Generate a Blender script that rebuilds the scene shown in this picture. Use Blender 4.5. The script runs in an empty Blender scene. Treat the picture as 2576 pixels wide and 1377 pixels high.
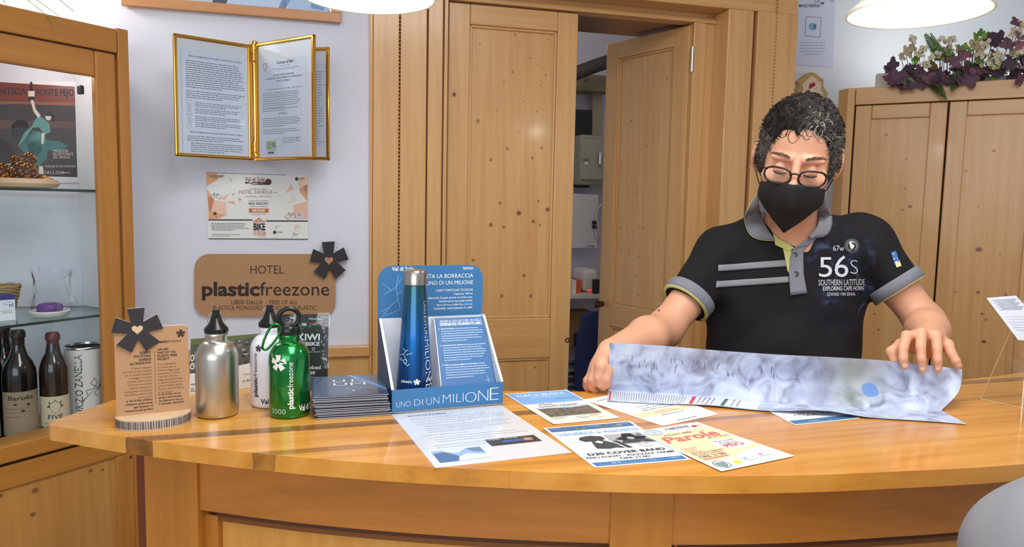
import bpy, bmesh, math, random
import numpy as np
from mathutils import Vector, Matrix, Euler
from mathutils.bvhtree import BVHTree
random.seed(7); np.random.seed(7)
S = bpy.context.scene
COL = S.collection
R = math.radians

# ------------------------------------------------------------------ camera
IW, IH, FPX = 2576, 1377, 1860.0
PITCH, ROLL, CZ = .0945, .0206, 1.483
CAM = Vector((0, 0, CZ))
_f = Vector((0, math.cos(PITCH), -math.sin(PITCH))); _u0 = Vector((0, math.sin(PITCH), math.cos(PITCH))); _x0 = Vector((1, 0, 0))
CX = _x0 * math.cos(ROLL) + _u0 * math.sin(ROLL)
CU = -_x0 * math.sin(ROLL) + _u0 * math.cos(ROLL)
CF = _f
cd = bpy.data.cameras.new('camera'); cam = bpy.data.objects.new('camera', cd); COL.objects.link(cam)
cd.sensor_width = 36; cd.lens = FPX / IW * 36; cd.clip_start = .02; cd.clip_end = 100
m = Matrix((CX, CU, -CF)).transposed().to_4x4(); m.translation = CAM; cam.matrix_world = m
S.camera = cam

# ------------------------------------------------------------------ world, lights, exposure
S.view_settings.view_transform = 'Standard'; S.view_settings.look = 'None'
S.view_settings.exposure = 0.0; S.view_settings.gamma = 1; S.view_settings.use_curve_mapping = False
w = bpy.data.worlds.new('world'); S.world = w; w.use_nodes = True
w.node_tree.nodes['Background'].inputs[0].default_value = (.86, .92, 1, 1)
w.node_tree.nodes['Background'].inputs[1].default_value = .5
def light(name, kind, loc, power, color=(1, 1, 1), size=.1, size_y=None, aim=None):
    l = bpy.data.lights.new(name, kind); l.energy = power; l.color = color
    if kind == 'AREA':
        l.size = size
        if size_y: l.shape = 'RECTANGLE'; l.size_y = size_y
    else: l.shadow_soft_size = size
    o = bpy.data.objects.new(name, l); o.location = loc; COL.objects.link(o)
    if aim: o.rotation_euler = (Vector(aim) - Vector(loc)).to_track_quat('-Z', 'Y').to_euler()
    return o
light('front_fill', 'AREA', (-.6, -2.6, 1.9), 46, (.90, .95, 1), 3.2, 1.7, aim=(.2, 2, 1.2))  # added soft front fill behind the camera, stands in for an unseen window
light('ceiling_light', 'AREA', (.4, .3, 2.72), 42, (.97, .98, 1), 1.7, .8, aim=(.5, .35, 0))
light('back_room_light', 'POINT', (.25, 3.45, 2.3), 3.2, (1, .93, .82), .1)
light('vitrine_top_lamp', 'POINT', (-1.46, 2.10, 2.20), 9, (1, .97, .92), .06)
light('wardrobe_top_lamp', 'AREA', (2.16, 3.26, 2.10), 2.6, (.97, 1, .90), .9, .06, aim=(2.3, 3.6, 2.7))
light('vitrine_lamp', 'POINT', (-1.33, 2.05, 1.86), 1.2, (1, .97, .95), .03)

# ------------------------------------------------------------------ pixel -> place helpers (2576 x 1377 frame)
def ray(px, py): return (CX * ((px - IW / 2) / FPX) - CU * ((py - IH / 2) / FPX) + CF)
def PX(px, py, y):
    d = ray(px, py); return CAM + d * (y / d.y)
def PZ(px, py, z=1.10):
    d = ray(px, py); return CAM + d * ((z - CZ) / d.z)
class Frame:
    """vertical plane: u along it, n towards the viewer"""
    def __init__(s, ox, oy, yaw):
        s.o = Vector((ox, oy, 0)); a = R(yaw); s.yaw = yaw
        s.u = Vector((math.cos(a), math.sin(a), 0)); s.n = Vector((math.sin(a), -math.cos(a), 0))
    def P(s, t, d, z): return s.o + s.u * t + s.n * d + Vector((0, 0, z))
    def pt(s, px, py, d=0):
        r = ray(px, py); q = s.o + s.n * d
        return CAM + r * ((q - CAM).dot(s.n) / r.dot(s.n))
    def hit(s, px, py, d=0):
        p = s.pt(px, py, d); return (p - s.o).dot(s.u), p.z
WL = Frame(-.823, 2.40, 15)
VC = Frame(-1.097, 2.15, 60)     # vitrine front, t runs negative to the left
_c = PX(2150, 300, 3.2)
WD = Frame(_c.x, _c.y, -30.6)    # wardrobe front
_c = PX(2050, 200, 3.6)
WR = Frame(_c.x, _c.y, 15)       # white wall behind the wardrobe

# ------------------------------------------------------------------ materials
MC = {}
def lin(c): return tuple(((x / 255) / 12.92 if x / 255 <= .04045 else ((x / 255 + .055) / 1.055) ** 2.4) for x in c)
def M(r, g, b, rough=.6, metal=0, emit=0, trans=0, coat=0, spec=.5, sss=0, alpha=1, bump=0, bscale=200):
    k = (r, g, b, rough, metal, emit, trans, coat, spec, sss, alpha, bump, bscale)
    if k in MC: return MC[k]
    mt = bpy.data.materials.new('surface'); mt.use_nodes = True
    p = mt.node_tree.nodes['Principled BSDF']; c = lin((r, g, b)) + (1,)
    p.inputs['Base Color'].default_value = c; p.inputs['Roughness'].default_value = rough; p.inputs['Metallic'].default_value = metal
    p.inputs['Transmission Weight'].default_value = trans; p.inputs['Coat Weight'].default_value = coat; p.inputs['Coat Roughness'].default_value = .08
    p.inputs['Specular IOR Level'].default_value = spec; p.inputs['Alpha'].default_value = alpha
    if sss:
        p.inputs['Subsurface Weight'].default_value = sss; p.inputs['Subsurface Radius'].default_value = (.012, .005, .003); p.inputs['Subsurface Scale'].default_value = .5
    if emit: p.inputs['Emission Color'].default_value = c; p.inputs['Emission Strength'].default_value = emit
    if bump:
        nt = mt.node_tree; n = nt.nodes.new('ShaderNodeTexNoise'); n.inputs['Scale'].default_value = bscale; n.inputs['Detail'].default_value = 3
        tc = nt.nodes.new('ShaderNodeTexCoord'); nt.links.new(tc.outputs['Object'], n.inputs['Vector'])
        bp = nt.nodes.new('ShaderNodeBump'); bp.inputs['Strength'].default_value = bump; bp.inputs['Distance'].default_value = .002
        nt.links.new(n.outputs['Fac'], bp.inputs['Height']); nt.links.new(bp.outputs[0], p.inputs['Normal'])
    MC[k] = mt; return mt
def glass(tint=(.97, .99, 1), rough=0.0, fac=.9):
    k = ('glass', tint, rough, fac)
    if k in MC: return MC[k]
    mt = bpy.data.materials.new('clear_sheet'); mt.use_nodes = True; nt = mt.node_tree; nt.nodes.clear()
    o = nt.nodes.new('ShaderNodeOutputMaterial'); t = nt.nodes.new('ShaderNodeBsdfTransparent'); t.inputs[0].default_value = (*tint, 1)
    g = nt.nodes.new('ShaderNodeBsdfGlossy'); g.inputs['Roughness'].default_value = rough; g.inputs[0].default_value = (1, 1, 1, 1)
    lw = nt.nodes.new('ShaderNodeLayerWeight'); lw.inputs['Blend'].default_value = .5
    pw = nt.nodes.new('ShaderNodeMath'); pw.operation = 'POWER'; nt.links.new(lw.outputs['Facing'], pw.inputs[0]); pw.inputs[1].default_value = 5
    mul = nt.nodes.new('ShaderNodeMath'); mul.operation = 'MULTIPLY_ADD'; nt.links.new(pw.outputs[0], mul.inputs[0]); mul.inputs[1].default_value = .9 * fac; mul.inputs[2].default_value = .04 * fac
    mx = nt.nodes.new('ShaderNodeMixShader'); nt.links.new(mul.outputs[0], mx.inputs[0]); nt.links.new(t.outputs[0], mx.inputs[1]); nt.links.new(g.outputs[0], mx.inputs[2])
    nt.links.new(mx.outputs[0], o.inputs[0]); MC[k] = mt; return mt
def wood(light_c, dark_c, yaw=0, vert=True, board=.0, rough=.32, coat=.25, bvar=.18, grain=1.0, knot=(96, 58, 34)):
    """pine: rotated so X runs along the plank width direction; grain along Z (vert) or X"""
    k = ('wood', light_c, dark_c, yaw, vert, board, rough, coat, bvar, grain)
    if k in MC: return MC[k]
    mt = bpy.data.materials.new('pine_wood'); mt.use_nodes = True; nt = mt.node_tree; N = nt.nodes.new; L = nt.links.new
    p = nt.nodes['Principled BSDF']; tc = N('ShaderNodeTexCoord')
    mp = N('ShaderNodeMapping'); mp.vector_type = 'POINT'; mp.inputs['Rotation'].default_value = (0, 0, -R(yaw)); L(tc.outputs['Object'], mp.inputs['Vector'])
    sc = N('ShaderNodeMapping'); sc.inputs['Scale'].default_value = (1, 1, .045) if vert else (.045, 1, 1); L(mp.outputs[0], sc.inputs['Vector'])
    n1 = N('ShaderNodeTexNoise'); n1.inputs['Scale'].default_value = 28; n1.inputs['Detail'].default_value = 5; n1.inputs['Distortion'].default_value = .6; L(sc.outputs[0], n1.inputs['Vector'])
    n2 = N('ShaderNodeTexNoise'); n2.inputs['Scale'].default_value = 170; n2.inputs['Detail'].default_value = 3; L(sc.outputs[0], n2.inputs['Vector'])
    wv = N('ShaderNodeTexWave'); wv.bands_direction = 'DIAGONAL'; wv.inputs['Scale'].default_value = 22; wv.inputs['Distortion'].default_value = 7; wv.inputs['Detail'].default_value = 2; wv.inputs['Detail Scale'].default_value = .7
    L(sc.outputs[0], wv.inputs['Vector'])
    def math_(op, a, b=None, c=None):
        n = N('ShaderNodeMath'); n.operation = op
        for i, v in enumerate((a, b, c)):
            if v is None: continue
            if isinstance(v, (int, float)): n.inputs[i].default_value = v
            else: L(v, n.inputs[i])
        return n.outputs[0]
    f = math_('MULTIPLY_ADD', n1.outputs['Fac'], .9 * grain, math_('MULTIPLY', n2.outputs['Fac'], .35 * grain))
    f = math_('ADD', f, math_('MULTIPLY', wv.outputs['Fac'], .10 * grain))
    f = math_('MULTIPLY_ADD', math_('SUBTRACT', f, .66 * grain), .75, .42)
    if board:
        sp = N('ShaderNodeSeparateXYZ'); L(mp.outputs[0], sp.inputs[0])
        b = math_('FLOOR', math_('DIVIDE', sp.outputs[0] if vert else sp.outputs[2], board))
        if not vert: b = math_('ADD', b, math_('MULTIPLY', math_('FLOOR', math_('DIVIDE', sp.outputs[1], board)), 7.3))
        wn = N('ShaderNodeTexWhiteNoise'); wn.noise_dimensions = '1D'; L(b, wn.inputs['W'])
        f = math_('ADD', f, math_('MULTIPLY', math_('SUBTRACT', wn.outputs['Value'], .5), bvar * 2))
    rp = N('ShaderNodeValToRGB'); e = rp.color_ramp.elements
    e[0].position = .12; e[0].color = lin(light_c) + (1,); e[1].position = .95; e[1].color = lin(dark_c) + (1,)
    L(f, rp.inputs[0])
    at = N('ShaderNodeAttribute'); at.attribute_name = 'knot'
    mx = N('ShaderNodeMix'); mx.data_type = 'RGBA'; L(at.outputs['Fac'], mx.inputs[0]); L(rp.outputs[0], mx.inputs[6]); mx.inputs[7].default_value = lin(knot) + (1,)
    L(mx.outputs[2], p.inputs['Base Color']); p.inputs['Roughness'].default_value = rough
    p.inputs['Coat Weight'].default_value = coat; p.inputs['Coat Roughness'].default_value = .12
    MC[k] = mt; return mt

# ------------------------------------------------------------------ mesh builder
TXT = {}
def glyphs(s, bold=0, shear=0, sp=1.0):
    k = (s, bold, shear, sp)
    if k in TXT: return TXT[k]
    c = bpy.data.curves.new('t', 'FONT'); c.body = s; c.size = 1; c.offset = bold; c.shear = shear; c.space_character = sp; c.resolution_u = 3; c.fill_mode = 'FRONT'
    o = bpy.data.objects.new('t', c); COL.objects.link(o)
    dg = bpy.context.evaluated_depsgraph_get(); me = bpy.data.meshes.new_from_object(o.evaluated_get(dg))
    v = np.array([x.co[:2] for x in me.vertices]) if len(me.vertices) else np.zeros((0, 2)); f = [tuple(q.vertices) for q in me.polygons]
    bpy.data.objects.remove(o); bpy.data.curves.remove(c); bpy.data.meshes.remove(me)
    TXT[k] = (v, f); return TXT[k]
ORG = {}
class MB:
    def __init__(s): s.v = []; s.f = []; s.m = []; s.mats = []; s.k = {}
    def mi(s, mat):
        if mat not in s.mats: s.mats.append(mat)
        return s.mats.index(mat)
    def add(s, vs, fs, mat):
        b = len(s.v); s.v += [tuple(v) for v in vs]; i = s.mi(mat)
        for f in fs: s.f.append(tuple(b + q for q in f)); s.m.append(i)
        return b
    def hexa(s, p, mat):   # 8 points: 4 bottom ring, 4 top ring
        s.add(p, [(0, 3, 2, 1), (4, 5, 6, 7), (0, 1, 5, 4), (1, 2, 6, 5), (2, 3, 7, 6), (3, 0, 4, 7)], mat)
    def box(s, x0, x1, y0, y1, z0, z1, mat):
        s.hexa([(x0, y0, z0), (x1, y0, z0), (x1, y1, z0), (x0, y1, z0), (x0, y0, z1), (x1, y0, z1), (x1, y1, z1), (x0, y1, z1)], mat)
    def fbox(s, fr, t0, t1, d0, d1, z0, z1, mat):   # d1 nearer the viewer
        a = [fr.P(t0, d1, z0), fr.P(t1, d1, z0), fr.P(t1, d0, z0), fr.P(t0, d0, z0)]
        s.hexa(a + [q + Vector((0, 0, z1 - z0)) for q in a], mat)
    def prism(s, outline, vec, mat, mat_side=None):  # outline: 3D points; extruded by vec
        n = len(outline); o = [Vector(q) for q in outline]; v = Vector(vec)
        s.add(o, [tuple(range(n))], mat); s.add([q + v for q in o], [tuple(range(n))[::-1]], mat)
        b = o + [q + v for q in o]
        s.add(b, [(i, i + n, (i + 1) % n + n, (i + 1) % n) for i in range(n)], mat_side or mat)
    def lathe(s, prof, c, mat, n=40, axis=None, cap=True, mats=None):
        """prof: [(r,h)] along axis from c"""
        c = Vector(c); ax = Vector(axis or (0, 0, 1)).normalized(); a = ax.orthogonal().normalized()
        if abs(ax.z) > .99: a = Vector((1, 0, 0))
        bb = ax.cross(a); vs = []
        for r, h in prof:
            for i in range(n):
                t = 2 * math.pi * i / n; vs.append(c + ax * h + (a * math.cos(t) + bb * math.sin(t)) * r)
        for j in range(len(prof) - 1):
            mt = mats[j] if mats else mat
            ring = vs[j * n:(j + 2) * n]
            s.add(ring, [(i, (i + 1) % n, n + (i + 1) % n, n + i) for i in range(n)], mt)
        if cap:
            if prof[0][0] > 1e-5: s.add(vs[:n], [tuple(range(n))[::-1]], mats[0] if mats else mat)
            if prof[-1][0] > 1e-5: s.add(vs[-n:], [tuple(range(n))], mats[-1] if mats else mat)
    def tube(s, pts, r, mat, n=8, closed=False, taper=None):
        P = [Vector(p) for p in pts]; k = len(P); vs = []; up = None
        for i, p in enumerate(P):
            t = (P[(i + 1) % k] - P[i - 1]) if closed else (P[min(i + 1, k - 1)] - P[max(i - 1, 0)])
            t = t.normalized() if t.length > 1e-9 else Vector((0, 0, 1))
            if up is None: up = t.orthogonal().normalized()
            up = (up - t * up.dot(t)); up = up.normalized() if up.length > 1e-6 else t.orthogonal().normalized()
            b = t.cross(up); rr = r * (taper[i] if taper else 1)
            for j in range(n):
                a = 2 * math.pi * j / n; vs.append(p + (up * math.cos(a) + b * math.sin(a)) * rr)
        fs = [(i * n + j, i * n + (j + 1) % n, ((i + 1) % k) * n + (j + 1) % n, ((i + 1) % k) * n + j) for i in range(k if closed else k - 1) for j in range(n)]
        if not closed: fs += [tuple(range(n))[::-1], tuple(range((k - 1) * n, k * n))]
        s.add(vs, fs, mat)
    def sphere(s, c, r, mat, n=16, sq=(1, 1, 1), rot=None):
        c = Vector(c); vs = []; fs = []
        for j in range(n // 2 + 1):
            for i in range(n):
                a = math.pi * j / (n // 2); t = 2 * math.pi * i / n
                q = Vector((math.sin(a) * math.cos(t) * sq[0], math.sin(a) * math.sin(t) * sq[1], math.cos(a) * sq[2])) * r
                vs.append(c + (rot @ q if rot else q))
        for j in range(n // 2):
            for i in range(n): fs.append((j * n + i, (j + 1) * n + i, (j + 1) * n + (i + 1) % n, j * n + (i + 1) % n))
        s.add(vs, fs, mat)
    def grid(s, rows, mat, closed=False):
        nr, nc = len(rows), len(rows[0]); vs = [p for r in rows for p in r]
        return s.add(vs, [(i * nc + j, i * nc + (j + 1) % nc, (i + 1) * nc + (j + 1) % nc, (i + 1) * nc + j) for i in range(nr - 1) for j in range(nc if closed else nc - 1)], mat)
    def knot(s, c, u, v, ru, rv, mat, val=1.0):
        """soft knot on a wood face"""
        c, u, v = Vector(c), Vector(u), Vector(v); n = 14; vs = [c]; ks = [val]
        for rr, kk in ((.45, val), (.62, val * .45), (1.0, 0)):
            for i in range(n):
                a = 2 * math.pi * i / n; vs.append(c + u * (math.cos(a) * ru * rr) + v * (math.sin(a) * rv * rr)); ks.append(kk)
        fs = [(0, 1 + i, 1 + (i + 1) % n) for i in range(n)]
        for q in range(2): fs += [(1 + q * n + i, 1 + (q + 1) * n + i, 1 + (q + 1) * n + (i + 1) % n, 1 + q * n + (i + 1) % n) for i in range(n)]
        b = s.add(vs, fs, mat)
        for i, kk in enumerate(ks): s.k[b + i] = kk
    def build(s, name, parent=None, loc=None, smooth=False, bevel=0, auto=None, sub=0):
        o3 = ORG[parent.name] if parent else Vector(loc if loc is not None else (0, 0, 0))
        me = bpy.data.meshes.new(name)
        me.from_pydata([tuple(Vector(v) - o3) for v in s.v], [], s.f)
        for mt in s.mats: me.materials.append(mt)
        me.polygons.foreach_set('material_index', s.m)
        if s.k:
            at = me.attributes.new('knot', 'FLOAT', 'POINT'); arr = np.zeros(len(s.v), np.float32)
            for i, v in s.k.items(): arr[i] = v
            at.data.foreach_set('value', arr)
        me.update()
        if smooth: me.polygons.foreach_set('use_smooth', [True] * len(me.polygons))
        o = bpy.data.objects.new(name, me); COL.objects.link(o)
        if parent: o.parent = parent
        else: o.location = o3
        ORG[o.name] = o3
        if smooth and auto:
            bm = bmesh.new(); bm.from_mesh(me); bmesh.ops.remove_doubles(bm, verts=bm.verts, dist=1e-6)
            bm.normal_update()
            for e in bm.edges:
                if len(e.link_faces) == 2 and e.calc_face_angle(0) > R(auto): e.smooth = False
            bm.to_mesh(me); bm.free()
        if bevel:
            md = o.modifiers.new('bevel', 'BEVEL'); md.width = bevel; md.segments = 2; md.limit_method = 'ANGLE'; md.angle_limit = R(40)
            md.harden_normals = False
        return o
def tag(o, label, cat, group=None):
    o['label'] = label; o['category'] = cat
    if group: o['group'] = group
    return o
def thing(name, label, cat, loc, group=None):
    o = bpy.data.objects.new(name, None); COL.objects.link(o); o.location = loc; o.empty_display_size = .05
    ORG[o.name] = Vector(loc); return tag(o, label, cat, group)
def struct(o): o['kind'] = 'structure'; return o

class Sheet:
    """things printed on a surface: mp(x, y, lift) -> 3D point; sg = -1 when y runs down (photo pixels)"""
    def __init__(s, mb, mp, sg=1, step=.0002): s.mb = mb; s.mp = mp; s.sg = sg; s.st = step; s.l = 1
    def P(s, x, y): return s.mp(x, y, s.l * s.st)
    def up(s): s.l += 1; return s
    def poly(s, pts, mat): s.mb.add([s.P(*p) for p in pts], [tuple(range(len(pts)))], mat)
    def rect(s, x0, y0, x1, y1, mat, nx=1, ny=1):
        s.mb.grid([[s.P(x0 + (x1 - x0) * i / nx, y0 + (y1 - y0) * j / ny) for i in range(nx + 1)] for j in range(ny + 1)], mat)
    def ell(s, x, y, rx, ry, mat, n=24): s.poly([(x + rx * math.cos(2 * math.pi * i / n), y + ry * math.sin(2 * math.pi * i / n)) for i in range(n)], mat)
    def ring(s, x, y, rx, ry, w, mat, n=24):
        a = [(math.cos(2 * math.pi * i / n), math.sin(2 * math.pi * i / n)) for i in range(n)]
        s.mb.grid([[s.P(x + c * (rx - q), y + d * (ry - q)) for c, d in a] for q in (0, w)], mat, closed=True)
    def line(s, pts, w, mat, dense=1):
        if dense > 1: pts = [(a[0] + (b[0] - a[0]) * k / dense, a[1] + (b[1] - a[1]) * k / dense) for a, b in zip(pts[:-1], pts[1:]) for k in range(dense)] + [pts[-1]]
        for (x0, y0), (x1, y1) in zip(pts[:-1], pts[1:]):
            dx, dy = x1 - x0, y1 - y0; L = math.hypot(dx, dy) or 1; nx, ny = -dy / L * w / 2, dx / L * w / 2
            s.poly([(x0 + nx, y0 + ny), (x1 + nx, y1 + ny), (x1 - nx, y1 - ny), (x0 - nx, y0 - ny)], mat)
    def text(s, x, y, t, size, mat, al='l', bold=0, width=None, rot=0, shear=0, sp=1.0, yx=1.0):
        """size = cap height approx .7 em ; width fits text to a width ; rot degrees"""
        v, f = glyphs(t, round(bold * (.6 if bold > 0 else 1), 4), shear, sp)
        if not len(v): return
        x0, x1 = v[:, 0].min(), v[:, 0].max(); e = size / .72; kx = e
        if width: kx = width / (x1 - x0)
        off = {'l': x0, 'c': (x0 + x1) / 2, 'r': x1}[al]; c, q = math.cos(R(rot)), math.sin(R(rot))
        pts = []
        for a, b in v:
            gx = (a - off) * kx; gy = b * e
            pts.append(s.P(x + gx * c - gy * q * yx, y + s.sg * (gx * q + gy * c)))
        s.mb.add(pts, f, mat)
    def lines(s, x0, x1, y, n, dy, th, mat, seed=0, last=.6, al='l', words=True):
        """rows of print too small to read in the photo"""
        rd = random.Random(seed)
        for i in range(n):
            w_ = (x1 - x0) * (last if i == n - 1 else rd.uniform(.86, 1)); yy = y - s.sg * i * dy
            a = {'l': x0, 'r': x1 - w_, 'c': (x0 + x1 - w_) / 2}[al]; b = a + w_
            if not words: s.rect(a, yy, b, yy + s.sg * th, mat); continue
            h_ = th * .72
            while a < b - th:
                l_ = th * rd.uniform(1.2, 5.5); s.rect(a, yy, min(a + l_, b), yy + s.sg * h_, mat); a += l_ + th * .7
def quadmap(bl, br, tr, tl, w, h, lift_to=None, bulge=None):
    bl, br, tr, tl = map(Vector, (bl, br, tr, tl)); n = (br - bl).cross(tl - bl).normalized()
    if lift_to is not None and n.dot(Vector(lift_to)) < 0: n = -n
    def mp(x, y, l=0):
        a, b = x / w, y / h; p = (bl * (1 - a) + br * a) * (1 - b) + (tl * (1 - a) + tr * a) * b
        if bulge: p = p + n * bulge(a, b)
        return p + n * l
    return mp
def sheet_base(mb, mp, x0, y0, x1, y1, t, mat, nx=1, ny=1):
    for l, in ((0,), (-t,)):
        mb.grid([[mp(x0 + (x1 - x0) * i / nx, y0 + (y1 - y0) * j / ny, l) for i in range(nx + 1)] for j in range(ny + 1)], mat)
    ed = [(x0 + (x1 - x0) * i / nx, y0) for i in range(nx)] + [(x1, y0 + (y1 - y0) * j / ny) for j in range(ny)] + [(x1 - (x1 - x0) * i / nx, y1) for i in range(nx)] + [(x0, y1 - (y1 - y0) * j / ny) for j in range(ny)]
    mb.grid([[mp(*e, 0) for e in ed], [mp(*e, -t) for e in ed]], mat, closed=True)
def aster(cx, cy, r, rot=0, sy=1):
    """five-armed star of flaring arms: returns outline points (y up times sy)"""
    pts = []
    ri = r * .43
    for i in range(5):
        a = R(90 + rot - 72 * i)
        c, q = math.cos(a), math.sin(a)
        half_o = .36 * r
        e = (r * c - half_o * q, r * q + half_o * c); f = (r * c + half_o * q, r * q - half_o * c)
        b = R(90 + rot - 72 * i + 36); pts.append((cx + ri * math.cos(b), cy + sy * ri * math.sin(b)))
        pts.append((cx + e[0], cy + sy * e[1])); pts.append((cx + f[0], cy + sy * f[1]))
    return pts
def heart(cx, cy, r, sy=1):
    out = []
    for i in range(24):
        t = 2 * math.pi * i / 24
        out.append((cx + r * math.sin(t) ** 3, cy + sy * r * (13 * math.cos(t) - 5 * math.cos(2 * t) - 2 * math.cos(3 * t) - math.cos(4 * t)) / 16))
    return out

# common colours
WHITE = M(240, 240, 240, .5); BLACK = M(22, 22, 24, .45); INK = M(58, 58, 64, .6); PAPER = M(238, 238, 240, .55); GREY = M(150, 150, 154, .6)
GOLD = M(216, 164, 74, .13, 1); STEEL = M(200, 200, 200, .25, 1)
PL, PD = (222, 178, 120), (188, 130, 70)         # door pine
CL, CD_ = (196, 136, 62), (156, 98, 36)           # cabinet pine
# ================================================================== THE SETTING
PLASTER = M(221, 225, 237, .85, bump=.25, bscale=140)
DARKGAP = M(52, 30, 16, .8)
def W(fr, vert=True, board=0, pal='door', **k):
    a, b = (PL, PD) if pal == 'door' else (CL, CD_)
    return wood(a, b, fr.yaw if fr else 0, vert, board, **k)
mb = MB(); mb.box(-4, 4, -3.5, 6, -.05, 0, M(196, 172, 140, .5)); struct(mb.build('floor'))
mb = MB(); mb.box(-4, 4, -3.5, 6, 2.85, 2.9, M(236, 236, 236, .9)); struct(mb.build('ceiling'))
tL, _ = WL.hit(930, 300, 0)          # left casing edge
tdl, _ = WL.hit(1127, 100, 0); tdr, _ = WL.hit(1741, 100, 0)     # leaf edges
tR, _ = WL.hit(2004, 100, .03)
dz = WL.hit(1300, 16, 0)[1]          # door head height
TH = .30
mb = MB(); mb.fbox(WL, -1.6, tL + .02, -.12, 0, 0, 2.86, PLASTER); struct(mb.build('wall_left'))
# wainscot below the chair rail
zr = WL.hit(880, 871, .02)[1]
mb = MB(); wv = W(WL, False); mb.fbox(WL, -.3, tL, 0, .012, 0, zr - .03, W(WL, True, .11)); mb.fbox(WL, -.3, tL, 0, .03, zr - .035, zr, wv)
struct(mb.build('trim_1', bevel=.003))
# casing left of the door: planks, bead line, grooves
wc = W(WL, True); mb = MB()
def tpx(px, d=0, py=300): return WL.hit(px, py, d)[0]
seg = [(930, 938, .02), (939, 1003, .034), (1007, 1072, .034), (1076, 1112, .026), (1116, 1125, .018)]
for a, b, d in seg: mb.fbox(WL, tpx(a, d), tpx(b, d), -.05, d, 0, 2.86, wc)
mb.fbox(WL, tpx(930), tpx(1125), -.06, .014, 0, 2.86, M(120, 76, 40, .7))
o = struct(mb.build('trim_2', bevel=.002))
mb = MB(); bd = wood((190, 138, 86), (150, 100, 56), 15)
t_ = tpx(1005, .03)
for i in range(150): mb.sphere(WL.P(t_, .026, .9 + i * .0125), .0046, bd, 8)
struct(mb.build('trim_3', smooth=True))
# header above the door, right frame, reveal, front post
mb = MB(); wh = W(WL, False); wvv = W(WL, True)
dr = .0
tf1, tf2 = tpx(1765, 0), tpx(1790, 0)
mb.fbox(WL, tpx(1125), tf2, -.05, 0, dz, dz + .085, wh)                # frame head
mb.fbox(WL, tpx(1125), tf2, 0, .010, dz, dz + .016, wh)
mb.fbox(WL, tdr + .004, tf1, -.05, .008, 0, dz, wvv)                    # frame side
mb.fbox(WL, tf1, tf2, -.05, 0, 0, dz + .085, wvv)
struct(mb.build('trim_4', bevel=.002))
mb = MB()
d2 = .10                                                               # casing plane in front of the frame
za = WL.hit(1720, 10, d2)[1]
tr1 = WL.hit(1831, 100, d2)[0]; tr2 = WL.hit(2004, 100, d2)[0]
mb.fbox(WL, tpx(1125), tr2, -.06, d2, za, 2.86, wh)
tm = WL.hit(1884, 300, d2)[0]; tm2 = WL.hit(1893, 300, d2)[0]
mb.fbox(WL, tr1, tm, -.06, d2, 0, za, wvv); mb.fbox(WL, tm, tm2, -.06, d2 - .012, 0, za, M(120, 76, 40, .7))
mb.fbox(WL, tm2, tr2, -.25, d2 + .004, 0, za, W(WL, True, 0, 'door', grain=.9))
for px, py, ru in ((1830, 65, .008), (1822, 112, .008), (1795, 335, .008), (1790, 438, .01)):
    p = WL.pt(px, py, 0)
struct(mb.build('trim_5', bevel=.003))
mb = MB(); t_ = WL.hit(1952, 100, d2 + .006)[0]
for i in range(150): mb.sphere(WL.P(t_, d2 + .004, .9 + i * .0125), .0042, bd, 8)
struct(mb.build('trim_6', smooth=True))
# jambs and soffit of the thick wall, seen through the open leaf
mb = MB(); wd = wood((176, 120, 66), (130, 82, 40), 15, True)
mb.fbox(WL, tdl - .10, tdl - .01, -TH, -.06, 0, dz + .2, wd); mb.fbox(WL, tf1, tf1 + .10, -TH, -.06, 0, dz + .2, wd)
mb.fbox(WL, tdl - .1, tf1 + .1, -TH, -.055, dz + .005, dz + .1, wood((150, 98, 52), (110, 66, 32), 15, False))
struct(mb.build('trim_7'))
mb = MB(); mb.fbox(WL, tL, tdl - .02, -TH, -.08, 0, 2.86, PLASTER); mb.fbox(WL, tf1 + .02, tr2 - .01, -.24, -.08, 0, 2.86, PLASTER); mb.fbox(WL, tdl - .02, tf1 + .02, -TH, -.08, dz + .1, 2.86, PLASTER)
struct(mb.build('wall_door'))
mb = MB(); mb.fbox(WR, -.35, 3.2, -.1, 0, 0, 2.86, PLASTER); struct(mb.build('wall_right'))
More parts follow.
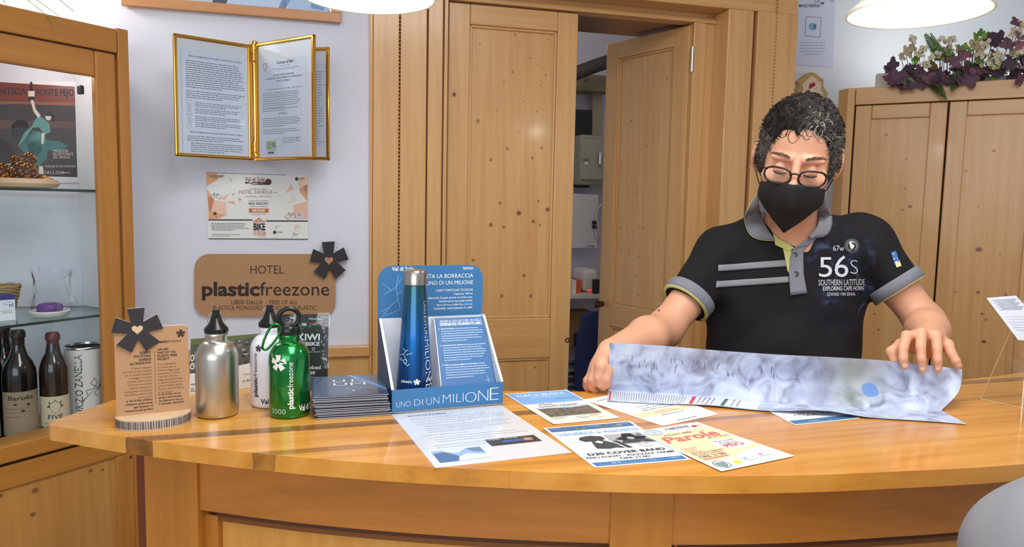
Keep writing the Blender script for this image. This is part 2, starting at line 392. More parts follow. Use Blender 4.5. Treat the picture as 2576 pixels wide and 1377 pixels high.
# ---- door leaves
def leaf(name, fr, t0, t1, d, px_panels, knots, side=1):
    """frame and panels of one door leaf; front face at depth d"""
    ws = W(fr, True, 0); wr = W(fr, False); wp = W(fr, True, .085, bvar=.10)
    z1 = dz - .004; z0 = .01; st = .075
    root = MB(); th = .036
    zt, zm1, zm2 = px_panels           # top panel top, top panel bottom, lower panel top
    root.fbox(fr, t0, t0 + st, d - th, d, z0, z1, ws); root.fbox(fr, t1 - st, t1, d - th, d, z0, z1, ws)
    root.fbox(fr, t0 + st, t1 - st, d - th, d, zt, z1, wr); root.fbox(fr, t0 + st, t1 - st, d - th, d, zm2, zm1, wr); root.fbox(fr, t0 + st, t1 - st, d - th, d, z0, z0 + .2, wr)
    o = root.build(name, bevel=.004); struct(o)
    for za_, zb_ in ((zm1, zt), (z0 + .2, zm2)):
        pn = MB(); pn.fbox(fr, t0 + st, t1 - st, d - th + .006, d - .012, za_, zb_, wp)
        q = MB()
        for px, py, r in knots:
            t, z = fr.hit(px, py, d - .0118)
            if za_ + .02 < z < zb_ - .02 and t0 + st + .01 < t < t1 - st - .01: pn.knot(fr.P(t, d - .0116, z), fr.u, (0, 0, 1), r * 1.3, r * 1.35, wp, min(.9, .35 + r * 50))
        pn.build('panel', o)
        ml = MB()                       # moulding round the panel
        a, b = t0 + st, t1 - st; g = .009
        for bx in ((a, a + g, za_, zb_), (b - g, b, za_, zb_), (a, b, za_, za_ + g), (a, b, zb_ - g, zb_)): ml.fbox(fr, bx[0], bx[1], d - .012, d - .005, bx[2], bx[3], ws)
        ml.build('moulding', o, bevel=.003)
    return o, ws
kn = [(650, 655, 12), (720, 865, 11), (810, 805, 11), (945, 855, 10), (995, 800, 10), (770, 1100, 11), (872, 1155, 17), (720, 1218, 14), (790, 1230, 11), (950, 1200, 13), (985, 1218, 9), (1028, 1135, 15), (978, 1090, 9), (838, 390, 9), (932, 315, 7), (852, 188, 8), (990, 462, 6), (970, 605, 7), (753, 598, 6), (792, 443, 6), (1018, 408, 7), (1028, 212, 6), (660, 238, 7), (895, 550, 6), (775, 548, 5), (973, 350, 5), (760, 325, 4), (870, 715, 6)]
kn = [(900 + x / 2.1516, y / 2.1516, r / 2.1516 * .00128) for x, y, r in kn]
kn += [(x, y, .007) for x, y in ((1318, 694), (1195, 735), (1335, 745), (1262, 745), (1190, 655))]
kn += [(1250, 960, .006), (1215, 950, .005), (1345, 925, .005)]
tl2 = tpx(1452, 0, 200)
z_a = WL.hit(1300, 70, 0)[1]; z_b = WL.hit(1300, 802, 0)[1]; z_c = WL.hit(1300, 904, 0)[1]
d1_, ws = leaf('door_1', WL, tdl + .002, tl2, -.004, (z_a, z_b, z_c), kn)
mb = MB()
for px, py, r in ((1142.6, 238, .0085), (1147, 905, .005)):
    mb.knot(WL.pt(px, py, -.0036), WL.u, (0, 0, 1), r * 1.2, r * 1.4, ws, 1)
p = WL.pt(1427, 856, -.003); q = WL.n * .003
mb.lathe([(.0085, 0), (.0085, .003), (.006, .003), (.006, .001)], p, M(60, 40, 24, .35, .6), 20, axis=WL.n, cap=False)
mb.build('keyhole', d1_, smooth=False)
hp = WL.P(tdr, -.015, 0); OL = Frame(hp.x, hp.y, -54)     # open leaf runs from the hinge away from us; t negative
kn2 = [(1400 + x / 2.459, y / 2.459, r / 2.459 * .0016) for x, y, r in ((463, 435, 4), (450, 590, 5), (462, 750, 9), (545, 690, 4), (420, 720, 4), (555, 790, 5), (390, 855, 7), (558, 905, 7), (742, 992, 12), (412, 1005, 3), (500, 1190, 7), (365, 1332, 7), (685, 485, 9), (850, 480, 4))]
kn2 += [(1400 + x / 2.754, 500 + y / 2.754, .005) for x, y in ((405, 112), (575, 195), (600, 200), (503, 376), (443, 360), (442, 205), (545, 540), (566, 668), (570, 405))]
za2 = OL.hit(1640, 130, .0)[1]; zb2 = OL.hit(1580, 770, 0)[1]
d2o, _ = leaf('door_2', OL, -.45, -.004, 0, (z_a + .0, zb2, zb2 - .10), kn2)
p = OL.pt(1508, 763, 0)
mb = MB(); mb.lathe([(.012, 0), (.012, .006), (.007, .008), (.016, .022), (.017, .034), (.008, .040), (0, .041)], OL.P(-.425, 0, p.z), M(90, 60, 36, .3, .5), 20, axis=OL.n); mb.build('door_knob', d2o, smooth=True)
mb = MB(); hz = WL.hit(1737, 150, 0)[1]; mb.lathe([(.007, -.045), (.007, .045)], WL.P(tdr + .002, .004, hz), STEEL, 12); mb.build('hinge', d2o, smooth=True, auto=40)

# ---- back room
BR = Frame(*(WL.P(0, -1.45, 0).xy), 15)
mb = MB(); mb.fbox(BR, -.6, 3.4, -.1, 0, 0, 2.86, M(205, 203, 215, .85)); struct(mb.build('wall_back'))
def bp(px, py, d): return BR.hit(px, py, d)
def bbox(mbx, x0, y0, x1, y1, d0, d1, mat):
    (a, zt), (b, zb) = bp(x0, y0, d1), bp(x1, y1, d1); mbx.fbox(BR, a, b, d0, d1, zb, zt, mat)
mb = MB(); bbox(mb, 1448, 275, 1483, 472, .005, .10, M(30, 30, 34, .5)); o = mb.build('mirror_panel', loc=BR.pt(1465, 400, .05), bevel=.004); o.name = 'dark_board'; tag(o, 'black tall board on back room wall behind the grey electrical cabinet', 'board')
root = thing('electrical_cabinet', 'grey wall-mounted electrical cabinet with latch seen through the open door', 'electrical cabinet', BR.pt(1500, 465, .1))
mb = MB(); bbox(mb, 1460, 338, 1560, 468, .105, .2, M(158, 156, 140, .5)); mb.build('housing', root, bevel=.012)
mb = MB(); bbox(mb, 1464, 350, 1556, 455, .2, .215, M(166, 164, 148, .45)); mb.build('door', root, bevel=.006)
mb = MB(); bbox(mb, 1508, 384, 1513, 415, .215, .235, STEEL); mb.build('latch', root, bevel=.003)
mb = MB(); bbox(mb, 1467, 399, 1482, 406, .215, .217, M(120, 118, 105, .5)); bbox(mb, 1471, 407, 1479, 414, .215, .217, M(225, 225, 220, .5)); mb.build('sticker', root)
root = thing('junction_box', 'white rectangular box with black knobs hanging below electrical cabinet', 'box', BR.pt(1470, 628, .1))
mb = MB(); bbox(mb, 1436, 487, 1503, 626, 0, .16, M(214, 212, 212, .4)); mb.build('housing', root, bevel=.008)
mb = MB()
for y in (560, 571): p = BR.pt(1494, y, .16); mb.lathe([(.012, 0), (.009, .02)], p, BLACK, 12, axis=BR.n)
mb.build('knob', root)
mb = MB(); Sheet(mb, lambda x, y, l: BR.pt(x, y, .1605 + l), -1).text(1475, 622, 'VEGEM', 4.5, M(70, 50, 40), bold=.01); mb.build('lettering', root)
mb = MB(); mb.tube([BR.pt(x, y, .17) for x, y in ((1497, 575), (1501, 600), (1507, 600), (1504, 560), (1500, 545), (1504, 525), (1512, 515), (1518, 518))], .005, M(220, 218, 215, .5)); mb.build('cable', root, smooth=True)
mb = MB(); bbox(mb, 1450, 185, 1540, 232, .0, .14, M(150, 138, 108, .7)); bbox(mb, 1492, 232, 1512, 345, .0, .06, M(170, 160, 140, .7)); bbox(mb, 1470, 192, 1482, 203, .14, .15, M(120, 108, 84, .7)); o = mb.build('cable_duct', loc=BR.pt(1500, 200, .05), bevel=.004); tag(o, 'beige cable duct running along the back room wall', 'duct')
mb = MB(); mb.tube([BR.pt(x, y, .32) for x, y in ((1400, 210), (1460, 180), (1500, 165), (1560, 145))], .035, M(52, 48, 46, .5), 14); o = mb.build('ceiling_pipe', loc=BR.pt(1480, 170, .3), smooth=True, auto=50); tag(o, 'dark pipe crossing the top of the back room', 'pipe')
mb = MB(); bbox(mb, 1505, 303, 1512, 332, 0, .02, M(240, 226, 180, .5)); o = mb.build('light_switch', loc=BR.pt(1508, 330, 0)); tag(o, 'small cream switch plate above grey electrical cabinet', 'switch')
# shelf with boxes and router
mb = MB(); (a, z) = bp(1425, 742, .42); mb.fbox(BR, a, a + .6, 0, .42, z - .022, z, M(222, 216, 204, .5)); o = mb.build('wall_shelf', loc=BR.P(a, 0, z), bevel=.002); tag(o, 'white shelf board on back room wall under small boxes', 'shelf')
zs = z
def bstand(mbx, x0, x1, ytop, d0, d1, z0, mat): (a_, zt), (b_, _) = bp(x0, ytop, d1), bp(x1, ytop, d1); mbx.fbox(BR, a_, b_, d0, d1, z0, zt, mat)
mb = MB(); bstand(mb, 1440, 1450, 706, .15, .36, zs, M(235, 232, 228, .5)); bstand(mb, 1450, 1462, 706, .15, .36, zs, M(222, 92, 50, .5)); o = mb.build('small_carton', loc=BR.pt(1450, 740, .25), bevel=.001); tag(o, 'orange and white small carton on back room shelf', 'box')
root = thing('router', 'white rounded upright router standing on back room shelf', 'router', BR.pt(1485, 740, .3))
mb = MB(); bstand(mb, 1467, 1504, 678, .18, .34, zs + .004, M(236, 232, 226, .4)); mb.build('housing', root, bevel=.02)
mb = MB(); a_, _z = bp(1478, 737, .34); mb.fbox(BR, a_, a_ + .04, .33, .342, zs + .006, zs + .013, M(240, 90, 90, .4, emit=.6)); mb.build('indicator', root)
mb = MB(); bstand(mb, 1496, 1512, 704, .36, .40, zs, M(28, 28, 30, .5)); o = mb.build('black_case', loc=BR.pt(1500, 740, .38), bevel=.006); tag(o, 'black small case beside white router on the shelf', 'case')
# chair, papers, cardboard
root = thing('office_chair', 'blue office chair backrest in the back room', 'chair', BR.P(1.22, .6, 0))
def bkc(mbx, pts, d, th, mat): mbx.prism([BR.pt(x, y, d) for x, y in pts], BR.n * -th, mat)
NAVY = M(44, 58, 110, .8)
mb = MB(); bkc(mb, [(1456, 990), (1456, 905), (1462, 850), (1474, 800), (1490, 788), (1530, 786), (1545, 830), (1550, 990)], .62, .06, NAVY); mb.build('backrest', root, bevel=.02)
mb = MB(); q = BR.P(1.22, .8, 0); mb.lathe([(.22, .42), (.24, .45), (.24, .48), (.2, .5), (0, .505)], q, NAVY, 28); mb.build('seat', root, smooth=True)
mb = MB(); mb.lathe([(.03, .06), (.03, .43)], q, BLACK, 14); mb.build('column', root)
mb = MB()
for i in range(5): a = i * 1.2566; mb.tube([q + Vector((0, 0, .07)), q + Vector((.26 * math.cos(a), .26 * math.sin(a), .035))], .018, BLACK)
mb.build('base', root)
root = thing('desk', 'dark desk against back room wall carrying papers', 'desk', BR.P(.95, .2, 0))
zd = bp(1440, 985, .45)[1]
mb = MB(); mb.fbox(BR, .55, 1.05, .0, .5, zd - .03, zd, M(60, 48, 44, .6)); mb.build('desk_top', root)
for t_, d_ in ((.57, .03), (1.0, .03), (.57, .44), (1.0, .44)):
    mb = MB(); mb.fbox(BR, t_, t_ + .035, d_, d_ + .035, 0, zd - .03, M(50, 40, 38, .6)); mb.build('leg', root)
z = zd
for i in range(9):
    h_ = [.022, .018, .025, .012, .02, .015, .018, .014, .02][i]; c_ = [(70, 76, 96), (150, 152, 165), (60, 62, 70), (172, 174, 186), (44, 46, 54), (160, 160, 172), (120, 124, 140), (60, 62, 72), (120, 124, 136)][i]
    mb = MB(); a_ = bp(1436, 900, .42)[0]; mb.fbox(BR, a_ - .03, a_ + .13 + .02 * ((i * 3) % 4), .15, .42 + .004 * (i % 3), z, z + h_, M(*c_, .6)); z += h_
    o = mb.build('folder', loc=BR.P(a_, .3, z - h_), bevel=.002)
    tag(o, ['lowest', 'second from bottom', 'third from bottom', 'fourth from bottom', 'middle', 'fourth from top', 'third from top', 'second from top', 'topmost'][i] + ' folder of the paper pile on back room desk', 'folder', 'folders piled in the back room')
mb = MB(); (a_, zt) = bp(1437, 785, .12); mb.fbox(BR, a_ - .02, a_ + .12, .0, .12, zd, zt, M(150, 112, 74, .8)); mb.fbox(BR, a_ + .02, a_ + .09, .12, .123, zt - .2, zt - .12, M(60, 44, 34, .8)); o = mb.build('cardboard_box', loc=BR.P(a_, .1, zd)); tag(o, 'brown cardboard box behind the paper pile in back room', 'box')

# ---- vitrine (corner cabinet with glass door) on the left
def vt(px, d=0, py=600): return VC.hit(px, py, d)[0]
def vz(px, py, d=0): return VC.hit(px, py, d)[1]
wcv = wood(CL, CD_, 60, True); wch = wood(CL, CD_, 60, False); wcp = wood((204, 152, 84), (160, 104, 48), 60, True, .1, bvar=.08)
vroot = thing('display_cabinet', 'honey pine corner display cabinet with glass door at left wall', 'cabinet', VC.P(-.3, 0, 0))
zt = vz(300, 76); zr1 = vz(298, 138); zg = vz(243, 194); zl = vz(187, 1117); zledge = vz(187, 1078, .02)
T0 = -.92
mb = MB()       # chamfered right post
t1 = vt(298, 0, 300)
pts = [VC.P(t1 + .002, 0, 0), VC.P(-.012, 0, 0), VC.P(0, -.012, 0), VC.P(0, -.07, 0), VC.P(t1 + .002, -.07, 0)]
t22 = vt(326, 0, 300)
pts = [VC.P(t1 + .002, .004, 0), VC.P(t22, .004, 0), VC.P(0.0, -.022, 0), VC.P(0.0, -.07, 0), VC.P(t1 + .002, -.07, 0)]
mb.prism(pts, (0, 0, zt + .004), wcv); mb.build('corner_post', vroot, bevel=.002)
mb = MB(); mb.fbox(VC, T0, t1, -.05, .004, zr1 + .003, zt, wch); mb.fbox(VC, T0, t1, -.2, -.05, zt - .02, zt - .002, wch); mb.build('top_rail', vroot, bevel=.003)
mb = MB(); mb.fbox(VC, T0, t1, -.03, -.003, zr1 - .012, zr1 + .012, DARKGAP); mb.build('shadow_gap', vroot)
mb = MB()       # floor board, ledge, back edges
A = VC.P(t1, -.05, 0); B = VC.P(T0, -.05, 0); Cc = WL.P(-1.25, .002, 0); 
_k = (VC.P(-.012, 0, 0) - WL.o).dot(WL.n) / VC.n.dot(WL.n)
D = VC.P(-.012, -_k + .003, 0)
cabpoly = [A, B, Cc, D]
mb.prism([p + Vector((0, 0, .785)) for p in cabpoly], (0, 0, .018), wch); mb.build('floor_board', vroot)
mb = MB(); mb.fbox(VC, -.022, -.004, -_k + .014, -.07, 0, zt - .01, M(226, 228, 234, .8)); mb.build('side_panel', vroot)
mb = MB(); mb.prism([p + Vector((0, 0, zt - .03)) for p in cabpoly], (0, 0, .018), wch); mb.build('top_board', vroot)
mb = MB(); mb.fbox(VC, T0, -.005, -.06, .022, zl + .002, zledge, wch); mb.build('ledge', vroot, bevel=.006)
# glass door
td2 = vt(243, 0, 300)
dr_ = MB(); dr_.fbox(VC, td2, t1 - .003, -.022, 0, zledge + .004, zr1, wcv); dr_.fbox(VC, T0, td2, -.022, 0, zg, zr1, wch); dr_.fbox(VC, T0, T0 + .06, -.022, 0, zledge, zg, wcv)
do = dr_.build('glass_door', vroot, bevel=.005)
mb = MB(); mb.fbox(VC, T0 + .05, td2 + .008, -.014, -.010, zledge, zg + .01, glass(fac=.45)); mb.build('pane', do)
mb = MB(); p = VC.pt(237, 231, -.03); mb.fbox(VC, vt(237) - .012, vt(237), -.04, -.022, p.z - .012, p.z + .012, BLACK); mb.build('hinge', do, bevel=.003)
# glass shelves
zs1 = vz(252, 478, -.03); zs2 = vz(262, 790, -.03)
GSH = glass((.86, .95, .93), fac=.8)
for zz in (zs1, zs2):
    mb = MB(); pp = [VC.P(-.024, -.075, zz), VC.P(t1 - .002, -.075, zz), VC.P(t1 - .01, -.03, zz), VC.P(T0 + .02, -.03, zz), WL.P(-1.2, .01, zz), VC.P(-.024, -_k + .03, zz)]
    pp = [p + Vector((0, 0, -.007)) for p in pp]
    mb.prism(pp, (0, 0, .007), GSH, M(46, 66, 62, .2)); mb.build('glass_shelf', vroot)
# lower part
zq = vz(290, 1145); 
zrb = vz(283, 1139 + 0)
t3 = vt(283, 0, 1250); t4 = vt(335, 0, 1250)
mb = MB(); mb.fbox(VC, T0, -.006, -.05, .002, zl - .008, zl + .002, DARKGAP); mb.build('shadow_gap', vroot)
zb = VC.hit(0, 1235, .0)[1]
mb = MB(); mb.fbox(VC, T0, t4, -.04, .008, zb, zl - .008, wch)
mb.fbox(VC, t3 + .012, t4, -.04, .008, .0, zb, wcv)
o = mb.build('door', vroot, bevel=.004)
mb = MB(); mb.fbox(VC, T0, t3 + .012, -.03, -.002, .02, zb, wcp)
for px, py, r in ((88, 1235, .011), (228, 1185, .008), (258, 1183, .006), (83, 1295, .009), (2, 1248, .008)):
    mb.knot(VC.pt(px, py, -.0016), VC.u, (0, 0, 1), r * 1.2, r, wcp, .75)
mb.build('panel', o)
mb = MB(); mb.prism([VC.P(t4 + .002, .006, 0), VC.P(vt(346, 0, 1250), .006, 0), VC.P(.008, -.02, 0), VC.P(.008, -.08, 0), VC.P(t4 + .002, -.08, 0)], (0, 0, zl - .008), wcv); mb.build('lower_post', vroot, bevel=.002)
mb = MB(); mb.knot(VC.pt(329, 1151, .0085), VC.u, (0, 0, 1), .007, .008, wcv, 1); mb.build('knot_mark', vroot)

# ---- wardrobe on the right
wwv = wood(PL, PD, -30.6, True); wwh = wood(PL, PD, -30.6, False); wwp = wood(PL, PD, -30.6, True, .10, bvar=.10)
def wt(px, d=0, py=500): return WD.hit(px, py, d)[0]
wroot = thing('wardrobe', 'pine wardrobe with panelled double doors at the right wall', 'wardrobe', WD.P(.4, 0, 0))
zwt = WD.hit(2300, 213, 0)[1]; zwd = WD.hit(2300, 260, 0)[1]; T1 = 1.05
te = wt(2121, 0); 
mb = MB(); tg = wt(2133, 0, 520)
# bevelled corner post
tp0 = WD.hit(2150, 260, 0)[0]
mb.prism([WD.P(tp0, .0, 0), WD.P(tp0 - .028, -.0, 0), WD.P(tp0 - .07, -.042, 0), WD.P(tp0 - .07, -.3, 0), WD.P(tp0, -.3, 0)], (0, 0, zwt), wwv); mb.build('corner_post', wroot, bevel=.002)
mb = MB(); mb.fbox(WD, tp0 + .002, T1, -.03, 0, zwd + .004, zwt, wwh); mb.build('top_rail', wroot, bevel=.003)
mb = MB(); mb.fbox(WD, tp0, T1, -.3, -.026, zwt - .03, zwt - .006, wwh); mb.build('top_board', wroot)
mb = MB(); mb.fbox(WD, tp0, T1, -.3, -.03, 0, zwd + .03, DARKGAP); mb.build('carcass', wroot)
e1 = WD.hit(2385, 290, 0)[0]; 
edges = [(tp0 + .006, e1 - .003), (e1 + .003, 2 * e1 - tp0), (2 * e1 - tp0 + .006, T1)]
wk = [(2462, 628, .013), (2400, 640, .004), (2516, 640, .005), (2404, 735, .005), (2460, 736, .008), (2530, 742, .006), (2200, 790, .006), (2247, 860, .005), (2298, 685, .008), (2268, 630, .006), (2270, 528, .006), (2289, 520, .009), (2276, 475, .005), (2470, 790, .006), (2480, 805, .006), (2475, 860, .009), (2210, 830, .006), (2240, 760, .004), (2430, 430, .006), (2500, 380, .007), (2460, 520, .005), (2280, 400, .005), (2230, 340, .006)]
for i, (a, b) in enumerate(edges):
    mb = MB(); st = .062
    mb.fbox(WD, a, a + st, -.026, 0, .05, zwd, wwv); mb.fbox(WD, b - st, b, -.026, 0, .05, zwd, wwv)
    ztp = WD.hit(2270, 297, 0)[1]
    mb.fbox(WD, a + st, b - st, -.026, 0, ztp, zwd, wwh); mb.fbox(WD, a + st, b - st, -.026, 0, .05, .15, wwh)
    o = mb.build('door', wroot, bevel=.004)
    mb = MB(); mb.fbox(WD, a + st, b - st, -.024, -.011, .15, ztp, wwp)
    for px, py, r in wk:
        t, z = WD.hit(px, py, -.0105)
        if a + st + .008 < t < b - st - .008: mb.knot(WD.P(t, -.0106, z), WD.u, (0, 0, 1), r * 1.35, r * 1.1, wwp, min(.85, .35 + r * 60))
    mb.build('panel', o)

# ================================================================== THE COUNTER
fr_pts = [(-.763, 1.199), (-.585, 1.137), (-.363, 1.08), (-.172, 1.048), (-.02, 1.033), (.108, 1.026), (.259, 1.025), (.417, 1.037), (.584, 1.063), (.79, 1.105), (1.05, 1.19), (1.3, 1.30), (1.55, 1.46)]
bk_pts = [(1.80, 2.10), (1.55, 1.93), (1.249, 1.77), (1.038, 1.672), (.77, 1.585), (.5, 1.53), (.18, 1.497), (-.01, 1.484), (-.3, 1.478), (-.64, 1.468), (-.70, 1.45), (-.735, 1.40), (-.762, 1.27), (-.772, 1.225), (-.770, 1.206)]
def smooth_pl(p, n=6):
    out = []
    for i in range(len(p) - 1):
        a, b, c, d = (np.array(p[max(i - 1, 0)]), np.array(p[i]), np.array(p[i + 1]), np.array(p[min(i + 2, len(p) - 1)]))
        for k in range(n):
            t = k / n; out.append(tuple(.5 * ((2 * b) + (-a + c) * t + (2 * a - 5 * b + 4 * c - d) * t * t + (-a + 3 * b - 3 * c + d) * t ** 3)))
    return out + [tuple(p[-1])]
front = smooth_pl(fr_pts); back = smooth_pl(bk_pts[:8], 4) + bk_pts[8:]
outline = front + back
TT = .026
# counter wood: long planks of very different tone, laid along the counter
def counter_wood():
    mt = bpy.data.materials.new('counter_wood'); mt.use_nodes = True; nt = mt.node_tree; N = nt.nodes.new; L = nt.links.new; p = nt.nodes['Principled BSDF']
    tc = N('ShaderNodeTexCoord'); mp = N('ShaderNodeMapping'); mp.inputs['Rotation'].default_value = (0, 0, -R(17.5)); L(tc.outputs['Object'], mp.inputs[0])
    sc = N('ShaderNodeMapping'); sc.inputs['Scale'].default_value = (.06, 1, .6); L(mp.outputs[0], sc.inputs[0])
    n1 = N('ShaderNodeTexNoise'); n1.inputs['Scale'].default_value = 26; n1.inputs['Detail'].default_value = 6; n1.inputs['Distortion'].default_value = 1.2; L(sc.outputs[0], n1.inputs[0])
    n2 = N('ShaderNodeTexNoise'); n2.inputs['Scale'].default_value = 210; n2.inputs['Detail'].default_value = 2; L(sc.outputs[0], n2.inputs[0])
    wv = N('ShaderNodeTexWave'); wv.bands_direction = 'Y'; wv.inputs['Scale'].default_value = 10; wv.inputs['Distortion'].default_value = 9; wv.inputs['Detail'].default_value = 2; L(sc.outputs[0], wv.inputs[0])
    sp = N('ShaderNodeSeparateXYZ'); L(mp.outputs[0], sp.inputs[0])
    def mm(op, a, b=None, c=None):
        n = N('ShaderNodeMath'); n.operation = op
        for i, v in enumerate((a, b, c)):
            if v is None: continue
            if isinstance(v, (int, float)): n.inputs[i].default_value = v
            else: L(v, n.inputs[i])
        return n.outputs[0]
    yy = mm('ADD', sp.outputs[1], mm('MULTIPLY', mm('SUBTRACT', n1.outputs['Fac'], .5), .010))
    # plank tone across the counter
    rp = N('ShaderNodeValToRGB'); rp.color_ramp.interpolation = 'CONSTANT'; el = rp.color_ramp.elements
    stops = [(0, .42), (.10, .36), (.20, .50), (.30, .40), (.415, .74), (.445, .46), (.50, .40), (.578, .92), (.618, .30), (.70, .44), (.80, .36)]
    el[0].position = 0; el[0].color = (stops[0][1],) * 3 + (1,); el[1].position = stops[1][0]; el[1].color = (stops[1][1],) * 3 + (1,)
    for ps, v in stops[2:]: e = el.new(ps); e.color = (v, v, v, 1)
    L(mm('MULTIPLY_ADD', yy, 1.4286, .5714), rp.inputs[0])
    f = mm('ADD', rp.outputs[0], mm('MULTIPLY', mm('SUBTRACT', n1.outputs['Fac'], .5), .55)); f = mm('ADD', f, mm('MULTIPLY', mm('SUBTRACT', n2.outputs['Fac'], .5), .22)); f = mm('ADD', f, mm('MULTIPLY', mm('SUBTRACT', wv.outputs['Fac'], .5), .12))
    cr = N('ShaderNodeValToRGB'); e = cr.color_ramp.elements; e[0].position = .15; e[0].color = lin((228, 168, 80)) + (1,); e[1].position = .95; e[1].color = lin((126, 82, 32)) + (1,)
    x = e.new(.5); x.color = lin((210, 142, 54)) + (1,)
    L(f, cr.inputs[0]); L(cr.outputs[0], p.inputs['Base Color'])
    p.inputs['Roughness'].default_value = .26; p.inputs['Coat Weight'].default_value = .4; p.inputs['Coat Roughness'].default_value = .06
    return mt
croot = thing('reception_counter', 'curved wooden reception counter with glossy plank top and panelled front', 'counter', (0, 1.3, 0))
PLOFF = .02
mb = MB(); cwm = counter_wood()
mb.prism([(x, y, 1.10 - TT) for x, y in outline], (0, 0, TT), cwm)
mb.build('countertop', croot, bevel=.006)
def off(p, d):
    out = []
    for i, q in enumerate(p):
        a = Vector(p[max(i - 1, 0)]); b = Vector(p[min(i + 1, len(p) - 1)]); t = (b - a).normalized(); out.append(Vector(q) + Vector((-t.y, t.x)) * d)
    return out
bf = off(front, .05)
def arc_between(pxa, pxb, pts):     # part of the body front between two photo columns
    r = [p for p in pts if pxa <= 1288 + 1860 * p.x / p.y * 1.0 <= pxb]; return r
def colx(px, pts):
    r_ = ray(px, 1250); px = 1288 + 1860 * r_.x / r_.y
    for a, b in zip(pts[:-1], pts[1:]):
        xa, xb = a.x / a.y, b.x / b.y; v = (px - 1288) / 1860
        if xa <= v <= xb: return a.lerp(b, (v - xa) / (xb - xa))
    return pts[0] if (px - 1288) / 1860 < pts[0].x / pts[0].y else pts[-1]
def strip(pxa, pxb, z0, z1, d0, d1, mat, mbx):
    pa, pb = colx(pxa, bf), colx(pxb, bf)
    mid = [p for p in bf if pa.x < p.x < pb.x]
    if len(mid) > 3: mid = mid
    ln = [pa] + mid + [pb]
    nn = []
    for i, q in enumerate(ln):
        t = (ln[min(i + 1, len(ln) - 1)] - ln[max(i - 1, 0)]).normalized(); nn.append(Vector((t.y, -t.x)))
    rows = []
    for d, z in ((d0, z0), (d1, z0), (d1, z1), (d0, z1), (d0, z0)): rows.append([(q.x + n.x * d, q.y + n.y * d, z) for q, n in zip(ln, nn)])
    mbx.grid(rows, mat)
    for k in (0, -1): mbx.add([rows[j][k] for j in range(4)], [(0, 1, 2, 3)], mat)
cwv = wood((200, 134, 54), (154, 90, 26), 8, True, grain=1.1); cwh = wood((208, 138, 62), (154, 92, 32), 0, False, .12, bvar=.14); cpan = wood((226, 168, 84), (190, 124, 50), 0, True)
zc = 1.10 - TT
def zat(px, py): q = colx(px, bf); d = ray(px, py); return CZ + d.z * q.y / d.y
zr_ = zat(1000, 1340); posts = [(372, 503), (1537, 1692), (2700, 2860)]
for a, b in posts:
    mb = MB(); strip(a, b, 0, zc, -.03, .006, cwv, mb); mb.build('post', croot, bevel=.002)
mb = MB(); strip(345, 371, 0, zc, -.03, -.0005, M(110, 52, 24, .5), mb); mb.build('edge_strip', croot)
for a, b in ((503, 1537), (1692, 2700)):
    mb = MB(); strip(a, b, zr_, zc, -.03, 0, cwh, mb); mb.build('apron', croot)
    mb = MB(); strip(a, b, zr_ - .012, zr_, -.03, -.012, M(84, 46, 22, .6), mb); strip(a, a + 32, 0, zr_, -.03, -.012, cwv, mb); strip(b - 32, b, 0, zr_, -.03, -.012, cwv, mb); strip(a + 20, b - 20, zr_ - .022, zr_ - .010, -.03, -.016, wood((140, 84, 36), (96, 54, 22), 0, False), mb); mb.build('panel_frame', croot)
    mb = MB(); strip(a + 30, b - 30, .05, zr_ - .018, -.04, -.024, cpan, mb); mb.build('panel', croot)
mb = MB(); bb = [(p.x, p.y) for p in bf if p.x > colx(372, bf).x][::-1]
iv = off([tuple(p) for p in bf], .30); iv = [(p.x, p.y) for p in iv if p.x > -.5]
mb.prism([(x, y + .045, .0) for x, y in ([(p.x, p.y) for p in bf if p.x > -.56])] + [(x, y, .0) for x, y in iv[::-1]], (0, 0, .9), DARKGAP); mb.build('carcass', croot)
# ================================================================== THINGS ON THE WALLS
def wallmap(d=0.0): return lambda x, y, l=0: WL.pt(x, y, d + l)
CARD = M(178, 136, 98, .8); DARKPRINT = M(46, 34, 30, .7); CHAR = M(48, 44, 48, .75)
# --- cardboard sign
root = thing('cardboard_sign', 'brown cardboard hotel sign with rounded corners on the white wall', 'sign', WL.pt(668, 720, 0))
def rrect(x0, y0, x1, y1, r, n=8):
    p = []
    for cx, cy, a in ((x1 - r, y0 + r, -90), (x1 - r, y1 - r, 0), (x0 + r, y1 - r, 90), (x0 + r, y0 + r, 180)):
        for i in range(n + 1): t = R(a + 90 * i / n); p.append((cx + r * math.cos(t), cy + r * math.sin(t)))
    return p
mb = MB(); mp = wallmap(.016)
mb.prism([mp(x, y) for x, y in rrect(489, 640, 844, 797, 36)], WL.n * -.012, CARD)
sh = Sheet(mb, mp, -1)
sh.text(672, 689, 'HOTEL', 22, DARKPRINT, 'c', bold=-.006, width=84)
sh.text(508, 744, 'plastic', 35, DARKPRINT, 'l', bold=.055, width=145)
sh.text(654, 744, 'freezone', 35, DARKPRINT, 'l', bold=.004, width=174)
sh.text(660, 766, 'LIBERI DALLA', 11, DARKPRINT, 'r', width=78); sh.text(660, 780, 'PLASTICA MONOUSO', 11, DARKPRINT, 'r', width=124)
sh.text(679, 766, 'FREE OF ALL', 11, DARKPRINT, 'l', width=70); sh.text(679, 780, 'SINGLE-USE PLASTIC', 11, DARKPRINT, 'l', width=117)
mb.build('board', root)
mb = MB(); mp = wallmap(.030); st = aster(828, 655, 46, 3, -1)
mb.prism([mp(x, y) for x, y in st], WL.n * -.012, CHAR); Sheet(mb, mp, -1).poly(heart(827.5, 655.5, 11, -1), CARD); mb.build('star', root)
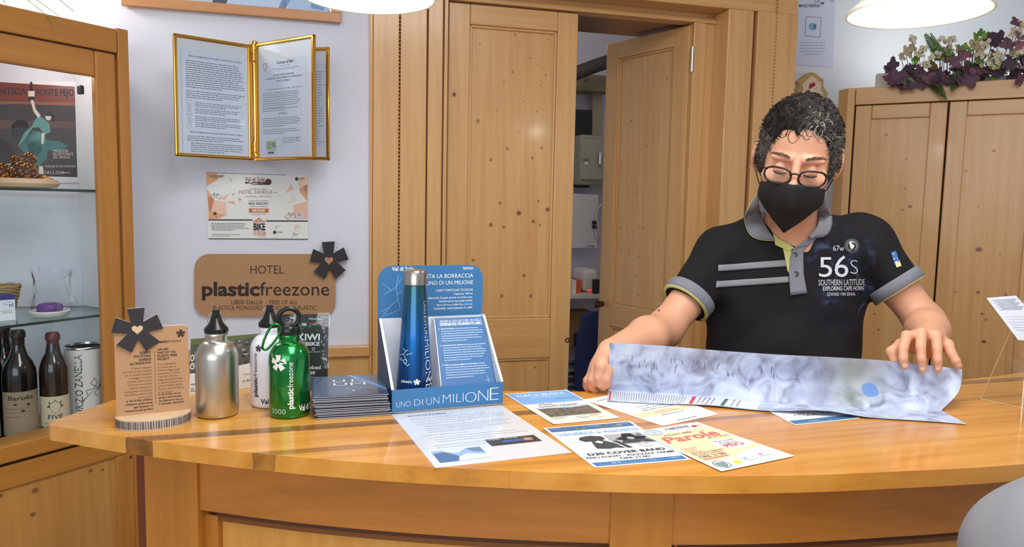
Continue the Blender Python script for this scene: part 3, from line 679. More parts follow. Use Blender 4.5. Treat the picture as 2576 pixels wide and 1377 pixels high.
# --- certificate
mb = MB(); mp = wallmap(.004)
C4 = [(519, 434.5), (774, 442), (775, 603), (523, 601.5)]
def cmap(x, y, l=0):   # x 0..1, y 0..1 down
    a = (C4[0][0] * (1 - x) + C4[1][0] * x, C4[0][1] * (1 - x) + C4[1][1] * x); b = (C4[3][0] * (1 - x) + C4[2][0] * x, C4[3][1] * (1 - x) + C4[2][1] * x)
    return WL.pt(a[0] * (1 - y) + b[0] * y, a[1] * (1 - y) + b[1] * y, .003 + l)
CW, CH = 1752., 1150.   # crop pixels: origin (140,100)
cm = lambda x, y, l=0: cmap((x - 140) / CW, (y - 100 - (x - 140) * .030) / (CH - 10) if False else (y - 100 - (x - 140) * .030 * (1 - (y - 100) / 1150)) / 1150, l)
sheet_base(mb, lambda x, y, l=0: cmap(x, y, l), 0, 0, 1, 1, .0012, M(226, 228, 226, .35))
sh = Sheet(mb, cm, -1)
OR1, OR2, OR3, OR4 = M(224, 160, 116, .4), M(198, 122, 78, .4), M(232, 196, 174, .4), M(226, 184, 160, .4); TAUP = M(176, 160, 150, .4)
for p, c in (([(140, 100), (330, 104), (345, 215), (140, 335)], OR1), ([(140, 380), (210, 490), (265, 570), (150, 520)], OR1), ([(150, 520), (265, 570), (205, 785), (165, 770)], OR2), ([(265, 570), (470, 620), (480, 830), (205, 785)], OR3), ([(165, 770), (480, 835), (330, 900), (155, 900)], OR1), ([(330, 565), (525, 470), (455, 570)], OR4), ([(470, 600), (600, 600), (640, 655)], OR1), ([(1500, 460), (1610, 295), (1642, 385)], OR4), ([(1730, 250), (1885, 250), (1885, 560), (1745, 460)], OR3), ([(1745, 380), (1885, 300), (1885, 580), (1860, 575)], OR1), ([(1640, 660), (1885, 585), (1885, 900), (1660, 900), (1640, 790)], OR4), ([(1480, 855), (1520, 885), (1640, 905), (1520, 908)], OR1), ([(570, 488), (605, 447), (612, 490)], TAUP), ([(685, 535), (745, 562), (705, 605)], TAUP), ([(525, 190), (555, 200), (600, 292)], TAUP), ([(1420, 475), (1435, 485), (1472, 535)], TAUP), ([(1535, 640), (1640, 470), (1720, 590)], M(222, 216, 208, .4)), ([(1730, 180), (1885, 160), (1885, 250), (1730, 250)], OR3)): sh.poly(p, c)
sh.up()
sh.line([(140, 100), (1510, 142)], 7, M(70, 70, 70)); sh.rect(155, 908, 925, 930, BLACK); sh.rect(1160, 922, 1888, 945, BLACK); sh.rect(158, 1238, 1890, 1252, M(60, 66, 66))
sh.text(245, 185, 'DOLOMEET', 44, BLACK, width=208, bold=.03); sh.ring(213, 155, 19, 19, 8, BLACK); sh.poly([(200, 168), (226, 168), (213, 190)], BLACK); sh.rect(240, 192, 360, 196, INK)
MAR = M(120, 30, 46)
sh.text(805, 255, 'Val di Sole', 78, MAR, width=345, bold=.02)
sh.poly([(805, 255), (830, 265), (860, 262), (915, 285), (935, 262), (1160, 262), (1210, 312), (940, 312), (905, 290), (875, 285), (830, 290), (808, 290)], M(50, 36, 44)); sh.ell(1212, 260, 54, 54, M(44, 40, 44))
sh.up(); sh.text(940, 302, 'BIKE', 26, WHITE, width=82, bold=.03); sh.text(1025, 302, 'HOTEL', 26, M(214, 120, 130), width=105, bold=.02); sh.rect(1185, 235, 1240, 285, M(110, 50, 54)); sh.l -= 1
sh.text(1032, 395, 'Si certifica che la struttura', 26, INK, 'c', width=305); sh.text(698, 462, 'HOTEL ZANELLA', 58, M(150, 112, 90), width=580, bold=.012)
for i in range(3): sh.ell(1300 + 28 * i, 440, 10, 10, M(150, 112, 90), 5)
sh.text(1032, 524, 'Via per Monte Rosa, 1 - 38024 Peio Fonti (TN)', 26, INK, 'c', width=440); sh.text(1034, 596, 'è risultata conforme al disciplinare', 24, INK, 'c', width=340)
sh.text(1034, 655, 'BIKE RESORT', 42, M(38, 46, 60), 'c', width=345, bold=.03); sh.text(1034, 692, 'conseguente la classificazione', 22, INK, 'c', width=300)
sh.rect(866, 718, 1208, 792, M(200, 114, 62)); sh.text(1034, 828, 'con il punteggio di 107/75', 24, INK, 'c', width=260); sh.up(); sh.text(1036, 772, 'BRONZE', 40, WHITE, 'c', width=215, bold=.05); sh.l -= 1
for bx, by in ((292, 500), (1590, 835)):     # bicycles
    for dx in (-52, 50): sh.ring(bx + dx, by + 12, 38, 38, 5, BLACK)
    sh.line([(bx - 52, by + 12), (bx - 22, by - 38), (bx + 35, by - 30), (bx + 50, by + 12)], 5, BLACK); sh.line([(bx - 22, by - 38), (bx, by + 15), (bx + 35, by - 30)], 5, BLACK); sh.line([(bx - 40, by - 50), (bx - 10, by - 48)], 6, BLACK); sh.line([(bx + 35, by - 30), (bx + 50, by - 40)], 5, BLACK)
sh.rect(245, 785, 300, 835, M(74, 64, 34)); sh.ring(268, 765, 30, 34, 12, M(206, 200, 160)); sh.rect(285, 862, 308, 874, BLACK)
sh.rect(1690, 815, 1805, 885, M(196, 206, 232)); sh.poly([(1710, 820), (1775, 820), (1740, 845)], M(50, 66, 150))
sh.poly([(918, 958), (1040, 878), (1165, 958)], OR2); sh.text(1043, 1090, 'BIKE', 118, M(30, 26, 28), 'c', width=205, bold=.07); sh.rect(940, 1105, 1150, 1180, OR2); sh.text(1090, 1215, 'bronze', 36, OR2, 'c', width=130)
sh.up(); sh.ring(1045, 945, 34, 34, 8, WHITE); sh.ring(1130, 945, 34, 34, 8, WHITE); sh.text(1045, 1172, 'RESORT', 62, M(228, 226, 224), 'c', width=190, bold=.04); sh.l -= 1
sh.lines(208, 865, 985, 5, 28, 13, INK, 3); sh.lines(210, 740, 1175, 2, 27, 11, INK, 5)
for x, y in ((1702, 208), (1310, 1130)): sh.ell(x, y, 32, 32, M(60, 72, 90)); sh.rect(x + 48, y - 16, x + 135, y - 9, INK); sh.rect(x + 48, y, x + 140, y + 7, INK)
sh.lines(1315, 1420, 1030, 2, 30, 12, GREY, 8); sh.lines(1295, 1440, 1220, 1, 10, 8, GREY, 9); sh.ring(1702, 1050, 56, 56, 8, OR4); sh.text(1702, 1045, 'BIKE', 26, OR2, 'c', width=60); sh.lines(1670, 1735, 1072, 1, 10, 10, OR2, 4)
sh.line([(1608, 1235), (1650, 1115), (1640, 1190), (1675, 1130), (1668, 1190), (1700, 1150), (1690, 1180), (1725, 1140)], 4, INK)
o = mb.build('certificate', loc=WL.pt(648, 600, .003)); tag(o, 'white and orange bike resort certificate between gold frames and cardboard sign', 'certificate')
# --- gold swing frames with documents
root = thing('document_display', 'brass swing-frame document display fixed to the white wall', 'document display', WL.pt(640, 405, 0))
hinge_t, _ = WL.hit(641, 250, .09)
hz0 = WL.hit(641, 402, .09)[1]; hz1 = WL.hit(641, 112, .09)[1]
HB = WL.P(hinge_t, .09, 0)
mb = MB(); mb.lathe([(.005, hz0 - .004), (.011, hz0 - .002), (.011, hz0 + .004), (.009, hz0 + .006), (.009, hz0 + .02)] + [(r_, hz0 + .022 + .004 * i) for i in range(6) for r_ in ((.0105 if i % 2 else .009),)] + [(.0075, hz0 + .06), (.0075, hz1 - .06)] + [(r_, hz1 - .05 + .004 * i) for i in range(8) for r_ in ((.0105 if i % 2 else .009),)] + [(.011, hz1 - .01), (.0125, hz1), (.011, hz1 + .008), (.004, hz1 + .011)], HB, GOLD, 24)
mb.build('spindle', root, smooth=True, auto=50)
for z_ in (hz1 - .03, hz0 + .018): mb = MB(); mb.fbox(WL, hinge_t - .012, hinge_t + .012, .0, .085, z_, z_ + .012, GOLD); mb.build('bracket', root, bevel=.002)
def page(a, b, z0, z1, nm, label):   # a = spindle-side point, b = free edge
    a, b = Vector(a), Vector(b); u = (b - a); Lh = u.length; u.normalize(); fr = Frame(a.x, a.y, math.degrees(math.atan2(u.y, u.x)))
    n = fr.n if fr.n.y < 0 else -fr.n
    if fr.n.y > 0: fr.n = n
    g = .0105; mbp = MB()
    for t0, t1, za, zb_ in ((0, Lh, z0, z0 + g), (0, Lh, z1 - g, z1), (0, g, z0, z1), (Lh - g, Lh, z0, z1)): mbp.fbox(fr, t0, t1, -.005, .005, za, zb_, GOLD)
    o = mbp.build(nm, root, bevel=.003)
    o['label'] = label
    m2 = MB(); m2.fbox(fr, g * .6, Lh - g * .6, -.0004, .0004, z0 + g * .6, z1 - g * .6, M(212, 214, 222, .35)); 
    return fr, Lh, o, m2
pz = .0
lb = PX(434, 90, 2.165); lb2 = PX(437, 390, 2.165)
frL, LL, oL, mL = page((HB.x - .010, HB.y - .002, 0), (lb.x, lb.y, 0), hz0 - .002, hz1 - .002, 'page_frame', 'left page of the brass swing frame')
sgn = 1 if frL.u.x > 0 else -1
def pagemap(fr, L, flip): # x from the viewer's left, y up, in metres
    return (lambda x, y, l=0: fr.P(L - x if flip else x, .0006 + l, hz0 + y))
mpL = pagemap(frL, LL, True); sh = Sheet(mL, mpL, 1); HH = hz1 - hz0
PG = M(206, 210, 226, .5); TXI = M(84, 86, 100, .6)
sh.poly([(.022, .004), (.218, .01), (.208, .302), (.018, .312)], PG); sh.up(); sh.rect(.0205, .01, .0212, .306, TXI)
sh.text(.120, .287, 'ESERCIZI DI SOMMINISTRAZIONE DI ALIMENTI E BEVANDE APERTI AL PUBBLICO', .0042, TXI, 'c', width=.155, bold=.03)
sh.lines(.034, .205, .274, 13, .0062, .0026, TXI, 1); sh.lines(.034, .205, .188, 4, .0062, .0026, TXI, 2)
for y0 in (.120, .080):
    for q in range(2): sh.lines(.058, .205, y0 + .036 - q * .018, 3, .0055, .0024, TXI, int(y0 * 100) + q)
    sh.line([(.036, y0), (.046, y0), (.046, y0 + .042), (.036, y0 + .042), (.036, y0)], .0006, TXI); sh.text(.0425, y0 + .008, 'TIPOLOGIA', .003, TXI, rot=90, width=.026)
sh.text(.120, .069, 'ESERCIZI DI SOMMINISTRAZIONE DI ALIMENTI E BEVANDE NON APERTI AL PUBBLICO', .0042, TXI, 'c', width=.155, bold=.03); sh.lines(.034, .205, .058, 3, .006, .0026, TXI, 4); sh.lines(.044, .205, .038, 5, .006, .0026, TXI, 5)
mL.build('page', oL)
g2 = MB(); g2.fbox(frL, .006, LL - .006, .0022, .0026, hz0 + .005, hz1 - .008, glass(fac=.9)); g2.build('clear_cover', oL)
rb = PX(792, 103, 2.163)
for k, (bb_, z0_, z1_) in enumerate(((PX(829, 118, 2.31), hz0 + .002, hz1 - .004), (rb, hz0 - .004, hz1 + .002))):
    frR, LR, oR, mR = page((HB.x + .008 , HB.y + (.012 if k == 0 else -.004), 0), (bb_.x, bb_.y, 0), z0_, z1_, 'page_frame', 'rear right page of the brass swing frame' if k == 0 else 'front right page of the brass swing frame')
    mpR = lambda x, y, l=0, fr=frR: fr.P(x, .0006 + l, hz0 + y)
    sh = Sheet(mR, mpR, 1); sh.poly([(.014, .012), (.226, .012), (.226, .295), (.014, .290)], PG); sh.up()
    if k == 1:
        sh.text(.132, .281, 'Comune di Peio', .0085, M(60, 60, 70), 'c', width=.075, bold=.05); sh.text(.132, .273, 'Provincia di Trento', .0038, TXI, 'c', width=.045); sh.lines(.07, .2, .267, 2, .004, .0016, TXI, 1, al='c')
        sh.poly([(.032, .288), (.05, .288), (.05, .274), (.041, .264), (.032, .274)], GREY); sh.up(); sh.poly([(.035, .285), (.047, .285), (.047, .275), (.041, .268), (.035, .275)], PG); sh.l -= 1
        sh.text(.125, .247, 'AUTORIZZAZIONE SANITARIA', .005, TXI, 'c', width=.095, bold=.03); sh.text(.125, .238, "ALL'APERTURA E MANTENIMENTO IN ESERCIZIO DI", .005, TXI, 'c', width=.165, bold=.03); sh.text(.125, .229, 'ESERCIZI PUBBLICI', .005, TXI, 'c', width=.062, bold=.03)
        sh.text(.125, .207, 'IL RESPONSABILE DEL SERVIZIO', .0036, TXI, 'c', width=.17); sh.lines(.028, .205, .197, 8, .0062, .0022, TXI, 11); sh.lines(.028, .205, .150, 2, .006, .0022, TXI, 12); sh.text(.12, .133, 'AUTORIZZA', .005, TXI, 'c', width=.04, bold=.03)
        sh.lines(.028, .205, .122, 5, .006, .0022, TXI, 13); sh.lines(.028, .205, .088, 3, .006, .0022, TXI, 14); sh.lines(.12, .2, .062, 4, .005, .002, TXI, 15)
        sh.rect(.042, .026, .09, .056, M(176, 186, 150)); sh.ring(.1, .05, .014, .014, .0012, M(150, 170, 196)); sh.up(); sh.rect(.046, .031, .07, .052, M(150, 164, 130)); sh.rect(.072, .036, .086, .05, M(120, 140, 130)); sh.rect(.05, .017, .08, .023, TXI)
    else: sh.lines(.06, .21, .27, 30, .0078, .002, TXI, 22)
    mR.build('page', oR); g2 = MB(); g2.fbox(frR, .006, LR - .006, .0022, .0026, hz0 + .005, hz1 - .008, glass(fac=.9)); g2.build('clear_cover', oR)
# --- framed picture at the top
root = thing('picture_frame', 'wide wooden picture frame with snowy scene above the brass document frames', 'picture', WL.pt(600, 40, 0))
tA, zA = WL.hit(304, 12, .022); tB, zB = WL.hit(858, 57, .022); zp = (zA + zB) / 2; fw = .030
PFW = wood((206, 150, 100), (176, 118, 66), 15, False, rough=.4, coat=.1)
mb = MB()
for a, b, z0, z1 in ((tA, tB, zp, zp + fw), (tA, tB, zp + .5 - fw, zp + .5), (tA, tA + fw, zp + fw, zp + .5 - fw), (tB - fw, tB, zp + fw, zp + .5 - fw)): mb.fbox(WL, a, b, .004, .022, z0, z1, PFW)
mb.build('frame', root, bevel=.002)
mb = MB(); mb.fbox(WL, tA + fw, tB - fw, .004, .012, zp + fw, zp + .5 - fw, M(176, 200, 236, .5)); sh = Sheet(mb, lambda x, y, l=0: WL.P(tA + fw + x, .0122 + l, zp + fw + y), 1)
SN, RK, BL_ = M(226, 234, 246), M(72, 76, 88), M(120, 160, 222)
w_ = tB - tA - 2 * fw
sh.rect(0, 0, w_, .18, M(190, 210, 240)); sh.up(); sh.poly([(0, 0), (.10, 0), (.085, .05), (.0, .07)], RK); sh.poly([(.225, 0), (.265, 0), (.285, .06), (.24, .06)], RK); sh.poly([(.265, 0), (.45, 0), (.42, .09), (.29, .05)], M(206, 224, 250)); sh.poly([(.10, .0), (.225, .0), (.24, .06), (.09, .05)], M(212, 216, 224)); sh.poly([(.42, 0), (.44, 0), (.50, .10), (.46, .10)], BL_); sh.poly([(.52, .01), (.56, .005), (.56, .03), (.52, .035)], BL_); sh.rect(.575, 0, .578, .16, M(130, 140, 165)); sh.up(); sh.poly([(0, .07), (.08, .06), (.24, .2), (.2, .44), (0, .44)], M(96, 116, 156)); sh.poly([(.24, .19), (.45, .11), (w_, .18), (w_, .44), (.2, .44)], SN)
mb.build('photograph', root)
g2 = MB(); g2.fbox(WL, tA + fw, tB - fw, .014, .0155, zp + fw, zp + .5 - fw, glass(fac=.8)); g2.build('pane', root)
# --- notice and wooden ornament on the right wall
mb = MB(); mr = lambda x, y, l=0: WR.pt(x, y, .003 + l)
LAV = M(206, 212, 236, .25, coat=.4)
mb.prism([mr(x, y) for x, y in ((2011, -150), (2107, -150), (2096, 170), (1998, 162))], WR.n * -.001, LAV); sh = Sheet(mb, mr, -1)
sh.text(2056, 7, 'LA', 9, INK, 'c'); sh.text(2010, 18, 'MASCHERINA', 8, INK, width=53, bold=.03); sh.text(2064, 22, '”', 17, INK, bold=.04); sh.lines(2088, 2104, 4, 1, 5, 4, GREY, 2)
sh.line([(2028, 42), (2066, 44), (2063, 94), (2025, 90), (2028, 42)], 2.2, M(140, 150, 180)); sh.poly([(2034, 62), (2044, 57), (2054, 62), (2053, 74), (2044, 77), (2035, 73)], M(120, 164, 196)); sh.up(); sh.ell(2050, 67, 4, 6, M(70, 118, 160)); sh.l -= 1
sh.lines(2010, 2078, 108, 5, 7.3, 2.6, M(150, 154, 184), 6, al='c')
o = mb.build('face_mask_notice', loc=WR.pt(2050, 160, 0)); tag(o, 'pale laminated face mask notice on the wall right of the post', 'notice')
root = thing('tree_ornament', 'pine tree shaped wooden wall ornament with snowman behind the man\'s head', 'ornament', WR.pt(2045, 300, 0))
def cp(x, y): return (1960 + x / 4.18, y / 4.18)
tree = [(345, 757), (385, 775), (470, 840), (463, 905), (515, 985), (500, 1035), (530, 1110), (545, 1200), (540, 1330), (130, 1330), (125, 1200), (150, 1100), (185, 1035), (162, 985), (218, 905), (203, 850), (300, 775)]
OAK = M(196, 158, 100, .5)
mb = MB(); mr2 = lambda x, y, l=0: WR.pt(x, y, .03 + l)
mb.prism([mr2(*cp(x, y)) for x, y in tree], WR.n * -.028, OAK); mb.build('board', root, bevel=.003)
mb = MB(); sh = Sheet(mb, mr2, -1)
inn = [(345 + (x - 345) * .74 + 6, 800 + (y - 757) * .93) for x, y in tree]
sh.poly([cp(x, y) for x, y in inn], M(232, 214, 186, .6)); sh.up()
for p, c in (([(310, 930), (318, 885), (372, 862), (384, 900), (325, 935)], (176, 44, 40)), ([(325, 935), (395, 905), (412, 945), (372, 985), (330, 975)], (240, 226, 206)), ([(345, 1000), (400, 975), (435, 1010), (425, 1045), (340, 1040)], (186, 50, 44)), ([(340, 1045), (430, 1045), (440, 1150), (320, 1150)], (238, 228, 214)), ([(275, 960), (325, 940), (320, 1000), (290, 1010)], (126, 92, 70)), ([(300, 1000), (308, 1000), (318, 1090), (306, 1090)], (110, 78, 56))): sh.poly([cp(x, y) for x, y in p], M(*c, .6))
sh.up(); sh.ell(*cp(372, 930), 1.2, 1.2, BLACK, 8); sh.ell(*cp(395, 925), 1, 1, BLACK, 8); sh.poly([cp(380, 940), cp(402, 945), cp(382, 952)], M(226, 130, 50))
for x, y in ((380, 820), (405, 850), (428, 880), (440, 960), (390, 870)): sh.ell(*cp(x, y), 1.6, 1.6, M(206, 176, 130), 8)
mb.build('painting', root)

# ================================================================== INSIDE THE VITRINE
mb = MB(); mp = wallmap(.003); sheet_base(mb, mp, -60, 205, 204, 460, .001, M(226, 226, 232, .4)); sh = Sheet(mb, mp, -1)
sh.poly([(-60, 203), (188, 218), (195, 446), (-60, 440)], M(58, 46, 46, .4)); sh.up()
sh.poly([(-60, 203), (188, 218), (189, 258), (-60, 248)], M(122, 42, 26, .4)); sh.poly([(-60, 300), (190, 306), (191, 325), (90, 318), (-60, 330)], M(92, 64, 54, .4)); sh.poly([(-60, 252), (189, 258), (189, 266), (40, 262), (-60, 264)], M(140, 82, 50, .4)); sh.poly([(28, 315), (48, 298), (70, 305), (75, 338), (30, 345)], M(30, 28, 30, .4)); sh.up()
sh.text(-20, 238, 'ANTICA', 17, M(52, 40, 40), width=88, bold=.06); sh.text(92, 241, 'FONTE PEJO', 17, M(52, 40, 40), width=94, bold=.06)
TE, TE2, SKN = M(92, 150, 146, .4), M(58, 108, 108, .4), M(222, 206, 196, .4)
sh.poly([(98, 290), (112, 300), (124, 312), (128, 332), (112, 340), (98, 320), (82, 322), (62, 352), (44, 370), (62, 332), (80, 318), (88, 302)], TE); sh.poly([(85, 328), (112, 336), (122, 362), (118, 400), (100, 418), (84, 412), (62, 384), (46, 370)], TE2); sh.poly([(120, 352), (150, 356), (172, 368), (150, 380), (120, 378)], TE2); sh.poly([(62, 352), (100, 330), (106, 380), (80, 400)], TE)
sh.up(); sh.poly([(77, 252), (84, 252), (90, 275), (102, 290), (96, 297), (84, 280)], SKN); sh.ell(122, 294, 8, 9, SKN); sh.poly([(98, 418), (108, 418), (110, 438), (98, 438)], SKN); sh.poly([(104, 335), (112, 335), (110, 362), (104, 362)], SKN)
sh.poly([(71, 252), (71, 232), (75, 222), (76, 206), (81, 206), (82, 222), (87, 232), (87, 252)], M(26, 20, 22, .3)); sh.up(); sh.rect(71, 229, 87, 243, SKN); sh.poly([(112, 286), (122, 282), (136, 288), (136, 308), (130, 304), (128, 292), (116, 292)], M(28, 24, 24, .4))
LT = M(212, 204, 198, .4)
sh.text(134, 383, 'MIGLIOR', 7, LT, width=38); sh.text(134, 391, 'RICOSTITUENTE', 7, LT, width=50); sh.text(134, 399, 'DEL SANGUE', 7, LT, width=42); sh.text(114, 421, 'Unica per la cura a domicilio', 7, LT, width=76); sh.text(84, 438, 'AN DALL', 8, LT, width=55); sh.text(140, 438, 'OGLIO', 8, LT, width=20); sh.lines(154, 190, 436, 1, 5, 3, LT, 2); sh.lines(-10, 34, 415, 4, 8, 4, LT, 5)
o = mb.build('poster', loc=WL.pt(90, 450, 0)); tag(o, 'old dark poster of woman raising bottle inside the display cabinet', 'poster')
# ornament on the upper shelf
p = PX(60, 473, 2.0); p.z = zs1 + .0005; root = thing('gilded_ornament', 'gilded pine cone ornament on a round beige base on the top glass shelf', 'ornament', p)
mb = MB(); mb.lathe([(.06, 0), (.078, .003), (.084, .012), (.080, .022), (.07, .025), (0, .026)], p, M(214, 184, 150, .55), 40); mb.build('base', root, smooth=True)
G2, BR2 = M(200, 148, 60, .25, 1), M(92, 50, 30, .4)
for i, (dx, dy, dz_, r_) in enumerate(((-.008, .01, .045, .022), (.022, -.01, .042, .02), (-.04, -.02, .04, .019), (.005, .02, .075, .017), (-.03, .02, .07, .014))):
    mb = MB(); c = p + Vector((dx, dy, dz_)); mb.sphere(c, r_ * .8, BR2, 14, (1, 1, 1.3))
    for k in range(46):
        zz = 1 - 2 * (k + .5) / 46; a = k * 2.4; rr = math.sqrt(1 - zz * zz); mb.sphere(c + Vector((rr * math.cos(a) * r_ * .9, rr * math.sin(a) * r_ * .9, zz * r_ * 1.2)), r_ * .22, G2 if k % 3 else BR2, 8, (1, 1, .6))
    mb.build('pine_cone', root, smooth=True)
mb = MB()
for a in range(7): t = a * .9; mb.tube([p + Vector((.03 * math.cos(t), .03 * math.sin(t), .026)), p + Vector((.055 * math.cos(t), .055 * math.sin(t), .032)), p + Vector((.078 * math.cos(t + .1), .078 * math.sin(t + .1), .024))], .004, G2, 6, taper=[1, .8, .2])
mb.build('leaf', root, smooth=True)
# lower shelf: candle, basket, box
p = PX(126, 786, 2.03); p.z = zs2 + .0005; root = thing('candle', 'purple candle on white dish in clear wrap on the lower glass shelf', 'candle', p)
mb = MB(); mb.lathe([(.035, 0), (.046, .004), (.051, .016), (.049, .018), (.044, .010), (0, .009)], p, M(238, 238, 236, .3), 40); mb.build('dish', root, smooth=True, auto=50)
mb = MB(); mb.lathe([(.026, .009), (.031, .016), (.032, .026), (.028, .034), (.018, .037), (0, .036)], p, M(112, 72, 140, .5, bump=1, bscale=90), 32); mb.build('wax', root, smooth=True)
mb = MB(); mb.tube([p + Vector((0, 0, .035)), p + Vector((.001, 0, .043))], .0014, M(200, 190, 180)); mb.build('wick', root)
mb = MB(); rd = random.Random(3); n = 26
rows = [[p + Vector((math.cos(2 * math.pi * i / n) * r_ * (1 + .22 * rd.uniform(-1, 1)), math.sin(2 * math.pi * i / n) * r_ * (1 + .22 * rd.uniform(-1, 1)) * .7 + .012, h_ * (1 + .1 * rd.uniform(-1, 1)))) for i in range(n)] for r_, h_ in ((.055, .012), (.058, .04), (.045, .065), (.05, .10), (.058, .13))]
mb.grid(rows, glass((.98, .98, .985), .2, .3), closed=True); mb.build('clear_wrap', root)
p = PX(-12, 790, 1.95); p.z = zs2 + .0005; mb = MB(); q = Frame(p.x, p.y, 50)
mb.fbox(q, -.05, .038, -.03, .03, zs2 + .0005, zs2 + .056, M(236, 238, 244, .5)); mb.fbox(q, -.0502, .0382, -.0302, .0302, zs2 + .056, zs2 + .068, M(58, 66, 130, .5)); sh = Sheet(mb, lambda x, y, l=0: q.P(x, .0302 + l, zs2 + y)); sh.text(.034, .036, 'm', .011, M(58, 66, 130), 'r'); sh.lines(-.01, .034, .026, 2, .005, .002, GREY, 2, al='r'); sh.ring(.022, .046, .012, .004, .001, M(90, 130, 190))
o = mb.build('small_carton', loc=p); tag(o, 'white and blue small carton at the left end of lower glass shelf', 'box')
p = PX(-5, 752, 2.05); p.z = zs2 + .0005; mb = MB(); WK = M(176, 148, 104, .8)
for k in range(12): mb.tube([p + Vector((.055 * (1 - .03 * (11 - k)) * math.cos(t * .349 + k * .17), .05 * (1 - .03 * (11 - k)) * math.sin(t * .349 + k * .17), .004 + k * .0068 + (.0015 if t % 2 else -.0015))) for t in range(18)], .0042, WK, 6, closed=True)
o = mb.build('wicker_basket', loc=p, smooth=True); tag(o, 'small wicker basket behind white and blue carton', 'basket')
# bottles on the cabinet floor
ZF = .8035
def wine(px, d, R_, H, label, parts, neck=.014, capc=(60, 22, 22), gl=(24, 20, 16), sh_h=.62, nm='wine_bottle', rough=.12):
    p = PX(px, 1000, d); p.z = ZF; root = thing(nm, label, 'bottle', p, 'old wine bottles in the display cabinet')
    g = M(*gl, rough, coat=.5); s_ = H * sh_h
    mb = MB(); mb.lathe([(R_ * .85, 0), (R_, .006), (R_, s_), (R_ * .96, s_ + .018), (R_ * .8, s_ + .038), (R_ * .52, s_ + .058), (neck * 1.15, s_ + .078), (neck, s_ + .095), (neck, H - .03)], p, g, 40); mb.build('glass_body', root, smooth=True, auto=60)
    mb = MB(); mb.lathe([(neck + .001, H - .055), (neck + .0015, H - .022), (neck + .0045, H - .02), (neck + .0045, H - .008), (neck + .001, H), (0, H + .001)], p, M(*capc, .4), 28); mb.build('capsule', root, smooth=True, auto=50)
    return p, root, R_, s_
def cyl(p, R_, ang0=None):      # wrap a sheet on a standing cylinder: x along the circumference (0 faces the camera), y height
    a0 = math.atan2(-p.y, -p.x) if ang0 is None else ang0
    return lambda x, y, l=0: Vector((p.x + (R_ + .0004 + l) * math.cos(a0 + x / R_), p.y + (R_ + .0004 + l) * math.sin(a0 + x / R_), p.z + y))
p, root, r_, s_ = wine(138, 2.02, .0365, .298, 'dark wine bottle with vine leaf label beside the white tube', 0, capc=(96, 40, 30), gl=(36, 22, 14))
mb = MB(); sh = Sheet(mb, cyl(p, r_)); CR = M(206, 194, 164, .7); sh.rect(-.045, .04, .045, .125, CR, 18); sh.up(); sh.text(0, .062, 'FIVE', .013, M(60, 54, 44), 'c', width=.036, bold=.02)
sh.poly([(0, .116), (.006, .108), (.016, .112), (.014, .102), (.022, .096), (.013, .094), (.008, .082), (0, .078), (-.008, .082), (-.013, .094), (-.022, .096), (-.014, .102), (-.016, .112), (-.006, .108)], M(86, 78, 66)); sh.lines(-.03, .03, .050, 2, .006, .002, M(90, 80, 66), 3, al='c'); mb.build('paper_label', root)
mb = MB(); mb.lathe([(.0152, .225), (.0156, .262)], p, M(150, 110, 70, .7), 28, cap=False); mb.build('neck_band', root, smooth=True)
p, root, r_, s_ = wine(51, 1.97, .0405, .312, 'dark wine bottle with big stained oval-neck label in cabinet', 0, capc=(46, 26, 24), sh_h=.60)
mb = MB(); sh = Sheet(mb, cyl(p, r_)); CR2 = M(150, 134, 112, .8); sh.rect(-.055, .03, .055, .150, CR2, 18); sh.up(); sh.text(0, .128, 'Barolo', .012, M(56, 46, 40), 'c', width=.06, bold=.03, shear=.1)
for x, y in ((-.012, .116), (.018, .114), (.005, .098)): sh.ell(x, y, .0045, .0028, M(40, 30, 28), 12)
sh.lines(-.04, .03, .104, 3, .011, .002, M(90, 78, 66), 4); sh.poly([(.03, .13), (.048, .12), (.05, .08), (.036, .1)], M(112, 96, 78)); mb.build('paper_label', root)
mb = MB(); mb2 = Sheet(mb, lambda x, y, l=0: cyl(p, r_ - .001 - max(0, (y - .19)) * .35)(x, y, l)); mb2.ell(0, .180, .014, .0085, M(206, 190, 150, .7)); mb2.up(); mb2.text(0, .1765, '1964', .006, M(60, 50, 40), 'c', width=.018); mb.build('vintage_label', root)
p, root, r_, s_ = wine(14, 2.02, .038, .318, 'dark wine bottle with red neck seal behind the oval-label bottle', 0, capc=(52, 28, 26), gl=(18, 22, 18))
mb = MB(); Sheet(mb, lambda x, y, l=0: cyl(p, r_ * .72)(x, y, l)).ell(.01, .235, .010, .010, M(150, 40, 32, .5)); mb.build('seal', root)
p, root, r_, s_ = wine(-46, 1.92, .0385, .30, 'wine bottle with cream label at the left picture edge', 0)
mb = MB(); Sheet(mb, cyl(p, r_)).rect(-.05, .03, .05, .14, M(200, 184, 150, .7), 18); mb.build('paper_label', root)
p = PX(217, 1000, 2.12); p.z = ZF; root = thing('gift_tube', 'white cylindrical gift tube with signature and metal rim in the cabinet', 'tube', p)
r_ = .0525; H = PX(217, 868, 2.12).z - ZF
mb = MB(); mb.lathe([(r_, 0), (r_, H - .006)], p, M(224, 222, 218, .5), 48)
sh = Sheet(mb, cyl(p, r_)); sh.text(-.008, .02, 'MAURIZIO ZANELLA', .021, M(50, 48, 50), rot=90, width=.205, yx=1, bold=.0); sh.line([(-.012, .085), (.005, .105), (.0, .12), (.02, .125), (.03, .14), (.022, .155), (.012, .14), (.035, .12), (.042, .135), (.02, .11), (.03, .10)], .0013, M(40, 40, 44), 5); sh.line([(-.01, .09), (.03, .13), (.045, .15)], .0011, M(40, 40, 44), 6); sh.lines(.012, .045, .05, 1, .01, .002, GREY, 2); sh.ell(.035, .064, .004, .003, GREY)
mb.build('body', root)
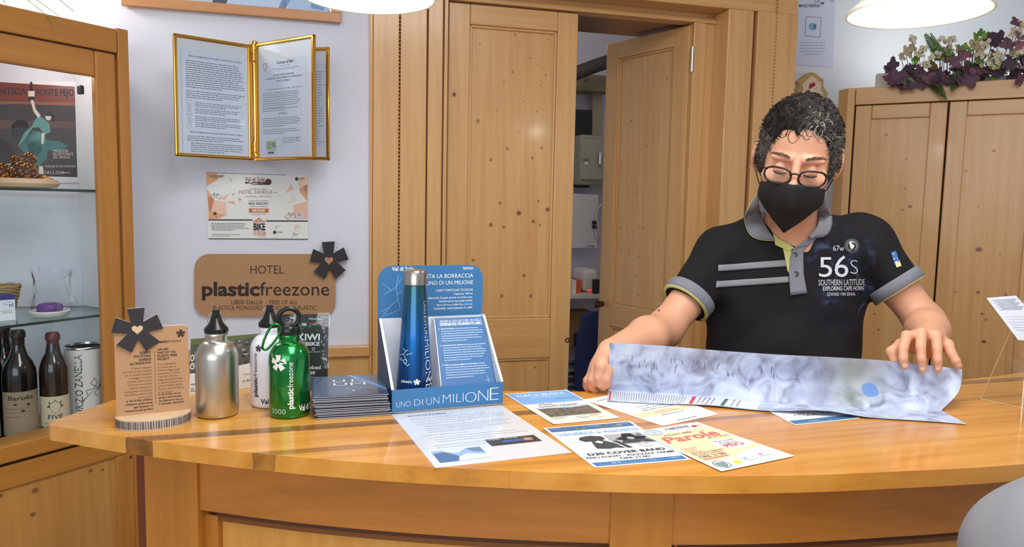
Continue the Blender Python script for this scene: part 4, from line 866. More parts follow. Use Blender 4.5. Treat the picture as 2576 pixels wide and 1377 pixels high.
mb = MB(); mb.lathe([(r_ + .001, H - .006), (r_ + .0015, H - .002), (r_ + .0005, H), (r_ - .003, H), (r_ - .004, H - .008), (0, H - .008)], p, STEEL, 48); mb.build('rim', root, smooth=True, auto=45)
# ================================================================== THINGS ON THE COUNTER
CT = 1.1003
# --- cardboard display card on a D-shaped honeycomb base
BL3, BR3 = PZ(293, 1049, CT + .017), PZ(477, 1030, CT + .017)
u = (BR3 - BL3); W_ = u.length; u.normalize(); n = Vector((u.y, -u.x, 0)); 
root = thing('display_card', 'small upright brown cardboard card with black star on honeycomb base', 'display card', (BL3 + BR3) / 2 - Vector((0, 0, .017)))
Hc = (PX(382, 823, (BL3.y + BR3.y) / 2).z - CT - .017)
mc = lambda x, y, l=0: BL3 + u * x + n * l + Vector((0, 0, y))
HON = M(196, 186, 178, .85)
mb = MB(); th = .008
pts = [(0, 0), (W_, 0), (W_, Hc - .004), (W_ - .004, Hc), (.02, Hc), (0, Hc)]
mb.prism([mc(x, y) for x, y in pts], n * -th, M(184, 144, 106, .8), HON)
sh = Sheet(mb, mc)
BRN = M(96, 66, 48, .7); BK3 = M(62, 46, 40, .7); cx_ = W_ * .515
def pxc(x, y): return (x - 25) / 490 * W_, (1190 - y - (x - 25) * .10 * ((y - 600) / 590)) / 590 * Hc
def tx(x, y, t, size, col, al, width, bold=0): X, Y = pxc(x, y); sh.text(X, Y, t, size * Hc / 590, col, al, bold, width * W_ / 490)
for i, t in enumerate(('QUESTA', 'STRUTTURA', 'ADERISCE', "ALL'INIZIATIVA")): tx(262, 772 + 22.5 * i, t, 16, BK3, 'r', (76, 116, 84, 142)[i], .05)
for i, t in enumerate(('WE ARE', 'PART OF THE', 'PLASTIC FREE', 'PROJECT')): tx(304, 757 + 21 * i, t, 15, BK3, 'l', (74, 122, 132, 82)[i], .05)
for i, t in enumerate(('Il nostro impegno', 'concreto, un piccolo gesto', 'con un grande obiettivo:', 'proteggere il nostro', 'pianeta. Nella nostra', 'struttura non troverai', 'plastiche monouso o', 'bottigliette in plastica.', 'Contribuisci anche tu alla', 'nostra scelta!')): tx(264, 868 + 21.5 * i, t, 14, BRN, 'r', (132, 190, 178, 148, 160, 160, 148, 180, 184, 96)[i])
for i, t in enumerate(('In Val di Pejo abbiamo', 'intrapreso questa strada:', 'ogni tentativo di', 'imitazione sarà gradito!')): tx(266, 1080 + 21.5 * i, t, 14, BK3, 'r', (176, 180, 130, 184)[i], .04)
for i, t in enumerate(('Our commitment', 'is a small step to', 'achieve a bigger goal:', 'protecting our planet.', "You won't find any", 'single-use plastic items', 'or plastic bottles in our', 'accommodation facility.', 'Do your part and help us', 'in our choice!')): tx(304, 852 + 20.5 * i, t, 14, BRN, 'l', (122, 124, 150, 152, 134, 166, 168, 166, 172, 98)[i])
for i, t in enumerate(('In Val di Pejo we are', 'going in this direction:', 'any attempt to copy us', 'is expressly welcomed!')): tx(306, 1052 + 20.5 * i, t, 14, BK3, 'l', (150, 158, 166, 168)[i], .04)
tx(300, 708, 'plastic', 20, BK3, 'l', 78, .05); tx(379, 706, 'freezone', 20, BK3, 'l', 88)
X, Y = pxc(285, 760); sh.rect(X - .0003, pxc(285, 1105)[1], X + .0003, Y, BRN)
X, Y = pxc(465, 652); sh.poly(aster(X, Y, .0068, 0), BK3)
mb.build('card', root)
mb = MB(); X, Y = pxc(176, 612); rr = .0365
m4 = lambda x, y, l=0: mc(x, y, .005 + l)
mb.prism([m4(x, y) for x, y in aster(X, Y, rr, 2)], n * -.0045, CHAR, HON); Sheet(mb, m4).poly(heart(X, Y + .001, .0085), M(214, 184, 150, .7)); mb.build('star', root)
mb = MB(); pts = []
for i in range(25):
    t = math.pi * i / 24; pts.append(BL3 + u * (W_ / 2 - math.cos(t) * (W_ / 2 + .002)) + n * (math.sin(t) ** .8 * .052 - th * .9 + .001 * 0) - Vector((0, 0, .017)))
dk = M(104, 92, 86, .9)
mb.prism(pts, (0, 0, .0169), M(222, 190, 150, .8), HON)
for i in range(46):     # honeycomb cells on the cut edge
    t = math.pi * (i + .5) / 46; q = BL3 + u * (W_ / 2 - math.cos(t) * (W_ / 2 + .0026)) + n * (math.sin(t) ** .8 * .0526 - th * .9) - Vector((0, 0, .017))
    tv = (u * math.sin(t) + n * math.cos(t) * .8).normalized(); ww = .0009 if i % 3 else .0015
    mb.add([q - tv * ww + Vector((0, 0, .002)), q + tv * ww + Vector((0, 0, .002)), q + tv * ww * .8 + Vector((0, 0, .015)), q - tv * ww + Vector((0, 0, .015))], [(0, 1, 2, 3)], dk)
mb.build('base', root)
# --- aluminium drinking bottles
ALU = M(198, 196, 190, .32, 1); WPA = M(232, 234, 244, .25, coat=.5); GRN = M(14, 138, 62, .22, .85, coat=.7); CAPB = M(18, 18, 20, .25)
def alu_bottle(px, py, R_, Hs, label, mat, cap):
    p = PZ(px, py, CT); p += Vector((p.x, p.y, 0)).normalized() * R_ * .95; p.z = CT
    root = thing('water_bottle', label, 'bottle', p)
    mb = MB(); s_ = Hs * .70
    prof = [(R_ * .86, 0), (R_ * .95, .0015), (R_, .007), (R_, s_)]
    for i in range(1, 9): a = math.pi / 2 * i / 8; prof.append((R_ - (R_ * .49) * (1 - math.cos(a)) , s_ + (Hs * .20) * math.sin(a) * (.75 + .25 * i / 8)))
    prof += [(R_ * .50, Hs * .925), (R_ * .515, Hs * .95), (R_ * .53, Hs * .965), (R_ * .53, Hs * .985), (R_ * .50, Hs)]
    mb.lathe(prof, p, mat, 64); mb.build('body', root, smooth=True, auto=50)
    rad = Vector((p.x, p.y, 0)).normalized(); side = Vector((rad.y, -rad.x, 0))
    c = MB(); k = R_ / .0365
    if cap == 'cone':
        c.lathe([(.0200 * k, Hs), (.0205 * k, Hs + .002), (.0205 * k, Hs + .007), (.018 * k, Hs + .010), (.012 * k, Hs + .017), (.0085 * k, Hs + .027), (0, Hs + .028)], p, CAPB, 40)
        q = p + Vector((0, 0, Hs + .024)); c.prism([q + side * x * k + rad * -.004 + Vector((0, 0, z)) for x, z in ((-.0085, 0), (.0085, 0), (.0065, .008), (.006, .016), (-.006, .016), (-.0065, .008))], rad * .008, CAPB)
        o = c.build('cap', root, smooth=True, auto=30)
        c = MB(); q = p + Vector((0, 0, Hs + .022)); c.tube([q + side * .014 * k * math.cos(t * .2618) + Vector((0, 0, .0145 * math.sin(t * .2618))) + rad * -.001 for t in range(24)], .0008, STEEL, 6, closed=True); c.build('key_ring', o, smooth=True)
    else:
        c.lathe([(.0200 * k, Hs), (.0205 * k, Hs + .002), (.0205 * k, Hs + .010), (.018 * k, Hs + .014), (0, Hs + .015)], p, CAPB, 40)
        q = p + Vector((0, 0, Hs + .028)); c.tube([q + side * (.0175 * math.cos(t * .2618)) * (1 if math.sin(t * .2618) > 0 else .95) + Vector((0, 0, .0165 * math.sin(t * .2618))) for t in range(24)], .0042, CAPB, 12, closed=True)
        o = c.build('cap', root, smooth=True, auto=40)
    return p, root, R_, o
Rb = .0358
p, root, R_, o = alu_bottle(548, 1056, Rb, .147, 'plain brushed silver metal drinking bottle with black cap', ALU, 'cone')
p, root, R_, o = alu_bottle(681, 1029, Rb, .147, 'white metal drinking bottle with black cap behind green bottle', WPA, 'cone')
mb = MB(); sh = Sheet(mb, cyl(p, R_)); sh.text(-.0245, .022, 'plastic', .0085, M(44, 40, 48), rot=90, width=.036, bold=.05); sh.text(-.0245, .0595, 'freezone', .0085, M(70, 66, 76), rot=90, width=.043); sh.text(-.018, .010, 'Val di Sole', .009, M(44, 40, 48), width=.052, bold=.04); sh.poly(aster(-.021, .112, .006), M(60, 60, 70)); mb.build('printed_logo', root)
p, root, R_, o = alu_bottle(729, 1056, Rb * .985, .146, 'shiny green metal drinking bottle with carabiner clip', GRN, 'loop')
mb = MB(); sh = Sheet(mb, cyl(p, R_)); WT = M(236, 240, 238, .4)
sh.text(.006, .019, 'plastic', .0095, WT, rot=90, width=.037, bold=.05); sh.text(.006, .0575, 'freezone', .0095, WT, rot=90, width=.044)
sh.poly(aster(-.019, .100, .014, 0), WT); sh.up(); sh.poly(heart(-.019, .1, .003), GRN); sh.l -= 1
sh.text(-.034, .010, '3000', .0095, WT, width=.027, bold=-.02); sh.text(.016, .013, 'Val di Sole', .011, WT, width=.042, bold=.04); mb.build('printed_logo', root)
mb = MB(); rad = Vector((p.x, p.y, 0)).normalized(); side = Vector((rad.y, -rad.x, 0))
A_ = p + side * -.018 - rad * .012 + Vector((0, 0, .164)); B_ = p + side * -.042 - rad * .012 + Vector((0, 0, .121)); ax = (B_ - A_).normalized(); bx = (ax.cross(rad)).normalized()
ln_ = (B_ - A_).length; loop = []
for i in range(28):
    t = 2 * math.pi * i / 28; loop.append((A_ + B_) / 2 + ax * (math.cos(t) * ln_ / 2) + bx * (math.copysign(abs(math.sin(t)) ** .6, math.sin(t)) * .0090 * (1 - .25 * math.cos(t))))
mb.tube(loop, .0021, M(20, 130, 50, .25, .8), 10, closed=True); cb = mb.build('carabiner', root, smooth=True)
mb = MB(); mb.tube([A_ + ax * .016 + bx * -.0095, A_ + ax * .036 + bx * -.0086], .0019, STEEL, 10); mb.build('gate', cb, smooth=True)
# --- leaflets standing at the back edge
STO, STO2 = M(84, 86, 84, .5), M(118, 122, 116, .5)
a, b = PZ(476, 994, CT), PZ(660, 972, CT); hz = Vector((0, 0, PX(556, 858, a.y).z - CT)); back_ = Vector((.0, .012, 0))
Wc = (b - a).length; mp = quadmap(a, b, b + hz + back_, a + hz + back_, Wc, hz.z, lift_to=(0, -1, 0))
root = thing('landscape_card', 'river stone photo card standing behind silver and white bottles', 'card', (a + b) / 2)
mb = MB(); sheet_base(mb, mp, 0, 0, Wc, hz.z, .001, M(232, 232, 228, .4)); sh = Sheet(mb, mp); hh = hz.z
sh.rect(0, hh * .38, Wc, hh, M(86, 88, 84, .5)); sh.up(); rd = random.Random(4)
for i in range(120): x, y, r = rd.uniform(.006, Wc - .006), rd.uniform(hh * .42, hh * .95), rd.uniform(.0015, .006); sh.poly([(x + r * math.cos(t) * rd.uniform(.8, 1.2), y + r * .55 * math.sin(t)) for t in [k * .7854 for k in range(8)]], M(*[rd.choice(((120, 122, 116), (64, 66, 64), (150, 150, 144), (96, 100, 92), (50, 54, 50)))][0], .5)); sh.l = 2 + (i % 40) * .02
sh.l = 4; sh.poly([(0, hh * .36), (Wc * .3, hh * .34), (Wc * .55, hh * .42), (Wc * .8, hh * .46), (Wc, hh * .52), (Wc, 0), (0, 0)], M(236, 236, 232, .4)); sh.poly([(0, hh * .88), (Wc * .4, hh * .9), (Wc, hh * .94), (Wc, hh), (0, hh)], M(96, 110, 70, .5)); sh.up()
sh.text(.0, hh * .60, 'OUR', .013, WT, width=.019, bold=.04); sh.text(.0, hh * .45, 'OST', .013, WT, width=.019, bold=.04); sh.ell(Wc * .90, hh * .62, .013, .016, M(232, 232, 232)); sh.up(); sh.text(Wc * .9, hh * .60, 'Scopri', .004, INK, 'c'); sh.ring(Wc * .9, hh * .62, .011, .014, .0008, INK)
sh.lines(.002, .022, hh * .17, 2, .009, .004, GREY, 2); sh.text(Wc * .72, hh * .24, 'rinnovabile', .006, GREY, width=.034); sh.text(Wc * .72, hh * .12, 'e della Val', .006, INK, width=.030, shear=.3); sh.lines(.002, Wc * .6, hh * .05, 1, .01, .003, GREY, 5)
mb.build('card', root); mb = MB(); mb.add([mp(Wc * .3, hh * .8, -.0012), mp(Wc * .7, hh * .8, -.0012), mp(Wc * .7, 0, -.035), mp(Wc * .3, 0, -.035)], [(0, 1, 2, 3)], M(232, 232, 228, .6)); mb.build('stand_flap', root)
a, b = PZ(692, 985, CT), PZ(824, 982, CT); a.y += .0; hz = Vector((0, 0, PX(760, 795, a.y).z - CT)); mp = quadmap(a, b, b + hz + Vector((0, .01, 0)), a + hz + Vector((0, .01, 0)), 1, 1, lift_to=(0, -1, 0))
root = thing('app_flyer', 'black and white bike app flyer in clear holder behind green bottle', 'flyer', (a + b) / 2)
mb = MB(); sheet_base(mb, mp, 0, 0, 1, 1, .001, M(52, 52, 54, .35)); sh = Sheet(mb, mp); rd = random.Random(9)
for i in range(90): x, y = rd.uniform(.02, .5), rd.uniform(.4, .97); sh.rect(x, y, x + rd.uniform(.02, .1), y + rd.uniform(.008, .04), M(*rd.choice(((150, 150, 150), (84, 84, 86), (200, 200, 200), (110, 110, 112))), .4)); sh.l = 1 + (i % 30) * .02
for i in range(40): x, y = rd.uniform(.86, .97), rd.uniform(.35, .97); sh.rect(x, y, x + rd.uniform(.01, .03), y + rd.uniform(.008, .03), M(*rd.choice(((140, 140, 140), (190, 190, 190))), .4))
sh.l = 2; ky = .19 / .135
def ft(x, y, t, s_, width, c=WT, b_=.0): sh.text(x, y, t, s_, c, 'l', b_, width)
ft(.62, .93, 'Official App', .025, .26); ft(.62, .865, 'Val di Sole', .04, .26, M(196, 60, 84), .02); ft(.42, .66, 'KIWI', .085, .42, WT, .05); ft(.50, .59, 'EBIKE', .05, .34, WT, .05); ft(.5, .50, 'Scan to touch', .02, .36); ft(.46, .28, 'Download', .05, .40, WT, .03); ft(.46, .22, 'our app', .05, .30, WT, .03); sh.lines(.5, .85, .17, 2, .03, .012, WT, 3); sh.ring(.72, .545, .03, .02, .008, WT)
mb.build('flyer_sheet', root)
mb = MB(); mp2 = mp; g_ = glass(fac=1.0); mb.prism([mp(-.03, -.01, .004), mp(1.03, -.01, .004), mp(1.03, 1.02, .004), mp(-.03, 1.02, .004)], mp(0, 0, -.002) - mp(0, 0, 0), g_); mb.build('clear_holder', root)
# --- stack of booklets
FL, FRr, BLs = PZ(797, 1056, CT), PZ(985, 1045, CT), PZ(783, 988, CT)
e1 = (FRr - FL); lx = e1.length; e1.normalize(); e2 = Vector((-e1.y, e1.x, 0)); ly = .150
NB = 13; tb = .0405 / NB
COVC = [(70, 82, 104), (62, 74, 96), (84, 96, 116), (58, 66, 88)]
def bk(mb, x0, y0, z, h):
    o_ = FL + e1 * x0 + e2 * y0; mpz = lambda x, y, l=0: o_ + e1 * x + e2 * y + Vector((0, 0, z + l))
    mb.hexa([mpz(0, 0), mpz(lx, 0), mpz(lx, ly), mpz(0, ly), mpz(0, 0, h), mpz(lx, 0, h), mpz(lx, ly, h), mpz(0, ly, h)], M(196, 198, 202, .5)); return mpz
mb = MB(); mpz = bk(mb, 0, 0, 0, tb * .62); zc_ = [0]
proto = None; grp = 'booklets stacked on the counter'
words = ['bottom', 'second from bottom', 'third from bottom', 'fourth from bottom', 'fifth from bottom', 'sixth from bottom', 'middle', 'sixth from top', 'fifth from top', 'fourth from top', 'third from top', 'second from top']
root = thing('booklet', 'bottom booklet of the dark blue stack beside blue display box', 'booklet', FL, grp)
mb.build('pages', root)
COVM = M(64, 76, 98, .25, coat=.3)
cv = MB()
for z in (0.0001, tb * .62): 
    m_ = lambda x, y, l=0: FL + e1 * x + e2 * y + Vector((0, 0, z + l)); cv.hexa([m_(-.0003, -.0004), m_(lx + .0003, -.0004), m_(lx + .0003, ly), m_(-.0003, ly), m_(-.0003, -.0004, tb * .16), m_(lx + .0003, -.0004, tb * .16), m_(lx + .0003, ly, tb * .16), m_(-.0003, ly, tb * .16)], COVM)
cvo = cv.build('cover', root); kids = list(root.children); rd = random.Random(2)
for i in range(1, NB):
    r2 = root.copy(); COL.objects.link(r2); r2.location = FL + Vector((0, 0, tb * i)) + e1 * (rd.uniform(-.003, .002) - .0006 * i) + e2 * rd.uniform(-.002, .003); r2.rotation_euler = (0, 0, R(rd.uniform(-1, 1)))
    if i < NB - 1: r2['label'] = words[i] + ' booklet of the dark blue stack beside blue display box'
    else: r2['label'] = 'topmost booklet with comet cover on the stack beside blue display box'
    ORG[r2.name] = r2.location.copy()
    for c_ in kids:
        c2 = c_.copy(); COL.objects.link(c2); c2.parent = r2; ORG[c2.name] = ORG[r2.name]
        if i == NB - 1 and 'cover' in c2.name: top_cover = c2
ztop = CT + tb * (NB - 1) + tb * .80; off_ = r2.location - FL
mb = MB(); mt_ = lambda x, y, l=0: Vector((FL.x + off_.x, FL.y + off_.y, ztop)) + e1 * x + e2 * y + Vector((0, 0, l)); sh = Sheet(mb, mt_)
sh.poly([(0, 0), (lx, 0), (lx, ly), (0, ly)], M(74, 92, 118, .25, coat=.3)); sh.up(); sh.poly([(.055, ly), (.085, ly), (lx, .045), (lx, .02), (.1, .07)], M(70, 112, 164, .25, coat=.3)); sh.poly([(.05, 0), (lx, 0), (lx, .02), (.09, .05)], M(58, 68, 92, .25, coat=.3)); sh.up(); sh.poly([(.066, ly), (.071, ly), (lx, .037), (lx, .034)], M(150, 184, 214, .3))
sh.text(.036, .098, 'UD', .021, WT, width=.058, bold=-.012, sp=1.3); sh.text(.036, .071, 'UM', .021, WT, width=.058, bold=-.012)
sh.ell(.06, .045, .0016, .002, WT); sh.ell(.07, .03, .002, .003, WT); sh.lines(.012, .02, .1, 1, .01, .001, WT, 1); sh.lines(.108, .118, .104, 1, .01, .001, WT, 1); mb.build('cover_print', r2)
# --- blue display box with tray, back card and sloped info card
A0, A1 = PZ(986, 1042.6, CT), PZ(1264.9, 1018, CT); A0.z = A1.z = CT
e1 = (A1 - A0); bw = e1.length; e1.normalize(); e2 = Vector((-e1.y, e1.x, 0)); bd_ = .125
P_ = lambda x, y, z: A0 + e1 * x + e2 * y + Vector((0, 0, z))
root = thing('display_box', 'blue and white cardboard counter display box holding a flask', 'display box', (A0 + A1) / 2)
BLU = M(58, 116, 168, .45); BLD = M(52, 104, 158, .45); WI = M(232, 234, 240, .6); hl = .0435; th = .003
hb = PX(1085, 668, A0.y * .5 + A1.y * .5 + bd_ * .92).z - CT; hs = PX(1080, 796, (A0.y + A1.y) / 2 + bd_ * .9).z - CT
mb = MB()
mb.prism([P_(0, 0, 0), P_(bw, 0, 0), P_(bw, bd_, 0), P_(0, bd_, 0)], (0, 0, .003), WI)
mb.prism([P_(0, 0, 0), P_(bw, 0, 0), P_(bw, 0, hl), P_(0, 0, hl)], e2 * th, BLU)
mb.prism([P_(th, th + .0002, 0.003), P_(bw - th, th + .0002, 0.003), P_(bw - th, th + .0002, hl - .0006), P_(th, th + .0002, hl - .0006)], e2 * .0008, WI)
sh = Sheet(mb, lambda x, y, l=0: P_(x, -l, y)); Wl = WT
xx = .008
for word, sz, wd_ in (('UNO', .0115, .026), ('DI', .0135, .016), ('UN', .0150, .024), ('MILI', .0185, .040), ('O', .0215, .022), ('N', .024, .020), ('E', .0275, .018)):
    sh.text(xx, .0115 if sz < .02 else .0095, word, sz * .98, WT, width=wd_, bold=-.026); xx += wd_ + (.007 if word in ('UNO', 'DI', 'UN') else .0035)
mb.build('tray', root)
for k, x in enumerate((0, bw - th)):
    mb = MB(); mb.prism([P_(x, th, 0), P_(x, bd_, 0), P_(x, bd_, hs), P_(x, bd_ - .012, hs), P_(x, th, hl)], e1 * th, M(66, 82, 108, .5) if k == 0 else WI)
    xi = x + th + .0002 if k == 0 else x - .0004
    mb.prism([P_(xi, th, .003), P_(xi, bd_, .003), P_(xi, bd_, hs - .001), P_(xi, bd_ - .012, hs - .001), P_(xi, th, hl - .001)], e1 * .0003, WI); 
    mb.prism([P_(x - .0006, th, hl), P_(x + th + .0012, th, hl), P_(x + th + .0012, bd_ - .012, hs), P_(x - .0006, bd_ - .012, hs)], (0, 0, .0012), WI); mb.build('side_panel', root)
mb = MB(); rr = .028; out = [(0, .0), (bw, 0)]
for cx, a0 in ((bw - rr, 0), (rr, 90)):
    for i in range(9): t = R(a0 + 90 * i / 8); out.append((cx + rr * math.cos(t), hb - rr + rr * math.sin(t)))
mb.prism([P_(x, bd_, z) for x, z in out], e2 * .003, BLU)
sh = Sheet(mb, lambda x, y, l=0: P_(x, bd_ - .0002 - l, y))
bx = lambda px: (px - 960) / 245 * bw; by = lambda py: hb - (py - 668) * (hb - hs) / 127
def tb_(px, py, t, s, wd, al='r', b=0): sh.text(bx(px), by(py), t, s * (hb - hs) / 127, WT, al, b, wd / 245 * bw)
tb_(990, 680, 'Val di Sole', 10, 50, 'l', .04); tb_(1181, 680, 'TRENTINO', 7, 26, 'r', .02); tb_(1181, 700, 'ACQUISTA LA BORRACCIA', 10.5, 152); tb_(1181, 717, 'E FAI PARTE DI UNO DI UN MILIONE', 10.5, 210) if False else tb_(1181, 717, 'UNO DI UN MILIONE', 10.5, 112); tb_(1181, 734, 'CARATTERISTICHE TECNICHE', 6, 89)
for i, (t, wd) in enumerate((('Capienza: 430 ml', 46), ('Materiale: Doppia parete in acciaio inox', 105), ('Performance: bevande fredde', 80), ('fino a 24 ore e calde fino a 12 ore', 86), ('Sostenibile: senza bisfenolo A e BPS', 92))): tb_(1180, 743 + 9 * i, t, 5, wd, 'r', .015)
for ln in ([(1005, 690), (1000, 720), (990, 728), (975, 715), (968, 712)], [(990, 728), (972, 738)], [(1000, 720), (1012, 700)], [(1000, 720), (1004, 750), (985, 770), (965, 780)], [(1004, 750), (1010, 775), (975, 790)], [(985, 770), (970, 792)], [(1003, 738), (1014, 730)]): sh.line([(bx(x), by(y)) for x, y in ln], .0009, M(150, 190, 220))
mb.build('back_card', root)
mb = MB()     # sloped information card
x0t, x1t, x0b, x1b = .128, bw - .006, .100, bw - .004
S0, S1 = P_(x0b, .012, .010), P_(x1b, .012, .010); S3, S2 = P_(.108, bd_ - .02, hs - .002), P_(bw - .006, bd_ - .02, hs - .002)
mp = quadmap(S0, S1, S2, S3, 1, 1, lift_to=(0, -1, .3)); sheet_base(mb, mp, 0, 0, 1, 1, .002, BLD); sh = Sheet(mb, mp)
sh.text(.52, .945, 'GRAZIE AL SUO QR CODE, VIVI DELLE', .030, WT, 'c', width=.86); sh.text(.52, .905, 'ESPERIENZE INDIMENTICABILI', .032, WT, 'c', width=.86, bold=.04)
PB = M(190, 212, 234, .5)
sh.lines(.10, .95, .86, 6, .0295, .011, PB, 1); sh.lines(.10, .95, .655, 7, .0295, .011, PB, 2); sh.lines(.10, .95, .42, 6, .0295, .011, PB, 3); sh.text(.10, .860, 'Scopri il video', .014, WT, width=.25, bold=.05); sh.text(.10, .655, 'Vincerai 1 di un milione', .014, WT, width=.4, bold=.05); sh.text(.10, .42, 'Partecipa agli incontri', .014, WT, width=.6, bold=.05)
for y in (.865, .66, .425): sh.ell(.06, y, .012, .006, WT, 8)
sh.text(.45, .155, 'UNODIUNMILIONE.COM', .028, WT, 'c', width=.46); sh.line([(.87, .16), (.87, .27)], .006, PB); sh.line([(.80, .22), (.93, .22)], .003, PB)
mb.build('info_card', root)
mb = MB(); mb.prism([P_(.098, .004, .003), P_(.0985, bd_, .003), P_(.106, bd_, hs - .004), P_(.106, bd_ - .022, hs - .004), P_(.098, .012, .012)], e1 * .0015, WI); mb.build('divider', root)
mb = MB(); mb.prism([P_(.0035, bd_ - .0012, .0035), P_(bw - .0035, bd_ - .0012, .0035), P_(bw - .0035, bd_ - .0012, hs - .001), P_(.0035, bd_ - .0012, hs - .001)], e2 * .0008, WI); mb.build('inner_back', root)
# --- blue steel flask in the box
p = P_(.056, .058, .0032); root = thing('steel_flask', 'tall tapered blue steel flask with silver lid standing in display box', 'flask', p)
Hf = PX(1045, 679, p.y).z - p.z; k = Hf
def flask_mat():
    mt = bpy.data.materials.new('blue_lacquer'); mt.use_nodes = True; nt = mt.node_tree; q = nt.nodes['Principled BSDF']; tc = nt.nodes.new('ShaderNodeTexCoord'); sp = nt.nodes.new('ShaderNodeSeparateXYZ'); nt.links.new(tc.outputs['Object'], sp.inputs[0])
    mr_ = nt.nodes.new('ShaderNodeMapRange'); mr_.inputs[1].default_value = 0; mr_.inputs[2].default_value = Hf; nt.links.new(sp.outputs[2], mr_.inputs[0]); rp = nt.nodes.new('ShaderNodeValToRGB'); e = rp.color_ramp.elements
    e[0].position = .05; e[0].color = lin((8, 46, 110)) + (1,); e[1].position = .9; e[1].color = lin((40, 96, 104)) + (1,); x = e.new(.5); x.color = lin((14, 104, 176)) + (1,)
    nt.links.new(mr_.outputs[0], rp.inputs[0]); nt.links.new(rp.outputs[0], q.inputs['Base Color']); q.inputs['Metallic'].default_value = .85; q.inputs['Roughness'].default_value = .24; q.inputs['Coat Weight'].default_value = .6; q.inputs['Coat Roughness'].default_value = .05; return mt
rbase, rtop = .0345, .0208; zc0 = Hf - .0285
mb = MB(); mb.lathe([(rbase * .9, 0), (rbase, .003), (rbase, .02)] + [(rbase + (rtop - rbase) * (s_ / 14) ** 1.12, .02 + (zc0 - .024) * s_ / 14) for s_ in range(15)] + [(rtop - .001, zc0)], p, flask_mat(), 64); mb.build('body', root, smooth=True, auto=50)
mb = MB(); mb.lathe([(rtop - .001, zc0), (rtop + .0008, zc0 + .001), (rtop + .0008, Hf - .004), (rtop - .001, Hf - .001), (rtop - .004, Hf), (0, Hf)], p, M(190, 182, 174, .25, 1), 56); mb.build('lid', root, smooth=True, auto=40)
rz = lambda z: rbase + (rtop - rbase) * (max(0, z - .02) / (zc0 - .024)) ** 1.12
a0 = math.atan2(-p.y, -p.x)
fm = lambda x, y, l=0: Vector((p.x + (rz(y) + .0004 + l) * math.cos(a0 + x / .03), p.y + (rz(y) + .0004 + l) * math.sin(a0 + x / .03), p.z + y))
mb = MB(); sh = Sheet(mb, fm); yy = .195
mb0 = mb; mb = MB(); sh = Sheet(mb, fm)
for word, sz, wd_ in (('UNO', .007, .024), ('DI', .008, .016), ('UN', .0095, .02), ('MILI', .0125, .034), ('O', .0145, .019), ('N', .0155, .018), ('E', .017, .013)):
    sh.text(.0215 - (.195 - yy) * .012, yy, word, sz, WT, width=wd_, rot=-90, bold=-.02); yy -= wd_ + .004
mb.build('lettering', root); mb = MB(); sh = Sheet(mb, fm)
for ln in ([(-.030, .094), (-.022, .097), (-.018, .102), (-.012, .106)], [(-.022, .097), (-.018, .09), (-.014, .085), (-.016, .08)], [(-.018, .102), (-.024, .108)], [(-.028, .086), (-.022, .084), (-.018, .079), (-.012, .076), (-.009, .08)], [(-.016, .096), (-.004, .100)], [(-.026, .09), (-.03, .084), (-.034, .092)]): sh.line(ln, .0011, M(180, 210, 226))
sh.ring(-.018, .084, .004, .004, .001, M(200, 220, 230)); mb.build('deer_drawing', root); mb = MB(); sh = Sheet(mb, fm); sh.poly(aster(.004, .046, .0055), WT); sh.text(-.024, .0445, 'plastic', .005, WT, width=.02, bold=.04); sh.text(.0235, .046, 'Val di Sole', .006, WT, width=.028, bold=.04); mb.build('printed_logo', root)

# --- sheets lying on the counter
def flat(px4, w, h, name, label, cat, z=CT, z2=None, matp=None, curl=.0, t=.0004, nx=16, ny=16, group=None):
    """px4: bottom-left, bottom-right, top-right, top-left in the photo"""
    zz = z2 or [z] * 4; q = [PZ(*p_, z_ + .0004) for p_, z_ in zip(px4, zz)]
    bl = (lambda a, b: curl * (abs(2 * a - 1) ** 9 * .6 + abs(2 * b - 1) ** 9 * .4)) if curl else None
    mp = quadmap(*q, w, h, lift_to=(0, 0, 1), bulge=bl); mb = MB(); sheet_base(mb, mp, 0, 0, w, h, t, matp or M(240, 241, 244, .5), nx, ny)
    return mb, Sheet(mb, mp, 1, .00018), sum((Vector(v) for v in q), Vector()) / 4, mp
def done(mb, name, c, label, cat, group=None): o = mb.build(name, loc=c); tag(o, label, cat, group); return o
# laminated page under the box (passes in front of it)
mb, sh, c, mp = flat([(1094.9, 1177.6), (1438.5, 1138.5), (1262, 1020), (986, 1044)], 210, 150, '', '', '', t=.0006, matp=M(226, 231, 238, .12, coat=.8)); TI = M(176, 184, 196, .3); 
sh.text(24, 138, 'Borraccia Uno di un Milione', 4.5, M(120, 128, 140, .3), bold=.04, width=70); sh.lines(24, 196, 129, 4, 6, 2.2, TI, 1); sh.lines(34, 190, 103, 4, 6, 2.2, TI, 2); sh.lines(24, 140, 77, 1, 6, 2.2, TI, 3); sh.lines(34, 196, 70, 3, 6, 2.2, TI, 4); sh.lines(24, 170, 49, 2, 6, 2.2, TI, 5)
sh.rect(107, 34, 191, 52, M(48, 54, 60, .25), 6); sh.rect(12, 9, 88, 36, M(150, 178, 216, .25), 6); sh.up(); sh.rect(130, 40, 168, 45, M(50, 104, 180, .25), 4); sh.poly([(166, 40), (180, 39), (182, 46), (168, 47)], M(196, 140, 120, .3)); rd = random.Random(5)
for i in range(40): x, y = rd.uniform(109, 186), rd.uniform(35, 50); sh.rect(x, y, x + rd.uniform(1, 5), y + .8, M(*rd.choice(((92, 88, 80), (120, 116, 110), (30, 34, 40))), .3))
